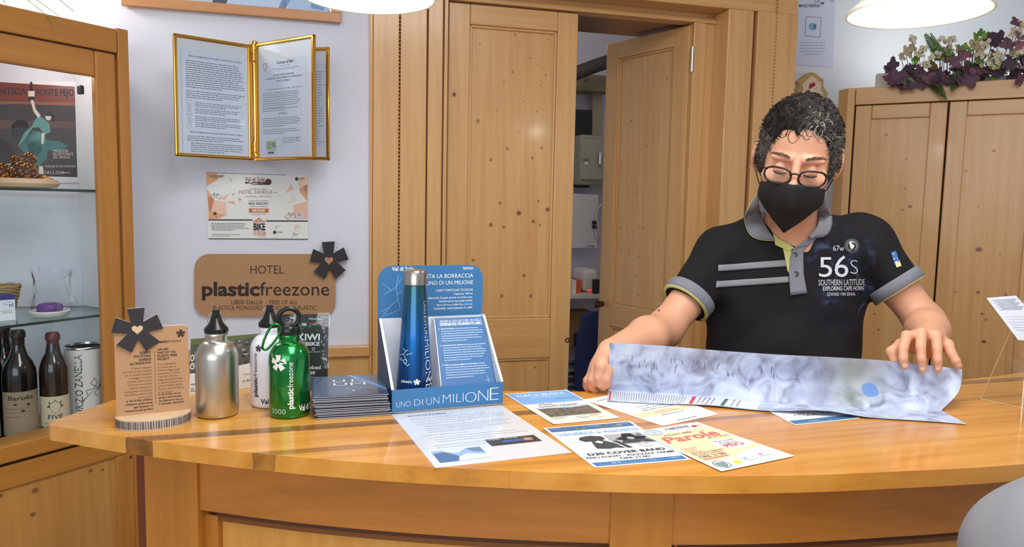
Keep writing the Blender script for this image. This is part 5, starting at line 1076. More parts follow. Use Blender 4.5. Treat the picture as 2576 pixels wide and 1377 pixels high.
sh.poly([(12, 9), (40, 9), (46, 20), (30, 32), (12, 30)], M(84, 112, 152, .3)); sh.poly([(40, 9), (88, 9), (88, 18), (60, 24), (46, 18)], M(214, 222, 232, .3)); sh.poly([(66, 36), (88, 36), (88, 24), (72, 28)], M(108, 132, 160, .3)); sh.poly([(30, 32), (48, 26), (66, 36), (30, 36)], M(206, 220, 240, .3))
done(mb, 'laminated_sheet', c, 'laminated information sheet lying in front of blue display box', 'sheet')
# "alba in musica"
mb, sh, c, mp = flat([(1392.2, 1068.7), (1558.3, 1052.2), (1424.8, 981.7), (1269.5, 992.6)], 148, 210, '', '', '', curl=.0012)
sh.rect(3, 128, 145, 207, M(126, 176, 232, .5), 8, 6); sh.rect(3, 118, 145, 128, M(214, 226, 240, .5), 8, 2); sh.rect(3, 42, 145, 118, M(238, 232, 222, .5), 8, 6); sh.rect(3, 4, 145, 44, M(240, 232, 218, .5), 8, 4); sh.up(); sh.text(74, 183, 'ALBA in MUSICA', 13, WT, 'c', width=116, bold=.03); sh.lines(24, 128, 172, 1, 6, 4, WT, 2, al='c'); sh.text(90, 150, 'Venerdì 30 luglio', 5, M(40, 80, 140), 'l', width=46)
sh.rect(16, 40, 134, 98, M(112, 106, 92, .5), 8, 6); sh.up(); rd = random.Random(8)
for i in range(130): x, y = rd.uniform(17, 126), rd.uniform(45, 97); sh.rect(x, y, x + rd.uniform(2, 8), y + rd.uniform(.8, 3), M(*rd.choice(((90, 84, 70), (140, 134, 120), (70, 72, 66), (160, 150, 132), (104, 96, 76), (184, 140, 120), (120, 124, 120))), .5)); sh.l = 3 + (i % 30) * .02
sh.l = 4; sh.poly([(16, 100), (134, 100), (134, 92), (90, 86), (40, 92), (16, 90)], M(196, 206, 222, .5)); sh.rect(66, 70, 74, 80, M(70, 120, 200, .5)); 
for dx, dy, c_ in ((.7, -.8, M(120, 128, 146)), (0, 0, WT)): sh.up(); sh.text(34 + dx, 118 + dy, 'CORO', 9, c_, width=30, bold=.10); sh.text(28 + dx, 105 + dy, 'SASSO ROSSO', 9, c_, width=88, bold=.10)
sh.rect(70, 20, 92, 34, M(214, 210, 202, .5)); sh.lines(14, 56, 34, 3, 4, 1.6, GREY, 3); sh.lines(98, 128, 34, 3, 4, 1.6, GREY, 4); sh.text(108, 12, 'visit', 5, INK)
done(mb, 'flyer', c, 'blue concert flyer with mountain crowd photo right of display box', 'flyer')
# "venerdi 6 agosto"
mb, sh, c, mp = flat([(1496, 1177.4), (1738, 1157), (1585, 1060), (1366.7, 1078)], 148, 210, '', '', '', curl=.0005)
BN = M(74, 112, 156, .5)
sh.rect(4, 182, 144, 206, BN, 6); sh.rect(4, 4, 144, 20, M(66, 120, 176, .5), 6); sh.up(); rd = random.Random(3)
for i in range(40): x, y = rd.uniform(22, 120), rd.uniform(182, 196); sh.poly([(x, y), (x + rd.uniform(3, 9), y), (x + 3, y + rd.uniform(2, 8))], M(*rd.choice(((92, 140, 120), (150, 180, 190), (176, 110, 96), (60, 90, 120), (110, 150, 100))), .5)); sh.l = 2 + (i % 20) * .02
sh.l = 3; sh.text(6, 197, 'TRenTino', 4, WT, width=18); sh.text(70, 197, 'Val di Sole', 4, WT, width=22); sh.text(142, 198, 'Attività', 4, WT, 'r', width=18)
sh.text(74, 157, 'VENERDÌ 6 AGOSTO', 13.5, M(130, 182, 232, .5), 'c', width=134, bold=.03)
G1, G2_, G3 = M(66, 66, 68, .6), M(170, 170, 172, .6), M(30, 30, 32, .6)
sh.rect(74, 92, 142, 145, G2_, 4); sh.rect(12, 118, 52, 140, M(226, 226, 226, .6)); sh.up(); sh.poly([(28, 128), (34, 142), (52, 147), (68, 140), (70, 126), (62, 120), (46, 118), (34, 118)], G1); sh.poly([(40, 98), (44, 118), (62, 120), (72, 104), (80, 74), (68, 80), (56, 76), (38, 82)], G1); sh.poly([(82, 118), (98, 130), (104, 145), (118, 143), (120, 128), (138, 122), (128, 112), (110, 106), (96, 108)], G3); sh.poly([(84, 96), (92, 110), (130, 112), (140, 94)], G1); sh.poly([(76, 112), (82, 112), (92, 74), (84, 74)], G1); sh.ell(118, 84, 11, 12, M(206, 206, 206, .6)); sh.up(); sh.poly([(46, 112), (54, 118), (60, 110), (54, 102)], WT); sh.ell(108, 118, 6, 7, G2_); sh.poly([(110, 92), (118, 98), (126, 92), (122, 86)], G2_)
for i in range(8): sh.rect(122 + i * 2, 130 + (i % 3) * 3, 140, 131 + (i % 3) * 3, G1)
sh.text(74, 51, 'D30 COVER BAND', 10.5, BLACK, 'c', width=122, bold=.03); sh.text(74, 37, 'PEIO FONTI – PIAZZALE TERME', 7.4, BLACK, 'c', width=138, bold=.02); sh.text(74, 25, 'ORE 21:00', 7.4, BLACK, 'c', width=46, bold=.02); sh.lines(30, 60, 10, 1, 5, 3, WT, 4); sh.text(90, 9, 'Peio', 4, WT); sh.text(122, 10, 'TRENTINO', 4, WT, width=14); sh.lines(10, 140, 6, 1, 5, 1, WT, 9)
done(mb, 'flyer', c, 'white flyer with blue header and black band photos on counter', 'flyer')
# "parole" flyer
mb, sh, c, mp = flat([(1814.5, 1186.7), (1998.7, 1147.9), (1754, 1062.5), (1600, 1086)], 148, 210, '', '', '', curl=.0004, z=CT + .0012)
SAND = M(246, 220, 176, .5); RED = M(226, 108, 100, .5)
sh.rect(4, 40, 144, 182, SAND, 6, 6); sh.up(); sh.ell(108, 92, 36, 24, M(244, 243, 242, .5)); sh.poly([(4, 182), (40, 184), (70, 176), (110, 186), (144, 180), (144, 184), (4, 184)], WHITE); sh.poly([(70, 40), (144, 40), (144, 60), (90, 52)], WHITE)
sh.up(); sh.ring(24, 190, 17, 15, 1.6, M(110, 160, 200)); sh.ring(24, 190, 12, 10, 1, M(110, 160, 200)); sh.text(24, 186, '21', 9, M(70, 120, 170), 'c'); sh.text(56, 193, 'il CARROZZONE', 8, INK, width=56, bold=.03); sh.text(66, 186, 'degli Artisti', 5, M(110, 150, 190), width=42); sh.ell(122, 192, 6, 5, M(190, 50, 60)); sh.lines(130, 144, 193, 2, 4, 2, RED, 3)
sh.text(60, 165, 'il Suono delle', 8, INK, 'c', width=62, shear=.25); sh.text(70, 134, 'Parole', 28, RED, 'c', width=120, bold=.04, shear=.15); sh.text(92, 126, 'per fare un fiore', 6, INK, width=48, shear=.2); sh.lines(108, 120, 165, 2, 4, 1.5, RED, 4)
sh.text(106, 103, 'Mercoledì', 8, INK, 'c', width=40, shear=.2); sh.text(106, 93, '4 Agosto', 8, INK, 'c', width=38, shear=.2); sh.text(106, 78, 'PEIO', 13, M(196, 50, 60), 'c', width=40, bold=.04); sh.lines(92, 122, 73, 1, 4, 1.6, GREY, 2, al='c')
BRW = M(130, 100, 80, .5); sh.lines(10, 44, 100, 3, 5.5, 2, RED, 7); sh.text(10, 80, 'ORE 20:30', 5, RED, width=26); sh.text(10, 73, 'SPETTACOLO ITINERANTE', 5.5, BRW, width=64); sh.text(10, 66, 'DI MUSICA E PAROLE', 5.5, BRW, width=56); sh.text(10, 54, 'ORE 21:00', 10, BRW, width=52, bold=.02); sh.rect(10, 47, 60, 50.5, RED)
sh.poly([(12, 30), (30, 30), (30, 18), (21, 8), (12, 18)], M(130, 146, 150)); sh.ring(21, 22, 13, 15, 1, INK); sh.ell(50, 20, 8, 7, M(246, 220, 90)); sh.lines(66, 106, 17, 1, 5, 1.6, GREY, 8); sh.lines(100, 140, 22, 1, 5, 1.6, GREY, 3); sh.ell(72, 26, 4, 4, M(150, 190, 220)); sh.ell(108, 30, 4, 4, M(216, 150, 140))
done(mb, 'flyer', c, 'sand coloured flyer with red script title at the counter\'s front edge', 'flyer')
# flyer with orange band, half under the map
mb, sh, c, mp = flat([(1667, 1072.4), (1807.7, 1042.5), (1640, 976), (1468, 1006)], 148, 190, '', '', '', curl=.0003)
sh.text(14, 168, 'Rabbi Estate', 7, INK, width=40, rot=0); sh.text(74, 100, 'Giovedì 5 Agosto', 6, INK, 'c', width=64); sh.lines(24, 124, 90, 1, 5, 3, INK, 1, al='c'); sh.lines(10, 138, 80, 1, 5, 3, INK, 2, al='c'); sh.rect(4, 50, 144, 74, M(250, 220, 178, .5), 6); sh.up(); sh.lines(40, 110, 66, 1, 5, 2.5, M(180, 140, 80), 4, al='c'); sh.text(74, 56, 'INFORMAZIONI', 5, M(180, 140, 80), 'c', width=60); sh.lines(28, 120, 44, 1, 5, 2.5, INK, 6, al='c'); sh.lines(30, 120, 9, 1, 5, 2.5, INK, 5, al='c'); sh.poly([(30, 150), (100, 118), (106, 122), (40, 152)], M(222, 222, 226, .5))
done(mb, 'flyer', c, 'white flyer with pale orange band partly under the map\'s left half', 'flyer')
mb, sh, c, mp = flat([(2000, 1070.5), (2163, 1053), (2040, 990), (1868, 1000)], 148, 170, '', '', '', curl=.0004)
sh.rect(3, 3, 145, 22, M(66, 112, 160, .5), 6); sh.up(); sh.lines(6, 142, 6, 1, 5, 1.5, WT, 4); sh.text(40, 10, 'Val di Sole', 4, WT); sh.text(74, 55, 'PIANI DI STELLE', 6, INK, 'c', width=56); sh.lines(30, 130, 70, 1, 6, 3, GREY, 2, al='c'); sh.lines(26, 130, 46, 2, 7, 3, INK, 7, al='c'); sh.text(20, 90, '21.00', 6, INK)
done(mb, 'flyer', c, 'white flyer with blue footer band partly under the map\'s right half', 'flyer')
# --- the big folded map
cols = [  # top, middle, fold, flap edge   (px, py, depth) or (px, py) on the counter at height z
 ((1533, 863, 1.443), (1532, 925, 1.462), (1531, 984, .0022), (1528, 1010, .0022)),
 ((1650, 869, 1.443), (1648, 930, 1.464), (1645, 991, .0022), (1640, 1016, .0022)),
 ((1790, 881, 1.443), (1790, 940, 1.462), (1790, 1000, .0022), (1775, 1020, .004)),
 ((1950, 892, 1.443), (1945, 955, 1.458), (1940, 1012, .0022), (1925, 1034, .003)),
 ((2110, 900, 1.440), (2110, 962, 1.452), (2100, 1020, .0022), (2070, 1034, .012)),
 ((2230, 908, 1.440), (2225, 970, 1.446), (2205, 1027, .0022), (2190, 1051, .003)),
 ((2350, 921, 1.440), (2345, 975, 1.436), (2310, 1031, .0022), (2330, 1060, .0022)),
 ((2421, 930, 1.450), (2412, 985, 1.420), (2368, 1033, .0024), (2433, 1068, .0016))]
cp3 = [[PX(*q) if q[2] > 1 else PZ(q[0], q[1], 1.1 + q[2]) for q in c_] for c_ in cols]
def cr(a, b, c, d, t): return .5 * ((2 * b) + (c - a) * t + (2 * a - 5 * b + 4 * c - d) * t * t + (-a + 3 * b - 3 * c + d) * t ** 3)
def spl(L_, n):
    o = []
    for i in range(len(L_) - 1):
        for k in range(n): o.append(cr(L_[max(i - 1, 0)], L_[i], L_[i + 1], L_[min(i + 2, len(L_) - 1)], k / n))
    return o + [L_[-1]]
mid = [spl([c_[j] for c_ in cp3], 10) for j in range(4)]
rows = []
nC = len(mid[0])
cols3 = []
for i in range(nC):
    t_, m_, f_, e_ = (mid[j][i] for j in range(4))
    cols3.append(spl([t_, m_, f_], 8)[:-1] + [f_ + (e_ - f_) * k / 5 for k in range(6)])
def map_paper():
    mt = bpy.data.materials.new('map_paper'); mt.use_nodes = True; nt = mt.node_tree; N = nt.nodes.new; L = nt.links.new; q = nt.nodes['Principled BSDF']; tc = N('ShaderNodeTexCoord')
    def noise(sc, det, dist=0):
        n = N('ShaderNodeTexNoise'); n.inputs['Scale'].default_value = sc; n.inputs['Detail'].default_value = det; n.inputs['Distortion'].default_value = dist; L(tc.outputs['Object'], n.inputs['Vector']); return n.outputs['Fac']
    def ramp(s, st):
        r = N('ShaderNodeValToRGB'); e = r.color_ramp.elements; e[0].position, e[0].color = st[0][0], lin(st[0][1]) + (1,); e[1].position, e[1].color = st[-1][0], lin(st[-1][1]) + (1,)
        for p_, c_ in st[1:-1]: x = e.new(p_); x.color = lin(c_) + (1,)
        L(s, r.inputs[0]); return r.outputs[0]
    def mix(f, a, b):
        m_ = N('ShaderNodeMix'); m_.data_type = 'RGBA'; L(f, m_.inputs[0]); L(a, m_.inputs[6]); L(b, m_.inputs[7]); return m_.outputs[2]
    base = ramp(noise(24, 6, .9), [(.30, (120, 126, 152)), (.42, (164, 172, 196)), (.54, (188, 202, 230)), (.72, (214, 222, 238))])
    base2 = ramp(noise(28, 6, .8), [(.30, (112, 112, 134)), (.45, (150, 150, 170)), (.58, (178, 178, 196)), (.75, (196, 198, 212))])
    sp = N('ShaderNodeSeparateXYZ'); L(tc.outputs['Object'], sp.inputs[0])
    mr_ = N('ShaderNodeMapRange'); mr_.interpolation_type = 'SMOOTHSTEP'; mr_.inputs[1].default_value = .36; mr_.inputs[2].default_value = .56; L(sp.outputs[0], mr_.inputs[0])
    c_ = mix(mr_.outputs[0], base, base2)
    # green valley patch and pink contour haze
    org_ = cols3[30][16]
    def blob(pt, r0, r1, col, c_, nz=None, wb=.022):
        vd = N('ShaderNodeVectorMath'); vd.operation = 'DISTANCE'; L(tc.outputs['Object'], vd.inputs[0]); vd.inputs[1].default_value = pt - org_
        wob = N('ShaderNodeMath'); wob.operation = 'MULTIPLY_ADD'; L(noise(60, 3), wob.inputs[0]); wob.inputs[1].default_value = wb; L(vd.outputs['Value'], wob.inputs[2])
        mg = N('ShaderNodeMapRange'); mg.inputs[1].default_value = r1; mg.inputs[2].default_value = r0; mg.inputs[4].default_value = nz or 1; L(wob.outputs[0], mg.inputs[0])
        g_ = N('ShaderNodeRGB'); g_.outputs[0].default_value = lin(col) + (1,); return mix(mg.outputs[0], c_, g_.outputs[0])
    c_ = blob(cols3[43][4], .02, .10, (150, 154, 128), c_, .75); c_ = blob(cols3[37][12], .02, .08, (104, 106, 136), c_, .6); c_ = blob(cols3[43][13], .012, .040, (104, 116, 104), c_, .9); c_ = blob(cols3[47][10], .017, .021, (104, 144, 204), c_, None, .006)
    pk = ramp(noise(9, 2, 2.5), [(.485, (0, 0, 0)), (.5, (90, 90, 90)), (.515, (0, 0, 0))]); pc = N('ShaderNodeRGB'); pc.outputs[0].default_value = lin((206, 150, 160)) + (1,)
    c_ = mix(pk, c_, pc.outputs[0])
    L(c_, q.inputs['Base Color']); q.inputs['Roughness'].default_value = .5; return mt
MPM = map_paper(); mb = MB()
FLAP = M(216, 220, 228, .5)
nV = len(cols3[0])
mb.grid([[cols3[i][j] for i in range(nC)] for j in range(nV)], MPM)
tn = Vector((0, .0004, .0)) ; bkm = M(206, 212, 222, .6)
mb.grid([[cols3[i][j] + Vector((0, .0007, -.0003)) for i in range(nC)] for j in range(nV)], bkm)
def mapuv(x, y, l=0):   # x in columns 0..nC-1, y in rows
    x = min(max(x, 0), nC - 1.001); y = min(max(y, 0), nV - 1.001); i, j = int(x), int(y); a, b = x - i, y - j
    p_ = (cols3[i][j] * (1 - a) + cols3[i + 1][j] * a) * (1 - b) + (cols3[i][j + 1] * (1 - a) + cols3[i + 1][j + 1] * a) * b
    t1 = cols3[i + 1][j] - cols3[i][j]; t2 = cols3[i][j + 1] - cols3[i][j]; n_ = t1.cross(t2).normalized()
    if n_.y > 0 or (abs(n_.y) < .05 and n_.z < 0): n_ = -n_
    return p_ + n_ * l
sh = Sheet(mb, mapuv, -1, .0003)
sh.rect(.3, 16.3, 28.5, 20.8, FLAP, 26, 2); sh.up(); rd = random.Random(6)
for i in range(34):
    x = 1.6 + i * .47
    if x > 16: break
    y = 16.5
    while y < 20.2: l_ = rd.uniform(.25, .9); sh.rect(x, y, x + .12, y + l_, M(120, 126, 140)); y += l_ + .18
for x0 in (18.2, 19.0, 19.8, 20.6, 24.0, 24.9):
    y = 16.6
    while y < 20.2: l_ = rd.uniform(.2, .6); sh.rect(x0, y, x0 + .22, y + l_, M(110, 116, 130)); y += l_ + .25
sh.rect(.5, 16.3, 1.1, 20.7, M(206, 60, 66)); sh.rect(16.9, 16.3, 17.5, 20.6, M(206, 60, 66)); sh.rect(22.4, 16.4, 23.0, 20.6, M(62, 104, 90))
for i in range(26): x, y = rd.uniform(4, 30), rd.uniform(4, 8); sh.rect(x, y, x + .1, y + rd.uniform(.8, 2), M(104, 108, 130))
MAPO = mb.build('folded_map', loc=cols3[30][16], smooth=True); tag(MAPO, 'large unfolded hiking map held upright on the counter by the man', 'map')
# --- clear acrylic screen with triangular foot, and the paper stuck on it
a, b = PZ(2465, 1005, CT), PZ(2572, 1029, CT); root = thing('acrylic_screen', 'clear acrylic counter screen with triangular foot at the right', 'screen', b)
AC = glass((.985, .995, .99), fac=.55); EDG = M(226, 196, 140, .3)
tt = (b - a).normalized(); nn = Vector((-tt.y, tt.x, 0)); h_ = .40
apex = a + (b - a) * 1.30 + Vector((0, 0, .335))
mb = MB(); mb.prism([a, a + (b - a) * 1.3, apex], nn * .003, AC)
mb.tube([a + nn * .0015, apex + nn * .0015], .0009, EDG, 5); mb.tube([a + nn * .0015 + Vector((0, 0, .001)), b + (b - a) * .3 + nn * .0015 + Vector((0, 0, .001))], .0009, EDG, 5); mb.build('foot', root)
mb = MB(); c0 = PZ(2568, 1062, CT); dv = Vector((.86, .42, 0)).normalized(); c1 = c0 + dv * .62
mb.prism([c0, c1, c1 + Vector((0, 0, .55)), c0 + Vector((0, 0, .55))], Vector((-dv.y, dv.x, 0)) * .004, AC)
mb.tube([c0, c0 + Vector((0, 0, .55))], .0012, M(236, 222, 204, .3, alpha=1), 6); mb.build('panel', root)
mb = MB(); q = [PX(2482, 750, 1.40), PX(2556, 744, 1.43), PX(2660, 862, 1.40), PX(2562, 856, 1.36)]
mp = quadmap(q[0], q[1], q[2], q[3], 1, 1, lift_to=(0, -1, 0)); sheet_base(mb, mp, 0, 0, 1, 1, .0005, M(226, 228, 240, .6), 2, 2); sh = Sheet(mb, mp); sh.lines(.12, .95, .1, 8, .03, .012, M(120, 124, 150), 3) if False else None
for i in range(9): sh.rect(.1 + (.1 if i % 2 else 0), .06 + .028 * i, .93 - (.07 * (i % 3)), .072 + .028 * i, M(150, 154, 176))
for i in range(6): sh.rect(.12, .45 + .06 * i, .9, .462 + .06 * i, M(190, 194, 212))
o = mb.build('paper_sheet', loc=q[0]); tag(o, 'white printed paper sheet leaning on the clear acrylic screen at the right', 'paper')
# --- pendant lamps
def pendant(px, py, d, R_, label):
    c = PX(px, py, d); root = thing('pendant_lamp', label, 'lamp', c, None)
    SHD = M(236, 240, 224, .5); mb = MB()
    mb.lathe([(R_, 0), (R_ * .985, .008), (R_ * .80, .030), (R_ * .42, .075), (.035, .105), (.022, .125)], c, M(232, 232, 222, .35), 64, cap=False)
    mb.lathe([(R_ - .0015, .001), (R_ * .975, .009), (R_ * .79, .032), (R_ * .41, .077), (.030, .107)], c, M(214, 220, 200, .5), 64, cap=False); mb.lathe([(R_ - .003, 0), (R_ + .001, -.0006), (R_ + .001, .003)], c, M(226, 224, 214, .35), 64, cap=False)
    mb.build('shade', root, smooth=True, auto=50)
    mb = MB(); mb.lathe([(.0, -.003 + .028), (.018, .027), (.031, .042), (.036, .06), (.031, .078), (.018, .092), (.013, .11)], c, M(255, 250, 232, .4, emit=3), 32); mb.build('bulb', root, smooth=True)
    mb = MB(); mb.lathe([(.024, .12), (.024, .16), (.010, .175), (.004, .18)], c, M(226, 220, 200, .4), 24); mb.tube([c + Vector((0, 0, .175)), Vector((c.x, c.y, 2.85))], .003, M(230, 226, 214, .5)); mb.build('cord', root, smooth=True, auto=50)
    light('pendant_bulb', 'POINT', c + Vector((0, 0, .012)), LAMPW, (1, .98, .93), .03)
LAMPW = 2.6
pendant(925, -7, 1.5, .133, 'white shallow pendant lamp at top centre above the counter')
pendant(2309, 34, 1.5, .130, 'white shallow pendant lamp before the flowers on the wardrobe')
# ================================================================== PEOPLE (one continuous surface per body, from blended volumes)
class Field:
    def __init__(s, lo, hi, h):
        s.lo = np.array(lo, float); s.h = h; s.n = np.ceil((np.array(hi) - s.lo) / h).astype(int) + 1
        s.D = np.full(s.n, .2, np.float32); s.ax = [s.lo[i] + h * np.arange(s.n[i]) for i in range(3)]
    def sl(s, lo, hi):
        a = np.clip(np.floor((np.array(lo) - s.lo) / s.h).astype(int), 0, s.n - 1); b = np.clip(np.ceil((np.array(hi) - s.lo) / s.h).astype(int) + 1, 1, s.n)
        S_ = tuple(slice(a[i], max(b[i], a[i] + 1)) for i in range(3)); g = np.meshgrid(*[s.ax[i][S_[i]] for i in range(3)], indexing='ij'); return S_, g
    def smin(s, S_, d, k):
        a = s.D[S_]
        if k <= 0: s.D[S_] = np.minimum(a, d); return
        hh = np.clip(.5 + .5 * (d - a) / k, 0, 1).astype(np.float32); s.D[S_] = d * (1 - hh) + a * hh - k * hh * (1 - hh) if False else (a * hh + d * (1 - hh)) - k * hh * (1 - hh)
    def smax(s, S_, d, k):
        a = s.D[S_]; hh = np.clip(.5 - .5 * (d - a) / max(k, 1e-6), 0, 1).astype(np.float32); s.D[S_] = (a * hh + d * (1 - hh)) + k * hh * (1 - hh)
    def cone_d(s, g, a, b, r1, r2, flat=None):
        X, Y, Z = g; a = np.array(a, float); b = np.array(b, float); ba = b - a; L2 = float(ba @ ba) + 1e-12
        px, py, pz = X - a[0], Y - a[1], Z - a[2]; t = np.clip((px * ba[0] + py * ba[1] + pz * ba[2]) / L2, 0, 1)
        return (np.sqrt((px - t * ba[0]) ** 2 + (py - t * ba[1]) ** 2 + (pz - t * ba[2]) ** 2) - (r1 + (r2 - r1) * t)).astype(np.float32)
    def cone(s, a, b, r1, r2, k=.01, sub=False):
        a = np.array(a, float); b = np.array(b, float); m_ = max(r1, r2) + max(k * 2, .02); S_, g = s.sl(np.minimum(a, b) - m_, np.maximum(a, b) + m_); d = s.cone_d(g, a, b, r1, r2)
        s.smax(S_, -d, k) if sub else s.smin(S_, d, k)
    def ell(s, c, r, k=.01, rot=None, sub=False):
        c = np.array(c, float); r = np.array(r, float); m_ = r.max() + max(k * 2, .02); S_, (X, Y, Z) = s.sl(c - m_, c + m_); p = [X - c[0], Y - c[1], Z - c[2]]
        if rot is not None: Rt = np.array(rot.to_3x3() if hasattr(rot, 'to_3x3') else rot); p = [Rt[0, i] * p[0] + Rt[1, i] * p[1] + Rt[2, i] * p[2] for i in range(3)]
        k0 = np.sqrt(sum((p[i] / r[i]) ** 2 for i in range(3))); k1 = np.sqrt(sum((p[i] / r[i] ** 2) ** 2 for i in range(3))) + 1e-9; d = (k0 * (k0 - 1) / k1).astype(np.float32)
        s.smax(S_, -d, k) if sub else s.smin(S_, d, k)
    def chain(s, pts, rs, k=.006):
        for i in range(len(pts) - 1): s.cone(pts[i], pts[i + 1], rs[i], rs[i + 1], k)
    def mesh(s, mb, mat):
        D = s.D; ins = D < 0; c = np.zeros(tuple(s.n - 1), np.int8)
        for i in (0, 1):
            for j in (0, 1):
                for k in (0, 1): c += ins[i:s.n[0] - 1 + i, j:s.n[1] - 1 + j, k:s.n[2] - 1 + k]
        act = np.argwhere((c > 0) & (c < 8)); idx = np.full(c.shape, -1, np.int32); idx[tuple(act.T)] = np.arange(len(act))
        V = [[[D[act[:, 0] + i, act[:, 1] + j, act[:, 2] + k] for k in (0, 1)] for j in (0, 1)] for i in (0, 1)]
        acc = np.zeros((len(act), 3)); cnt = np.zeros(len(act))
        for ax_ in range(3):
            for u in (0, 1):
                for v in (0, 1):
                    o0 = [0, 0, 0]; o1 = [0, 0, 0]; ot = [q for q in range(3) if q != ax_]; o0[ot[0]] = o1[ot[0]] = u; o0[ot[1]] = o1[ot[1]] = v; o1[ax_] = 1
                    a = V[o0[0]][o0[1]][o0[2]]; b = V[o1[0]][o1[1]][o1[2]]; cr_ = (a < 0) != (b < 0); t = np.where(cr_, a / np.where(cr_, a - b, 1), 0)
                    for q in range(3): acc[:, q] += np.where(cr_, o0[q] + (t if q == ax_ else 0), 0)
                    cnt += cr_
        P = s.lo + s.h * (act + acc / cnt[:, None]); F = []
        for ax_ in range(3):
            sa = [slice(None)] * 3; sb = [slice(None)] * 3; sa[ax_] = slice(0, -1); sb[ax_] = slice(1, None); cr_ = ins[tuple(sa)] != ins[tuple(sb)]; e = np.argwhere(cr_); o1, o2 = [q for q in range(3) if q != ax_]
            e = e[(e[:, o1] > 0) & (e[:, o2] > 0) & (e[:, o1] < s.n[o1] - 1) & (e[:, o2] < s.n[o2] - 1)]
            def gi(d1, d2): q = e.copy(); q[:, o1] -= d1; q[:, o2] -= d2; return idx[tuple(q.T)]
            qd = np.stack([gi(1, 1), gi(0, 1), gi(0, 0), gi(1, 0)], 1); fl = ins[tuple(e.T)]
            if ax_ == 1: fl = ~fl
            qd[~fl] = qd[~fl][:, ::-1]; F.append(qd)
        F = np.concatenate(F); mb.add(P.tolist(), F.tolist(), mat); return P, F
SKIN = M(222, 164, 132, .48, sss=.12, bump=.12, bscale=350)
# ---------- the man: head frame (x to the viewer's right, -y out of the face, z up)
HC = Vector(PX(2006, 402, 1.66)); HC.z = 1.604; HC.x = PX(2006, 402, 1.66).x
HR = Matrix.Rotation(R(-19), 3, 'Z') @ Matrix.Rotation(R(7), 3, 'Y') @ Matrix.Rotation(R(20), 3, 'X')
hd = lambda x, y, z: HC + HR @ Vector((x, y, z))
def V3(*a): return tuple(PX(*a))
NB_ = PX(1990, 588, 1.765); SL, SR = PX(1822, 640, 1.80), PX(2170, 612, 1.80)
EL, ER = PX(1672, 828, 1.71), PX(2328, 812, 1.72); WLf, WRt = PX(1538, 888, 1.515), PX(2342, 868, 1.535)
fb = Field((.10, 1.36, 1.06), (1.10, 1.96, 1.76), .0030)
# torso core under the shirt
fb.ell((.668, 1.80, 1.28), (.165, .10, .20), .03); fb.ell((.668, 1.80, 1.13), (.15, .095, .12), .03)
fb.cone(SL, SR, .050, .050, .03); fb.cone((NB_.x, 1.78, NB_.z - .03), SL, .05, .045, .03); fb.cone((NB_.x, 1.78, NB_.z - .03), SR, .05, .045, .03)
fb.ell((NB_.x + .002, 1.752, 1.375), (.070, .050, .070), .03)
fb.cone(hd(0, .03, -.06), (NB_.x, 1.775, NB_.z - .01), .054, .060, .025); fb.cone(hd(-.03, -.03, -.10), (NB_.x - .012, 1.735, NB_.z - .02), .018, .014, .02); fb.cone(hd(.03, -.03, -.10), (NB_.x + .012, 1.735, NB_.z - .02), .018, .014, .02)
# head
fb.ell(hd(0, .012, .028), (.074, .096, .088), .01, HR); fb.ell(hd(0, -.026, -.025), (.066, .066, .085), .02, HR); fb.ell(hd(0, -.040, -.078), (.054, .050, .050), .02, HR); fb.ell(hd(0, -.078, -.112), (.022, .018, .018), .02, HR)
for q in (-1, 1):
    fb.ell(hd(q * .042, -.066, -.034), (.026, .022, .022), .016, HR); fb.cone(hd(q * .058, -.01, -.075), hd(q * .024, -.075, -.112), .016, .014, .02)
    fb.ell(hd(q * .032, -.098, -.006), (.019, .014, .012), .010, HR, sub=True); fb.ell(hd(q * .031, -.0815, -.008), (.0135, .0125, .0125), .003, HR)
    fb.cone(hd(q * .012, -.091, .016), hd(q * .048, -.080, .014), .009, .007, .008)
    fb.cone(hd(q * .020, -.0905, -.015), hd(q * .040, -.088, -.014), .0032, .003, .003)      # lower edge of the lowered lid
    fb.ell(hd(q * .087, .016, -.012), (.008, .021, .034), .006, HR @ Matrix.Rotation(q * R(22), 3, 'Z')); fb.ell(hd(q * .095, .012, -.008), (.004, .011, .019), .004, HR @ Matrix.Rotation(q * R(22), 3, 'Z'), sub=True); fb.ell(hd(q * .082, .008, -.040), (.008, .009, .012), .005, HR)
    fb.cone(hd(q * .012, -.110, -.044), hd(q * .013, -.100, -.046), .008, .008, .006)
fb.cone(hd(0, -.094, .004), hd(0, -.117, -.034), .0085, .0105, .008); fb.ell(hd(0, -.120, -.038), (.0125, .012, .011), .006, HR); fb.cone(hd(-.03, -.088, -.082), hd(.03, -.088, -.082), .007, .007, .008)
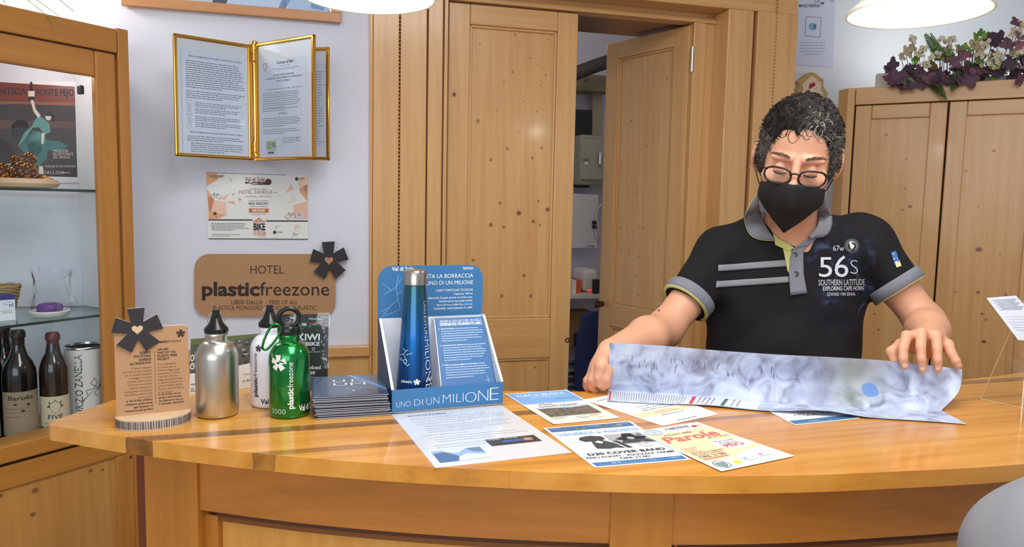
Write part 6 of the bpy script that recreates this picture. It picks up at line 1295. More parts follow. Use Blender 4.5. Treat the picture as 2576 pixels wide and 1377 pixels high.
# arms
def arm(S_, E, W_, q):
    S_, E, W_ = map(Vector, (S_, E, W_))
    fb.cone(S_, S_.lerp(E, .5), .046, .044, .02); fb.cone(S_.lerp(E, .5), E, .044, .040, .02); m_ = E.lerp(W_, .35)
    fb.cone(E, m_, .042, .043, .02); fb.cone(m_, W_, .043, .0285, .02)
arm(SL, EL, WLf, -1); arm(SR, ER, WRt, 1)
def hand(Wp, kn, tips, thumb, rp, rf=.0088):
    """palm from wrist to four knuckles, then jointed fingers"""
    kn = [Vector(k) for k in kn]; Wp = Vector(Wp)
    for i, k in enumerate(kn): fb.cone(Wp.lerp(k, .12) , k, .017, .0118, .012)
    for i in range(3): fb.cone(kn[i].lerp(Wp, .25), kn[i + 1].lerp(Wp, .25), .0125, .0125, .012)
    fb.cone(Wp, sum(kn, Vector()) / 4 * .5 + Wp * .5, .024, .020, .014)
    for k, tp in zip(kn, tips):
        pts = [k] + [Vector(t) for t in tp]; rs = [.0108, .0094, .0086, .0072][:len(pts)]; fb.chain(pts, rs, .0025)
    th = [Vector(t) for t in thumb]; fb.chain(th, [.017, .0125, .0105, .0085][:len(th)], .006)
# his left hand (viewer's right): back of the hand towards us, fingers over the map's top edge
hand(WRt, [V3(2281, 846, 1.462), V3(2317, 838, 1.458), V3(2354, 845, 1.458), V3(2384, 868, 1.466)],
     [[V3(2272, 876, 1.436), V3(2272, 902, 1.428), V3(2276, 922, 1.428)], [V3(2316, 874, 1.432), V3(2318, 904, 1.424), V3(2321, 931, 1.426)], [V3(2357, 878, 1.434), V3(2358, 906, 1.426), V3(2360, 930, 1.428)], [V3(2394, 892, 1.442), V3(2404, 908, 1.434), V3(2411, 922, 1.434)]],
     [V3(2312, 872, 1.505), V3(2268, 868, 1.488), V3(2243, 886, 1.474), V3(2250, 912, 1.462)], None)
# his right hand (viewer's left): hanging down behind the map's left end, fingers curled on its lower edge
hand(WLf, [V3(1512, 920, 1.462), V3(1500, 930, 1.476), V3(1492, 938, 1.492), V3(1490, 944, 1.508)],
     [[V3(1505, 948, 1.464), V3(1508, 966, 1.472), V3(1517, 976, 1.478)], [V3(1489, 954, 1.474), V3(1488, 972, 1.484), V3(1496, 984, 1.490)], [V3(1480, 958, 1.490), V3(1478, 974, 1.500), V3(1484, 985, 1.504)], [V3(1478, 958, 1.508), V3(1476, 970, 1.516), V3(1480, 981, 1.520)]],
     [V3(1532, 905, 1.500), V3(1528, 928, 1.472), V3(1524, 950, 1.470), V3(1527, 968, 1.476)], None)
man = thing('person', 'man in black polo shirt, glasses and black mask unfolding map behind counter', 'person', (.67, 1.80, 0))
mb = MB(); fb.mesh(mb, SKIN); body = mb.build('body', man, smooth=True); 
NAIL = M(236, 190, 168, .3)
def bvh(mbx): return BVHTree.FromPolygons([Vector(v) for v in mbx.v], mbx.f)
BV_body = bvh(mb)
def cast(px, py, trees, off_=.002):
    d = ray(px, py).normalized(); best = None
    for t in trees:
        h_ = t.ray_cast(CAM, d)
        if h_[0] is not None and (best is None or h_[3] < best[3]): best = h_
    if best is None: return None
    n_ = best[1]; n_ = -n_ if n_.dot(d) > 0 else n_
    return best[0] + n_ * off_ 
# finger nails on the near hand
nb = MB(); sh = Sheet(nb, lambda x, y, l=0: cast(x, y, [BV_body], .0008) or PX(x, y, 1.43), -1)
for x, y in ((2276, 919), (2321, 927), (2360, 926), (2413, 917)): sh.ell(x, y, 6, 5.5, NAIL, 12)
nb.build('nails', man, smooth=True)
mole = MB(); sh = Sheet(mole, lambda x, y, l=0: cast(x, y, [BV_body], .0006) or PX(x, y, 1.7), -1); sh.ell(1658, 782, 2.2, 2.2, M(70, 44, 34), 10); mole.build('mole', man)
# eyebrows and lashes
HB_ = M(112, 84, 68, .8)
for q in (-1, 1):
    mb = MB(); rd = random.Random(11 + q)
    for i in range(60):
        a = i / 59; x = q * (.014 + .038 * a); z = .019 + .006 * math.sin(a * 2.6) - .004 * a + rd.uniform(-.0028, .0028); y = -.1005 + .012 * a + .010 * a * a
        mb.tube([hd(x, y + .004, z), hd(x + q * .003, y - .001, z + .001), hd(x + q * .006, y + .001, z + .001 - .001 * a)], .0006, HB_, 4)
    mb.build('eyebrow', man)
for q in (-1, 1): mb = MB(); mb.tube([hd(q * (.018 + .026 * t), -.0945 + .008 * abs(t - .5) ** 1.5, -.0155 - .0035 * math.sin(math.pi * t)) for t in (0, .17, .33, .5, .67, .83, 1)], .0013, M(40, 28, 26, .6), 6); mb.build('eyelashes', man, smooth=True)
# ---------- hair
fh = Field(HC - Vector((.14, .17, .15)), HC + Vector((.14, .17, .17)), .0030)
fh.ell(hd(0, .016, .034), (.080, .102, .086), .0, HR)
for q in (-1, 1): fh.ell(hd(q * .066, .012, -.002), (.020, .050, .048), .015, HR); fh.ell(hd(q * .072, -.02, -.012), (.009, .018, .034), .01, HR)
rd = random.Random(21)
for i in range(330):
    a = rd.uniform(0, 2 * math.pi); el = rd.uniform(-.05, 1.0) ** 1 * math.pi / 2
    x, y, z = math.cos(a) * math.cos(el) * .076, math.sin(a) * math.cos(el) * .096, .034 + math.sin(el) * .084
    if y < -.05 and z < .072: continue
    fh.ell(hd(x, y + .018, z), (rd.uniform(.006, .012),) * 3, .004)
X, Y, Z = np.meshgrid(*fh.ax, indexing='ij'); iR = np.array(HR.inverted()); P_l = [iR[i, 0] * (X - HC.x) + iR[i, 1] * (Y - HC.y) + iR[i, 2] * (Z - HC.z) for i in range(3)]
lx_, ly_, lz_ = P_l
fr_ = np.clip((-.02 - ly_) / .045, 0, 1); side = np.clip((np.abs(lx_) - .045) / .022, 0, 1)
hl_ = (-.075 + .035 * np.clip((-ly_) / .05, 0, 1)) * (1 - fr_) + fr_ * (.072 - .028 * side ** 2 + .006 * np.sin(lx_ * 130) + .004 * np.sin(lx_ * 310 + 1)); 
hl_ = np.where((np.abs(lx_) > .060) & (ly_ > -.055), np.minimum(hl_, -.035 + .02 * np.clip((ly_ - .0) / .03, 0, 1)), hl_)
fh.D = np.maximum(fh.D, ((hl_ - lz_) * .8).astype(np.float32))
fh.D[ly_ < -.118] = .1
HAIR = M(40, 35, 33, .75, spec=.2, bump=.8, bscale=160); HGR = M(96, 91, 86, .7, spec=.2); HWH = M(186, 180, 168, .6, spec=.3); HDK = M(24, 20, 19, .7, spec=.2)
mb = MB(); fh.mesh(mb, HAIR); hv = list(mb.v)
# colour the temples grey
inv = HR.inverted()
gi = mb.mi(M(84, 80, 76, .75, spec=.2, bump=.8, bscale=160))
for i, f in enumerate(mb.f):
    p_ = inv @ (Vector(mb.v[f[0]]) - HC)
    if abs(p_.x) > .056 and p_.z < .048: mb.m[i] = gi
hair = mb.build('hair', man, smooth=True)
mb = MB(); rd = random.Random(5)
for i in range(2300):
    p_ = Vector(hv[rd.randrange(len(hv))]); l_ = inv @ (p_ - HC)
    if l_.z < -.03: continue
    nrm = (HR @ Vector((l_.x / .083, (l_.y - .018) / .103, (l_.z - .03) / .1))).normalized()
    t1 = nrm.orthogonal().normalized(); t2 = nrm.cross(t1); a = rd.uniform(0, 6.28); rr = rd.uniform(.003, .0075); base_ = p_ - nrm * .002; tw = rd.choice((-1, 1)); pts = []
    n_ = 8; tt1 = t1 * math.cos(a) + t2 * math.sin(a); 
    gr = Vector((0, -.3, -1)) * .004
    for k in range(n_):
        u_ = k / (n_ - 1); th_ = u_ * rd.uniform(3.2, 4.6) * tw; pts.append(base_ + tt1 * (rr * math.sin(th_)) + nrm * (rr * .55 * (1 - math.cos(th_)) + .002 * u_) + gr * u_ + t2 * .006 * u_ * tw)
    side_ = abs(l_.x) > .05 and l_.z < .06; front_ = l_.x > .005 and l_.y < -.03 and l_.z > .03
    c_ = rd.choice((HGR, HGR, HDK, HAIR)) if side_ else rd.choice((HWH, HGR, HGR, HAIR)) if front_ else rd.choice((HDK, HDK, HAIR, HAIR, HGR) if rd.random() < .3 else (HDK, HAIR))
    mb.tube(pts, .0008, c_, 4, taper=[1, 1, 1, .95, .9, .8, .6, .3])
# loose curls on the forehead
for x, z, r_, c_ in ((-.040, .058, .012, HDK), (-.018, .052, .012, HDK), (-.050, .060, .010, HDK), (.008, .060, .010, HAIR), (.020, .062, .013, HWH), (.030, .066, .010, HWH), (.014, .068, .012, HGR), (.045, .060, .010, HGR), (.038, .056, .012, HGR), (.002, .068, .012, HGR)):
    cy = -.098 + abs(x) * .35 - .006; q = 1 if x > -.03 else -1
    mb.tube([hd(x + q * r_ * math.cos(t) * .8, cy + .006 + .004 * math.sin(t) - max(0, (z - .05)) * -.5, z + .012 + r_ * math.sin(t) - .004 * k / 9) for k, t in enumerate([1.9 + k * .52 for k in range(10)])], .0008, c_, 5, taper=[1, 1, 1, 1, 1, .9, .8, .7, .5, .3])
mb.build('curls', hair, smooth=True)
# ---------- glasses
gl_ = thing('glasses', '', '', HC); del gl_['label'], gl_['category']; gl_.parent = man; gl_.location = HC - ORG[man.name]
FRM = M(22, 18, 18, .25)
def rim(q):
    c = (q * .0345, -.0195); out = []
    for i in range(40):
        t = 2 * math.pi * i / 40; ct, st_ = math.cos(t), math.sin(t); w_ = .0270; h_ = .0172
        x = c[0] + w_ * math.copysign(abs(ct) ** .82, ct) * (1 + .04 * st_); z = c[1] + h_ * math.copysign(abs(st_) ** .84, st_); out.append((x, z))
    return out
gy = lambda x: -.121 + 3.2 * x * x
for q in (-1, 1):
    mb = MB(); o_ = rim(q); mb.tube([hd(x, gy(x), z + .004) for x, z in o_], .0021, FRM, 8, closed=True); r_ = mb.build('rim', gl_, smooth=True)
    mb = MB(); mb.add([hd(x, gy(x), z + .004) for x, z in o_], [tuple(range(40))], glass(fac=.8)); mb.build('lens', gl_)
    mb = MB(); mb.tube([hd(q * .057, gy(.057), -.006), hd(q * .070, -.098, -.005), hd(q * .079, -.06, -.004), hd(q * .084, .0, -.002), hd(q * .085, .014, .004)], .0021, FRM, 8); mb.build('temple', gl_, smooth=True)
mb = MB(); mb.tube([hd(x, gy(x) - .001, -.0105 + .004 * (1 - (x / .011) ** 2)) for x in (-.011, -.007, -.003, 0, .003, .007, .011)], .0021, FRM, 8); mb.build('bridge', gl_, smooth=True)
# ---------- mask
rows = []; nb_ = 22; na = 28
for j in range(nb_ + 1):
    b = j / nb_; hw = .066 * (1 - .03 * b) if b < .30 else .066 * .99 * max(0.02, 1 - ((b - .30) / .70) ** 1.55); zc_ = -.040 - .104 * b; r_ = []
    for i in range(na + 1):
        a = 2 * i / na - 1; x = a * hw * (1 + .05 * math.sin(b * 3)); top_dip = .006 * (a * a) * (1 - b) if False else 0
        prot = .1345 + .008 * math.sin(min(1, b * 1.7) * math.pi) ** .8 - .026 * b * b
        y = -prot + (abs(a) ** 1.5) * .070 * (hw / .064) ** 1.1 + .0012 * math.sin(a * 14 + b * 9) * (1 - a * a)
        z = zc_ + .016 * (1 - b) ** 2 * (1 - a * a) ** 2 - (.012 * abs(a) ** 6 * (1 - b) ** 3) - .002 * (1 - abs(a)) * (1 - b)
        r_.append(hd(x, y, z))
    rows.append(r_)
mb = MB(); MSK = M(16, 16, 17, .75, bump=.4, bscale=500); mb.grid(rows, MSK); mk = mb.build('face_mask', man, smooth=True); sd = mk.modifiers.new('t', 'SOLIDIFY'); sd.thickness = .0015; sd.offset = -1
for q in (-1, 1):
    for L_ in (((.063, -.066, -.048), (.076, -.045, -.030), (.084, -.008, -.004), (.086, .016, .018)), ((.056, -.070, -.078), (.072, -.03, -.062), (.084, .006, -.046), (.087, .022, -.032))):
        mb = MB(); mb.tube([hd(q * a, b, c) for a, b, c in L_], .0013, MSK, 6); mb.build('strap', mk, smooth=True)

# ---------- polo shirt
fs = Field((.28, 1.50, .94), (1.14, 2.0, 1.56), .0038)
fs.ell((.668, 1.805, 1.285), (.192, .122, .205), .03); fs.ell((.672, 1.80, 1.12), (.186, .122, .22), .05); fs.cone((.672, 1.80, 1.10), (.672, 1.80, .95), .150, .150, .05)
fs.cone(SL, SR, .058, .058, .04); fs.cone((NB_.x, 1.785, NB_.z - .028), Vector(SL) + Vector((0, 0, .0)), .062, .056, .035); fs.cone((NB_.x, 1.785, NB_.z - .028), SR, .062, .058, .035)
def sleeve(S_, E, f, r1, r2):
    S_, E = Vector(S_), Vector(E); C_ = S_.lerp(E, f); d_ = (E - S_).normalized(); m_ = .13
    lo = np.minimum(np.array(S_), np.array(C_)) - m_; hi = np.maximum(np.array(S_), np.array(C_)) + m_; S__, g = fs.sl(lo, hi); d = fs.cone_d(g, S_ + d_ * -.0, C_ + d_ * .03, r1, r2 - .001)
    pl = ((g[0] - C_.x) * d_.x + (g[1] - C_.y) * d_.y + (g[2] - C_.z) * d_.z).astype(np.float32); fs.smin(S__, np.maximum(d, pl), .030); return C_, d_, (lambda w: r1 + (r2 - .001 - r1) * min(1, ((C_ - S_).length + w) / ((C_ - S_).length + .03)) + .0035)
cuffL = sleeve(SL, EL, .66, .064, .054); cuffR = sleeve(SR, ER, .60, .064, .057)
# neck opening
fs.cone((NB_.x + .003, 1.76, NB_.z + .06), (NB_.x, 1.760, NB_.z + .010), .072, .056, .006, sub=True); vb = PX(1997, 622, 1.665); fs.cone((NB_.x, 1.705, NB_.z + .02), (vb.x, vb.y, vb.z), .027, .004, .005, sub=True)
X, Y, Z = np.meshgrid(*fs.ax, indexing='ij')
wr = .0026 * np.sin(38 * X + 26 * Z + 3 * np.sin(16 * Y)) * np.sin(21 * Z - 13 * X + 1) + .0022 * np.sin(60 * Z + 44 * (X - .67) * np.sign(X - .67) + 12 * Y) * np.exp(-((np.abs(X - .67) - .17) / .07) ** 2) + .003 * np.sin(34 * (X - Z) + 5) * np.exp(-((Z - 1.2) / .10) ** 2)
fs.D += wr.astype(np.float32); del X, Y, Z
def shirt_mat():
    mt = bpy.data.materials.new('polo_fabric'); mt.use_nodes = True; nt = mt.node_tree; N = nt.nodes.new; L = nt.links.new; q = nt.nodes['Principled BSDF']
    at = N('ShaderNodeAttribute'); at.attribute_name = 'knot'; tc = N('ShaderNodeTexCoord'); n = N('ShaderNodeTexNoise'); n.inputs['Scale'].default_value = 26; n.inputs['Detail'].default_value = 6; n.inputs['Distortion'].default_value = 1; L(tc.outputs['Object'], n.inputs[0])
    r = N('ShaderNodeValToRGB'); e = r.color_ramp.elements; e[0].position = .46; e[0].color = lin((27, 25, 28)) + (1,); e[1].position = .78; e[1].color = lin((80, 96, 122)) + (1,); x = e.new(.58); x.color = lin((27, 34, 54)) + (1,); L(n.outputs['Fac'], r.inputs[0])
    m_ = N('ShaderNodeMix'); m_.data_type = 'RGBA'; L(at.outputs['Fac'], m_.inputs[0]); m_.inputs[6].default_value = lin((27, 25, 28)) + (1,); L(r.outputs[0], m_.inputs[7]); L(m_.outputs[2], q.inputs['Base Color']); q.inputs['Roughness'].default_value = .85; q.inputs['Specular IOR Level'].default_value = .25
    w2 = N('ShaderNodeTexNoise'); w2.inputs['Scale'].default_value = 700; L(tc.outputs['Object'], w2.inputs[0]); bp_ = N('ShaderNodeBump'); bp_.inputs['Strength'].default_value = .25; bp_.inputs['Distance'].default_value = .001; L(w2.outputs['Fac'], bp_.inputs['Height']); L(bp_.outputs[0], q.inputs['Normal']); return mt
mb = MB(); Pm, Fm = fs.mesh(mb, shirt_mat())
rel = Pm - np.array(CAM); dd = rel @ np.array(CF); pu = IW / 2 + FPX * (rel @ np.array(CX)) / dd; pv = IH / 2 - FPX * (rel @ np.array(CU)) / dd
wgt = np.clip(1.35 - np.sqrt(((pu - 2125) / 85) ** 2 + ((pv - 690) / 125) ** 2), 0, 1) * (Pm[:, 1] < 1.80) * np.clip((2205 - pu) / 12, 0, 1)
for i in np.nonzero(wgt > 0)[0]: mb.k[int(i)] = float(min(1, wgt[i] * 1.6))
shirt = mb.build('polo_shirt', man, smooth=True); BV_s = bvh(mb)
GRF = M(128, 130, 140, .85, bump=.3, bscale=500); YEL = M(204, 202, 124, .8)
def on(x, y, o_=.003, both=True): 
    q = cast(x, y, [BV_s, BV_body] if both else [BV_s], o_)
    return q if q is not None else PX(x, y, 1.70)
SM = lambda o_: (lambda x, y, l=0: on(x, y, o_ + l))
# cuffs: bands round the sleeve ends
for C_, d_, r_ in (cuffL, cuffR):
    a_ = d_.orthogonal().normalized(); b_ = d_.cross(a_); rows = []; rows2 = []
    for w_, o_ in ((-.028, .0015), (-.026, .0035), (.000, .0035), (.001, .0)): rows.append([C_ + d_ * w_ + (a_ * math.cos(t) + b_ * math.sin(t)) * (r_(w_) + o_) for t in [k * math.pi / 24 for k in range(48)]])
    m2 = MB(); m2.grid(rows, GRF, closed=True); rows2 = [[C_ + d_ * w_ + (a_ * math.cos(t) + b_ * math.sin(t)) * (r_(w_) + o_) for t in [k * math.pi / 24 for k in range(48)]] for w_, o_ in ((.0, .0038), (.0022, .0034), (.0024, -.004))]
    m2.grid(rows2, YEL, closed=True); m2.build('cuff', shirt, smooth=True)
# collar wings
def loft(inner, outer, nm, lift, mat, edge=None):
    def rs(L_, n):
        L_ = [Vector((*p, 0)) for p in L_]; o_ = spl(L_, 6); ln = [0]
        for a, b in zip(o_[:-1], o_[1:]): ln.append(ln[-1] + (b - a).length)
        r_ = []
        for k in range(n):
            t = ln[-1] * k / (n - 1)
            j = max(i for i in range(len(ln)) if ln[i] <= t + 1e-9); j = min(j, len(o_) - 2); f_ = (t - ln[j]) / max(1e-9, ln[j + 1] - ln[j]); r_.append(o_[j].lerp(o_[j + 1], min(1, f_)))
        return r_
    A_, B_ = rs(inner, 24), rs(outer, 24); rows = []
    for k in range(7):
        f_ = k / 6; row = []
        for a, b in zip(A_, B_):
            p_ = a.lerp(b, f_); row.append(on(p_.x, p_.y, lift[0] * (1 - f_) ** 1 + lift[1] * f_ + lift[2] * math.sin(math.pi * f_)))
        rows.append(row)
    # even out the depth so that the wing spans the gap between neck and shirt
    for _ in range(6):
        for k in range(1, 6): rows[k] = [rows[k][i].lerp((rows[k - 1][i] + rows[k + 1][i]) / 2, .5) for i in range(24)]
        for k in range(7): rows[k] = [rows[k][i] if i in (0, 23) else rows[k][i].lerp((rows[k][i - 1] + rows[k][i + 1]) / 2, .35) for i in range(24)]
    m2 = MB(); m2.grid(rows, mat)
    if edge: m3 = MB(); m3.tube([p + (CAM - p).normalized() * .0008 for p in rows[6]], .0007, edge, 6); m3.build('piping', shirt, smooth=True)
    o = m2.build(nm, shirt, smooth=True); s_ = o.modifiers.new('t', 'SOLIDIFY'); s_.thickness = .003; s_.offset = 1; return rows
loft([(1916, 486), (1909, 512), (1916, 545), (1928, 573), (1946, 600)], [(1903, 490), (1878, 530), (1873, 560), (1879, 585), (1888, 598), (1910, 606), (1947, 608)], 'collar', (.006, .005, .010), GRF, YEL)
loft([(2062, 500), (2060, 525), (2054, 550), (2046, 575), (2030, 592)], [(2072, 506), (2085, 530), (2090, 555), (2088, 575), (2080, 592), (2066, 600), (2045, 597), (2030, 600)], 'collar', (.006, .005, .010), GRF, YEL)
m2 = MB(); nbk = [Vector((NB_.x + .078 * math.cos(t), 1.775 + .066 * math.sin(t), NB_.z + .040 + .022 * math.sin(t))) for t in [R(a) for a in range(-20, 201, 10)]]
m2.grid([nbk, [p + Vector((0, .004, .030)) + (p - Vector((NB_.x, 1.775, p.z))) * -.10 for p in nbk]], GRF); o = m2.build('collar_stand', shirt, smooth=True); s_ = o.modifiers.new('t', 'SOLIDIFY'); s_.thickness = .004
def patch(poly_rows, nm, o_, mat, n=8, both=False, th=.0012):
    rows = []
    for (x0, y0, x1, y1) in poly_rows: rows.append([on(x0 + (x1 - x0) * i / n, y0 + (y1 - y0) * i / n, o_, both) for i in range(n + 1)])
    m2 = MB(); m2.grid(rows, mat); o = m2.build(nm, shirt, smooth=True); s_ = o.modifiers.new('t', 'SOLIDIFY'); s_.thickness = th; s_.offset = -1; return o
def rowsof(L_, R_, n=10):
    def at(P_, t): 
        t *= len(P_) - 1; i = min(int(t), len(P_) - 2); f_ = t - i; return (P_[i][0] + (P_[i + 1][0] - P_[i][0]) * f_, P_[i][1] + (P_[i + 1][1] - P_[i][1]) * f_)
    return [(*at(L_, k / n), *at(R_, k / n)) for k in range(n + 1)]
patch(rowsof([(1944, 588), (1947, 602), (1950, 618)], [(1996, 624), (1990, 630), (1985, 634)]), 'placket_lining', .004, YEL, both=True)
patch(rowsof([(1968, 622), (1972, 640), (1980, 682)], [(1990, 626), (1990, 650), (1986, 690)]), 'placket_lining', .0022, YEL)
patch(rowsof([(1994, 626), (1986, 648), (1983, 690), (1987, 743)], [(2048, 592), (2018, 634), (2019, 690), (2028, 738)], 14), 'placket', .0042, GRF, both=True)
patch(rowsof([(1996, 628), (2040, 588)], [(2030, 618), (2050, 600)], 4), 'placket_top', .006, GRF, both=True)
for L_, R_ in (([(1806, 667), (1805, 683)], [(1976, 655), (1977, 671)]), ([(1801, 708), (1799, 724)], [(1982, 696), (1984, 711)])): patch(rowsof(L_, R_, 3), 'stripe', .0022, M(138, 139, 146, .85), 26)
for x, y, r_ in ((1998, 642, 6.2), (2000, 690, 7.2)):
    c_ = on(x, y, .0045); m2 = MB(); ax_ = (CAM - c_).normalized(); q_ = r_ / 1860 * 1.7; m2.lathe([(q_, 0), (q_, .0015), (q_ * .8, .0022), (q_ * .7, .0016), (0, .0016)], c_, M(52, 54, 62, .35), 20, axis=ax_)
    m2.lathe([(.0006, .0016), (.0006, .0026)], c_, WT, 8, axis=ax_); m2.build('button', shirt, smooth=True, auto=40)
m2 = MB(); sh = Sheet(m2, SM(.0022), -1); PR = M(206, 210, 220, .7); PR2 = M(176, 178, 186, .7)
sh.text(2059, 697, '5', 52, PR, width=33, bold=.0); sh.text(2098, 697, '6', 56, PR, width=34, bold=.0); sh.text(2137, 690, 'S', 38, PR, width=19, bold=-.02)
sh.text(2058, 719, 'SOUTHERN LATITUDE', 15, PR2, width=115, bold=.03, rot=1); sh.text(2069, 732, 'EXPLORING CAPE HORN', 11, PR, width=101, bold=.02, rot=1); sh.text(2080, 745, 'EDWARD 1904 SENNA', 8.5, PR2, width=70, bold=.03, rot=1); sh.text(2094, 632, '67w', 14, PR2, width=28, bold=.02)
sh.ring(2141, 619, 19, 18, 2.6, M(86, 86, 90, .6)); sh.ell(2141, 619, 16.5, 15.5, M(46, 44, 48, .7)); sh.up(); sh.ring(2141, 619, 13.5, 13, 1.4, PR2); sh.poly([(2134, 611), (2141, 608), (2149, 612), (2147, 620), (2142, 630), (2138, 624), (2136, 618)], WT)
m2.build('chest_print', shirt)
m2 = MB(); sh = Sheet(m2, SM(.002), -1); sh.poly([(2240, 636), (2252, 632), (2262, 662), (2250, 668)], M(60, 110, 180, .7)); sh.up(); sh.poly([(2250, 660), (2261, 656), (2266, 670), (2254, 674)], M(220, 218, 170, .7))
for x, y in ((2246, 640), (2251, 646), (2248, 652), (2255, 652)): sh.ell(x, y, 1.8, 1.8, WT, 8)
m2.build('sleeve_patch', shirt)
# trousers and shoes (below the counter)
ft_ = Field((.42, 1.62, .0), (.92, 2.0, 1.06), .008)
ft_.ell((.67, 1.80, .95), (.165, .115, .11), .03)
for q in (-1, 1): ft_.cone((.67 + q * .085, 1.80, .92), (.67 + q * .10, 1.79, .50), .088, .062, .03); ft_.cone((.67 + q * .10, 1.79, .50), (.67 + q * .105, 1.82, .07), .062, .052, .02)
mb = MB(); ft_.mesh(mb, M(44, 48, 62, .85)); mb.build('trousers', man, smooth=True)
fo = Field((.48, 1.62, -.02), (.86, 1.95, .12), .006)
for q in (-1, 1): fo.cone((.67 + q * .107, 1.85, .045), (.67 + q * .12, 1.68, .032), .042, .034, .02)
fo.D = np.maximum(fo.D, (.002 - np.meshgrid(*fo.ax, indexing='ij')[2]).astype(np.float32))
mb = MB(); fo.mesh(mb, M(40, 34, 30, .5)); mb.build('shoes', man, smooth=True)

# ---------- the visitor in the foreground, seen by one shoulder
SHp = PX(2602, 1310, .66)
vx, vy, vz_ = SHp.x + .20, .66, SHp.z
fv = Field((vx - .34, vy - .28, .72), (vx + .34, vy + .30, vz_ + .16), .006)
fv.ell((vx, vy, vz_ - .17), (.175, .115, .22), .03); fv.ell((vx, vy, vz_ - .36), (.165, .12, .2), .04)
fv.cone((vx - .175, vy, vz_ - .035), (vx + .175, vy, vz_ - .035), .066, .066, .04); fv.cone((vx, vy, vz_ + .03), (vx - .16, vy, vz_ - .02), .055, .06, .03); fv.cone((vx, vy, vz_ + .03), (vx + .16, vy, vz_ - .02), .055, .06, .03)
for q in (-1, 1): fv.cone((vx + q * .19, vy, vz_ - .05), (vx + q * .215, vy - .01, vz_ - .30), .066, .058, .03)
X, Y, Z = np.meshgrid(*fv.ax, indexing='ij'); fv.D += (.004 * np.sin(30 * X + 24 * Z + 4 * np.sin(14 * Y)) * np.sin(18 * Z - 12 * X)).astype(np.float32)
vis = thing('person', 'visitor in pale grey shirt in front of counter at bottom right corner', 'person', (vx, vy, 0))
fk = Field((vx - .30, vy - .42, .55), (vx + .30, vy + .22, vz_ + .36), .006)
fk.ell((vx, vy, vz_ - .2), (.15, .09, .2), .03); fk.cone((vx, vy, vz_ - .02), (vx, vy + .02, vz_ + .10), .052, .05, .02); fk.ell((vx, vy + .025, vz_ + .22), (.072, .092, .105), .02); fk.ell((vx, vy + .07, vz_ + .165), (.055, .05, .06), .02); fk.ell((vx, vy + .125, vz_ + .195), (.011, .016, .016), .01)
for q in (-1, 1):
    fk.ell((vx + q * .075, vy + .01, vz_ + .20), (.01, .018, .03), .006); fk.cone((vx + q * .15, vy, vz_ - .04), (vx + q * .215, vy - .01, vz_ - .30), .045, .042, .02); fk.cone((vx + q * .215, vy - .01, vz_ - .30), (vx + q * .19, vy + .10, vz_ - .50), .038, .026, .02)
    fk.cone((vx + q * .19, vy + .10, vz_ - .50), (vx + q * .18, vy + .13, vz_ - .57), .026, .026, .02)
    for k in range(4): fk.chain([(vx + q * (.155 + .016 * k), vy + .14, vz_ - .59), (vx + q * (.155 + .016 * k), vy + .16, vz_ - .63), (vx + q * (.155 + .016 * k), vy + .155, vz_ - .655 + .005 * abs(k - 1))], [.010, .009, .008], .004)
    fk.chain([(vx + q * .165, vy + .14, vz_ - .56), (vx + q * .145, vy + .165, vz_ - .59), (vx + q * .14, vy + .17, vz_ - .615)], [.013, .011, .009], .004)
mb = MB(); fk.mesh(mb, SKIN); mb.build('body', vis, smooth=True)
mb = MB(); fv.mesh(mb, M(134, 133, 138, .95, bump=.08, bscale=500)); vsh = mb.build('shirt', vis, smooth=True)
mb = MB(); NVC = M(92, 98, 116, .85); cc = [Vector((vx + .082 * math.cos(t), vy + .004 + .074 * math.sin(t), vz_ + .045 - .018 * math.sin(t))) for t in [k * math.pi / 16 for k in range(32)]]
mb.grid([[p + (p - Vector((vx, vy, p.z))) * .28 - Vector((0, 0, .022)) for p in cc], cc, [p + (p - Vector((vx, vy, p.z))) * -.12 + Vector((0, 0, .012)) for p in cc]], NVC, closed=True); o = mb.build('collar', vsh, smooth=True); s_ = o.modifiers.new('t', 'SOLIDIFY'); s_.thickness = .004
fhv = Field((vx - .12, vy - .12, vz_ + .08), (vx + .12, vy + .16, vz_ + .36), .006); fhv.ell((vx, vy + .012, vz_ + .235), (.084, .102, .108), .01); fhv.ell((vx, vy + .12, vz_ + .20), (.062, .06, .085), .01, sub=True)
mb = MB(); fhv.mesh(mb, M(70, 54, 42, .7, bump=1, bscale=160)); mb.build('hair', vis, smooth=True)
ftv = Field((vx - .22, vy - .22, .0), (vx + .22, vy + .22, .86), .01); ftv.ell((vx, vy, .74), (.15, .11, .11), .03)
for q in (-1, 1): ftv.cone((vx + q * .08, vy, .72), (vx + q * .09, vy, .38), .075, .055, .02); ftv.cone((vx + q * .09, vy, .38), (vx + q * .09, vy - .02, .05), .055, .045, .02); ftv.cone((vx + q * .09, vy - .03, .042), (vx + q * .10, vy + .11, .034), .04, .034, .02)
mb = MB(); ftv.mesh(mb, M(70, 76, 92, .85)); mb.build('trousers', vis, smooth=True)
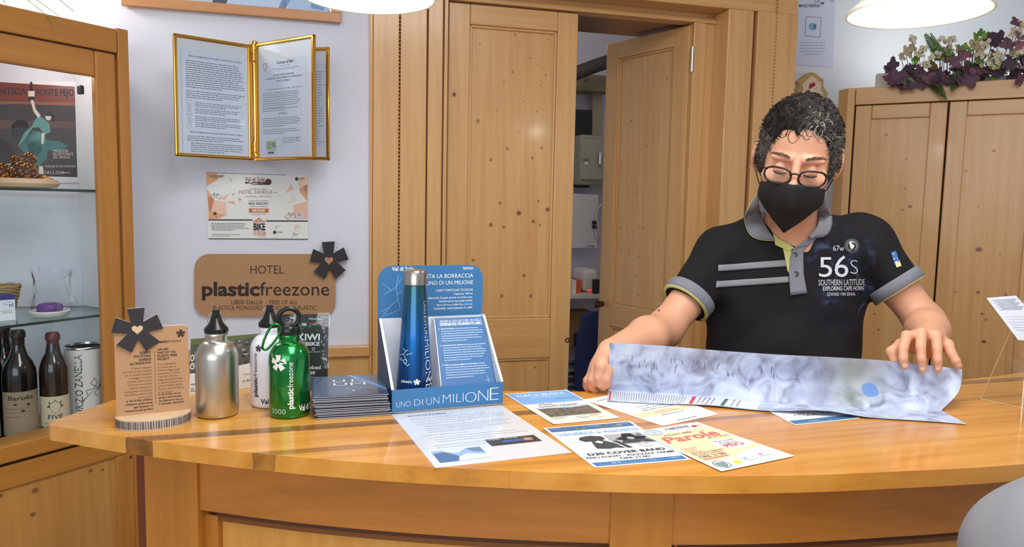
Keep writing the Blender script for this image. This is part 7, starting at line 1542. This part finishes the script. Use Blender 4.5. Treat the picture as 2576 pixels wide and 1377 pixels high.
# ================================================================== PLANTS ON TOP OF THE CABINETS
PUR = [M(92, 66, 84, .6), M(74, 54, 70, .6), M(116, 84, 100, .6), M(104, 62, 80, .6)]; PNK = M(164, 104, 124, .6); CRM = [M(214, 200, 164, .6), M(200, 188, 150, .6)]; LIM = M(124, 170, 60, .55); FRN = [M(70, 110, 54, .6), M(54, 88, 46, .6), M(96, 130, 66, .6)]; BRZ = M(126, 96, 52, .6); FLW = M(232, 226, 204, .6); DGR = M(50, 64, 44, .6)
def leafm(mbx, c, nrm, upv, s, mat, lobes=5, cup=.22):
    """palmate leaf with scalloped outline"""
    nrm = Vector(nrm).normalized(); u = Vector(upv); u = (u - nrm * u.dot(nrm)).normalized(); v = nrm.cross(u); n = lobes * 8; vs = [Vector(c) - u * s * .15 + nrm * s * -.08]
    r2 = []
    for i in range(n + 1):
        t = -math.pi * .92 + 2 * math.pi * .92 * i / n; lob = .58 + .42 * abs(math.cos(t * lobes / 2 * .92)) ** 1.3 + .05 * math.cos(t * 19); rr = s * lob * (.72 + .28 * math.cos(t)); r2.append((math.cos(t) * rr, math.sin(t) * rr, rr))
    for f_ in (.5, 1):
        for a, b, rr in r2: vs.append(Vector(c) + u * a * f_ + v * b * f_ + nrm * (cup * s * f_ * f_ * (rr / s) * .7 + .06 * s * math.sin(b / s * 9) * f_))
    m1 = n + 1
    mbx.add(vs, [(0, 1 + i, 2 + i) for i in range(n)] + [(1 + i, 1 + m1 + i, 2 + m1 + i, 2 + i) for i in range(n)], mat)
def frond(mbx, a, d, bend, L_, mat, w=.022, n=16):
    a, d, bend = Vector(a), Vector(d).normalized(), Vector(bend); pts = [a + d * L_ * t + bend * t * t for t in [i / n for i in range(n + 1)]]
    mbx.tube(pts, .0014, mat, 5, taper=[1 - .7 * i / n for i in range(n + 1)])
    for i in range(1, n):
        t = (pts[i + 1] - pts[i - 1]).normalized(); s_ = t.cross(Vector((.2, -1, .2))).normalized(); l_ = w * math.sin(math.pi * (.15 + .8 * i / n)) ** .7 * (1.15 - .5 * i / n)
        for q in (-1, 1): p = pts[i]; e = p + s_ * q * l_ + t * l_ * .35; mbx.add([p - t * .003, p + s_ * q * l_ * .5 - t * .002 + t * l_ * .1, e, p + s_ * q * l_ * .5 + t * (.004 + l_ * .2), p + t * .003], [(0, 1, 2, 3, 4)], mat)
def sprig(mbx, a, b, n, r, rd, mats):
    a, b = Vector(a), Vector(b); mbx.tube([a, a.lerp(b, .5) + Vector((rd.uniform(-.01, .01), 0, 0)), b], .0009, FRN[0], 4)
    for i in range(n):
        c = b + Vector((rd.uniform(-r, r), rd.uniform(-r, r) * .6, rd.uniform(-r, r) * .7)); mbx.tube([b - Vector((0, 0, r)), c], .0006, FRN[0], 3)
        for k in range(5): t = k * 1.2566; leafp = c + Vector((math.cos(t) * .0055, -.002, math.sin(t) * .0055)); mbx.sphere(leafp, .0042, mats[i % len(mats)], 6, (1, .4, 1))
def arrangement(name, label, base, items, pot=None, seed=1):
    root = thing(name, label, 'plant', base); return root
rd = random.Random(12)
def wp(px, py, d): return WD.pt(px, py, d)     # a point over the wardrobe top, d behind the front (negative)
q = WD.pt(2400, 205, -.14); q.z = zwt
pr = thing('flower_arrangement', 'artificial arrangement of purple leaves, fern and white blossom on the wardrobe', 'plant', q)
mb = MB(); a_ = WD.hit(2235, 200, -.16)[0]; b_ = WD.hit(2700, 200, -.16)[0]; mb.fbox(WD, a_ + .02, b_, -.20, -.11, zwt, zwt + .035, M(196, 206, 226, .4)); mb.build('trough', pr, bevel=.008)
spots = { # px, py, size, mats
 'purple_leaf': [(2245, 167, .052), (2238, 195, .040), (2275, 190, .042), (2300, 182, .04), (2318, 200, .052), (2330, 205, .04), (2290, 172, .04), (2345, 178, .05), (2352, 185, .046), (2385, 190, .046), (2398, 160, .05), (2390, 142, .05), (2372, 198, .04), (2425, 185, .05), (2440, 175, .05), (2480, 178, .05), (2495, 110, .062), (2515, 100, .06), (2535, 118, .055), (2505, 140, .055), (2545, 150, .05), (2560, 190, .052), (2548, 180, .05), (2565, 205, .05), (2520, 185, .045), (2500, 170, .045), (2570, 90, .05), (2558, 55, .04), (2590, 130, .06), (2620, 160, .07), (2650, 110, .07), (2600, 190, .05), (2460, 150, .04), (2268, 205, .035), (2410, 176, .045), (2470, 192, .04)],
 'cream_leaf': [(2278, 132, .05), (2265, 140, .035), (2290, 118, .035), (2450, 118, .05), (2462, 128, .04), (2468, 112, .045), (2560, 80, .045), (2570, 66, .04), (2350, 130, .03), (2365, 145, .035), (2545, 128, .035), (2640, 70, .06)],
 'pink_leaf': [(2430, 132, .045), (2420, 140, .03), (2565, 120, .04), (2455, 138, .028), (2400, 158, .035)],
 'green_leaf': [(2455, 88, .034), (2470, 80, .03), (2480, 86, .03), (2412, 118, .024), (2426, 114, .026), (2442, 128, .022), (2278, 208, .03), (2292, 205, .025), (2345, 160, .028), (2370, 128, .026), (2540, 152, .02)]}
for i in range(46): px = rd.uniform(2235, 2600); spots['purple_leaf'].append((px, rd.uniform(168, 214) - max(0, px - 2450) * .22, rd.uniform(.034, .056)))
for i in range(10): spots['cream_leaf'].append((rd.uniform(2270, 2590), rd.uniform(110, 165), rd.uniform(.026, .04))); spots['green_leaf'].append((rd.uniform(2270, 2600), rd.uniform(130, 200), rd.uniform(.024, .036)))
mats_ = {'purple_leaf': PUR, 'cream_leaf': CRM, 'pink_leaf': [PNK], 'green_leaf': [LIM, FRN[2]]}
for nm, L_ in spots.items():
    for i, (px, py, s_) in enumerate(L_):
        mb = MB(); d = rd.uniform(-.10, .0) if py < 196 else rd.uniform(.012, .03); c = WD.pt(px, py, d); leafm(mb, c, Vector((rd.uniform(-.6, .4), -1, rd.uniform(-.2, .7))), Vector((rd.uniform(-1, 1), 0, rd.uniform(-.9, 1))), s_ * .82, mats_[nm][i % len(mats_[nm])], 5 if nm != 'green_leaf' else 3)
        c2 = Vector((q.x, q.y, zwt + .03)) + WD.u * ((c - q).dot(WD.u) * .9); mb.tube([c2 + Vector((0, 0, -.0)), c.lerp(c2, .5) + Vector((0, 0, .02)), c + WD.n * -.006], .0013, DGR, 4); mb.build(nm, pr, smooth=True)
def P2(px, py, d=-.06): return WD.pt(px, py, d)
for i, (a, b, bd, w, mt) in enumerate((((2372, 152), (2326, 84), (.0, 0, .0), .034, FRN[0]), ((2378, 150), (2340, 82), (0, 0, 0), .02, FRN[2]), ((2330, 195), (2362, 240), (.01, -.05, -.02), .03, FRN[1]), ((2345, 190), (2372, 248), (0, -.05, -.02), .03, FRN[0]), ((2420, 180), (2385, 225), (-.01, -.05, -.02), .03, FRN[1]), ((2470, 165), (2400, 195), (0, -.04, -.01), .034, DGR), ((2340, 185), (2355, 222), (0, -.05, -.01), .026, BRZ), ((2300, 165), (2325, 115), (0, 0, 0), .012, FRN[2]), ((2440, 175), (2480, 195), (0, -.05, -.01), .03, DGR), ((2420, 178), (2448, 198), (0, -.05, 0), .03, DGR), ((2360, 170), (2320, 160), (0, -.03, 0), .02, BRZ))):
    A_, B_ = P2(*a, -.05 if b[1] < 200 else -.012), P2(*b, -.02 if b[1] < 200 else .035); mb = MB(); frond(mb, A_, B_ - A_, Vector(bd) * .6, (B_ - A_).length, mt, w); mb.build('fern_frond', pr)
for i, (a, b, n, r) in enumerate((((2300, 140), (2297, 100), 7, .02), ((2380, 140), (2378, 96), 7, .022), ((2385, 130), (2395, 100), 6, .016), ((2320, 160), (2322, 125), 6, .014), ((2500, 170), (2492, 152), 16, .034), ((2515, 165), (2508, 160), 14, .03), ((2325, 178), (2330, 163), 6, .016), ((2400, 150), (2352, 140), 8, .018), ((2470, 130), (2478, 110), 8, .016), ((2560, 150), (2560, 140), 6, .02))):
    mb = MB(); sprig(mb, P2(*a, -.06), P2(*b, -.01), n, r, rd, [FLW, FLW, CRM[0]]); mb.build('blossom_sprig', pr, smooth=True)
root = thing('tube_light', 'white end of a light fixture on the wardrobe behind the flowers', 'light fixture', WD.P(WD.hit(2215, 205, -.2)[0], -.2, zwt))
mb = MB(); a_ = WD.hit(2203, 200, -.2)[0]; mb.fbox(WD, a_, a_ + .07, -.25, -.18, zwt, zwt + .085, M(214, 212, 204, .5)); mb.build('housing', root, bevel=.008)
mb = MB(); mb.lathe([(.010, 0), (.010, .70)], WD.P(a_ + .07, -.215, zwt + .05), M(250, 255, 235, .4, emit=6), 16, axis=WD.u); mb.build('tube', root, smooth=True)
# left plant on top of the vitrine
q = VC.P(-.34, -.16, zt - .001); pl = thing('potted_plant', 'plant with thin green and pink leaves on top of the display cabinet', 'plant', q)
mb = MB(); mb.lathe([(.045, 0), (.06, .07), (.064, .09), (.058, .09), (.052, .06), (0, .058)], q, M(190, 120, 80, .6), 28); mb.build('pot', pl, smooth=True, auto=40)
for i in range(30):
    a = rd.uniform(0, 6.28); L_ = rd.uniform(.14, .30); el = rd.uniform(.0, .9); d = Vector((math.cos(a) * math.cos(el), math.sin(a) * math.cos(el), math.sin(el))); p = q + Vector((0, 0, .08)); mb = MB(); n = 8; mt = (FRN[2], LIM, PNK)[i % 3]
    pts = [p + d * L_ * t + Vector((0, 0, -.55)) * (t * L_) ** 2 / L_ for t in [k / n for k in range(n + 1)]]; s_ = d.cross(Vector((0, 0, 1))).normalized()
    mb.grid([[pp - s_ * .006 * math.sin(math.pi * min(1, .1 + .9 * k / n)) for k, pp in enumerate(pts)], [pp + Vector((0, 0, .002)) for pp in pts], [pp + s_ * .006 * math.sin(math.pi * min(1, .1 + .9 * k / n)) for k, pp in enumerate(pts)]], mt); mb.build('leaf', pl, smooth=True)
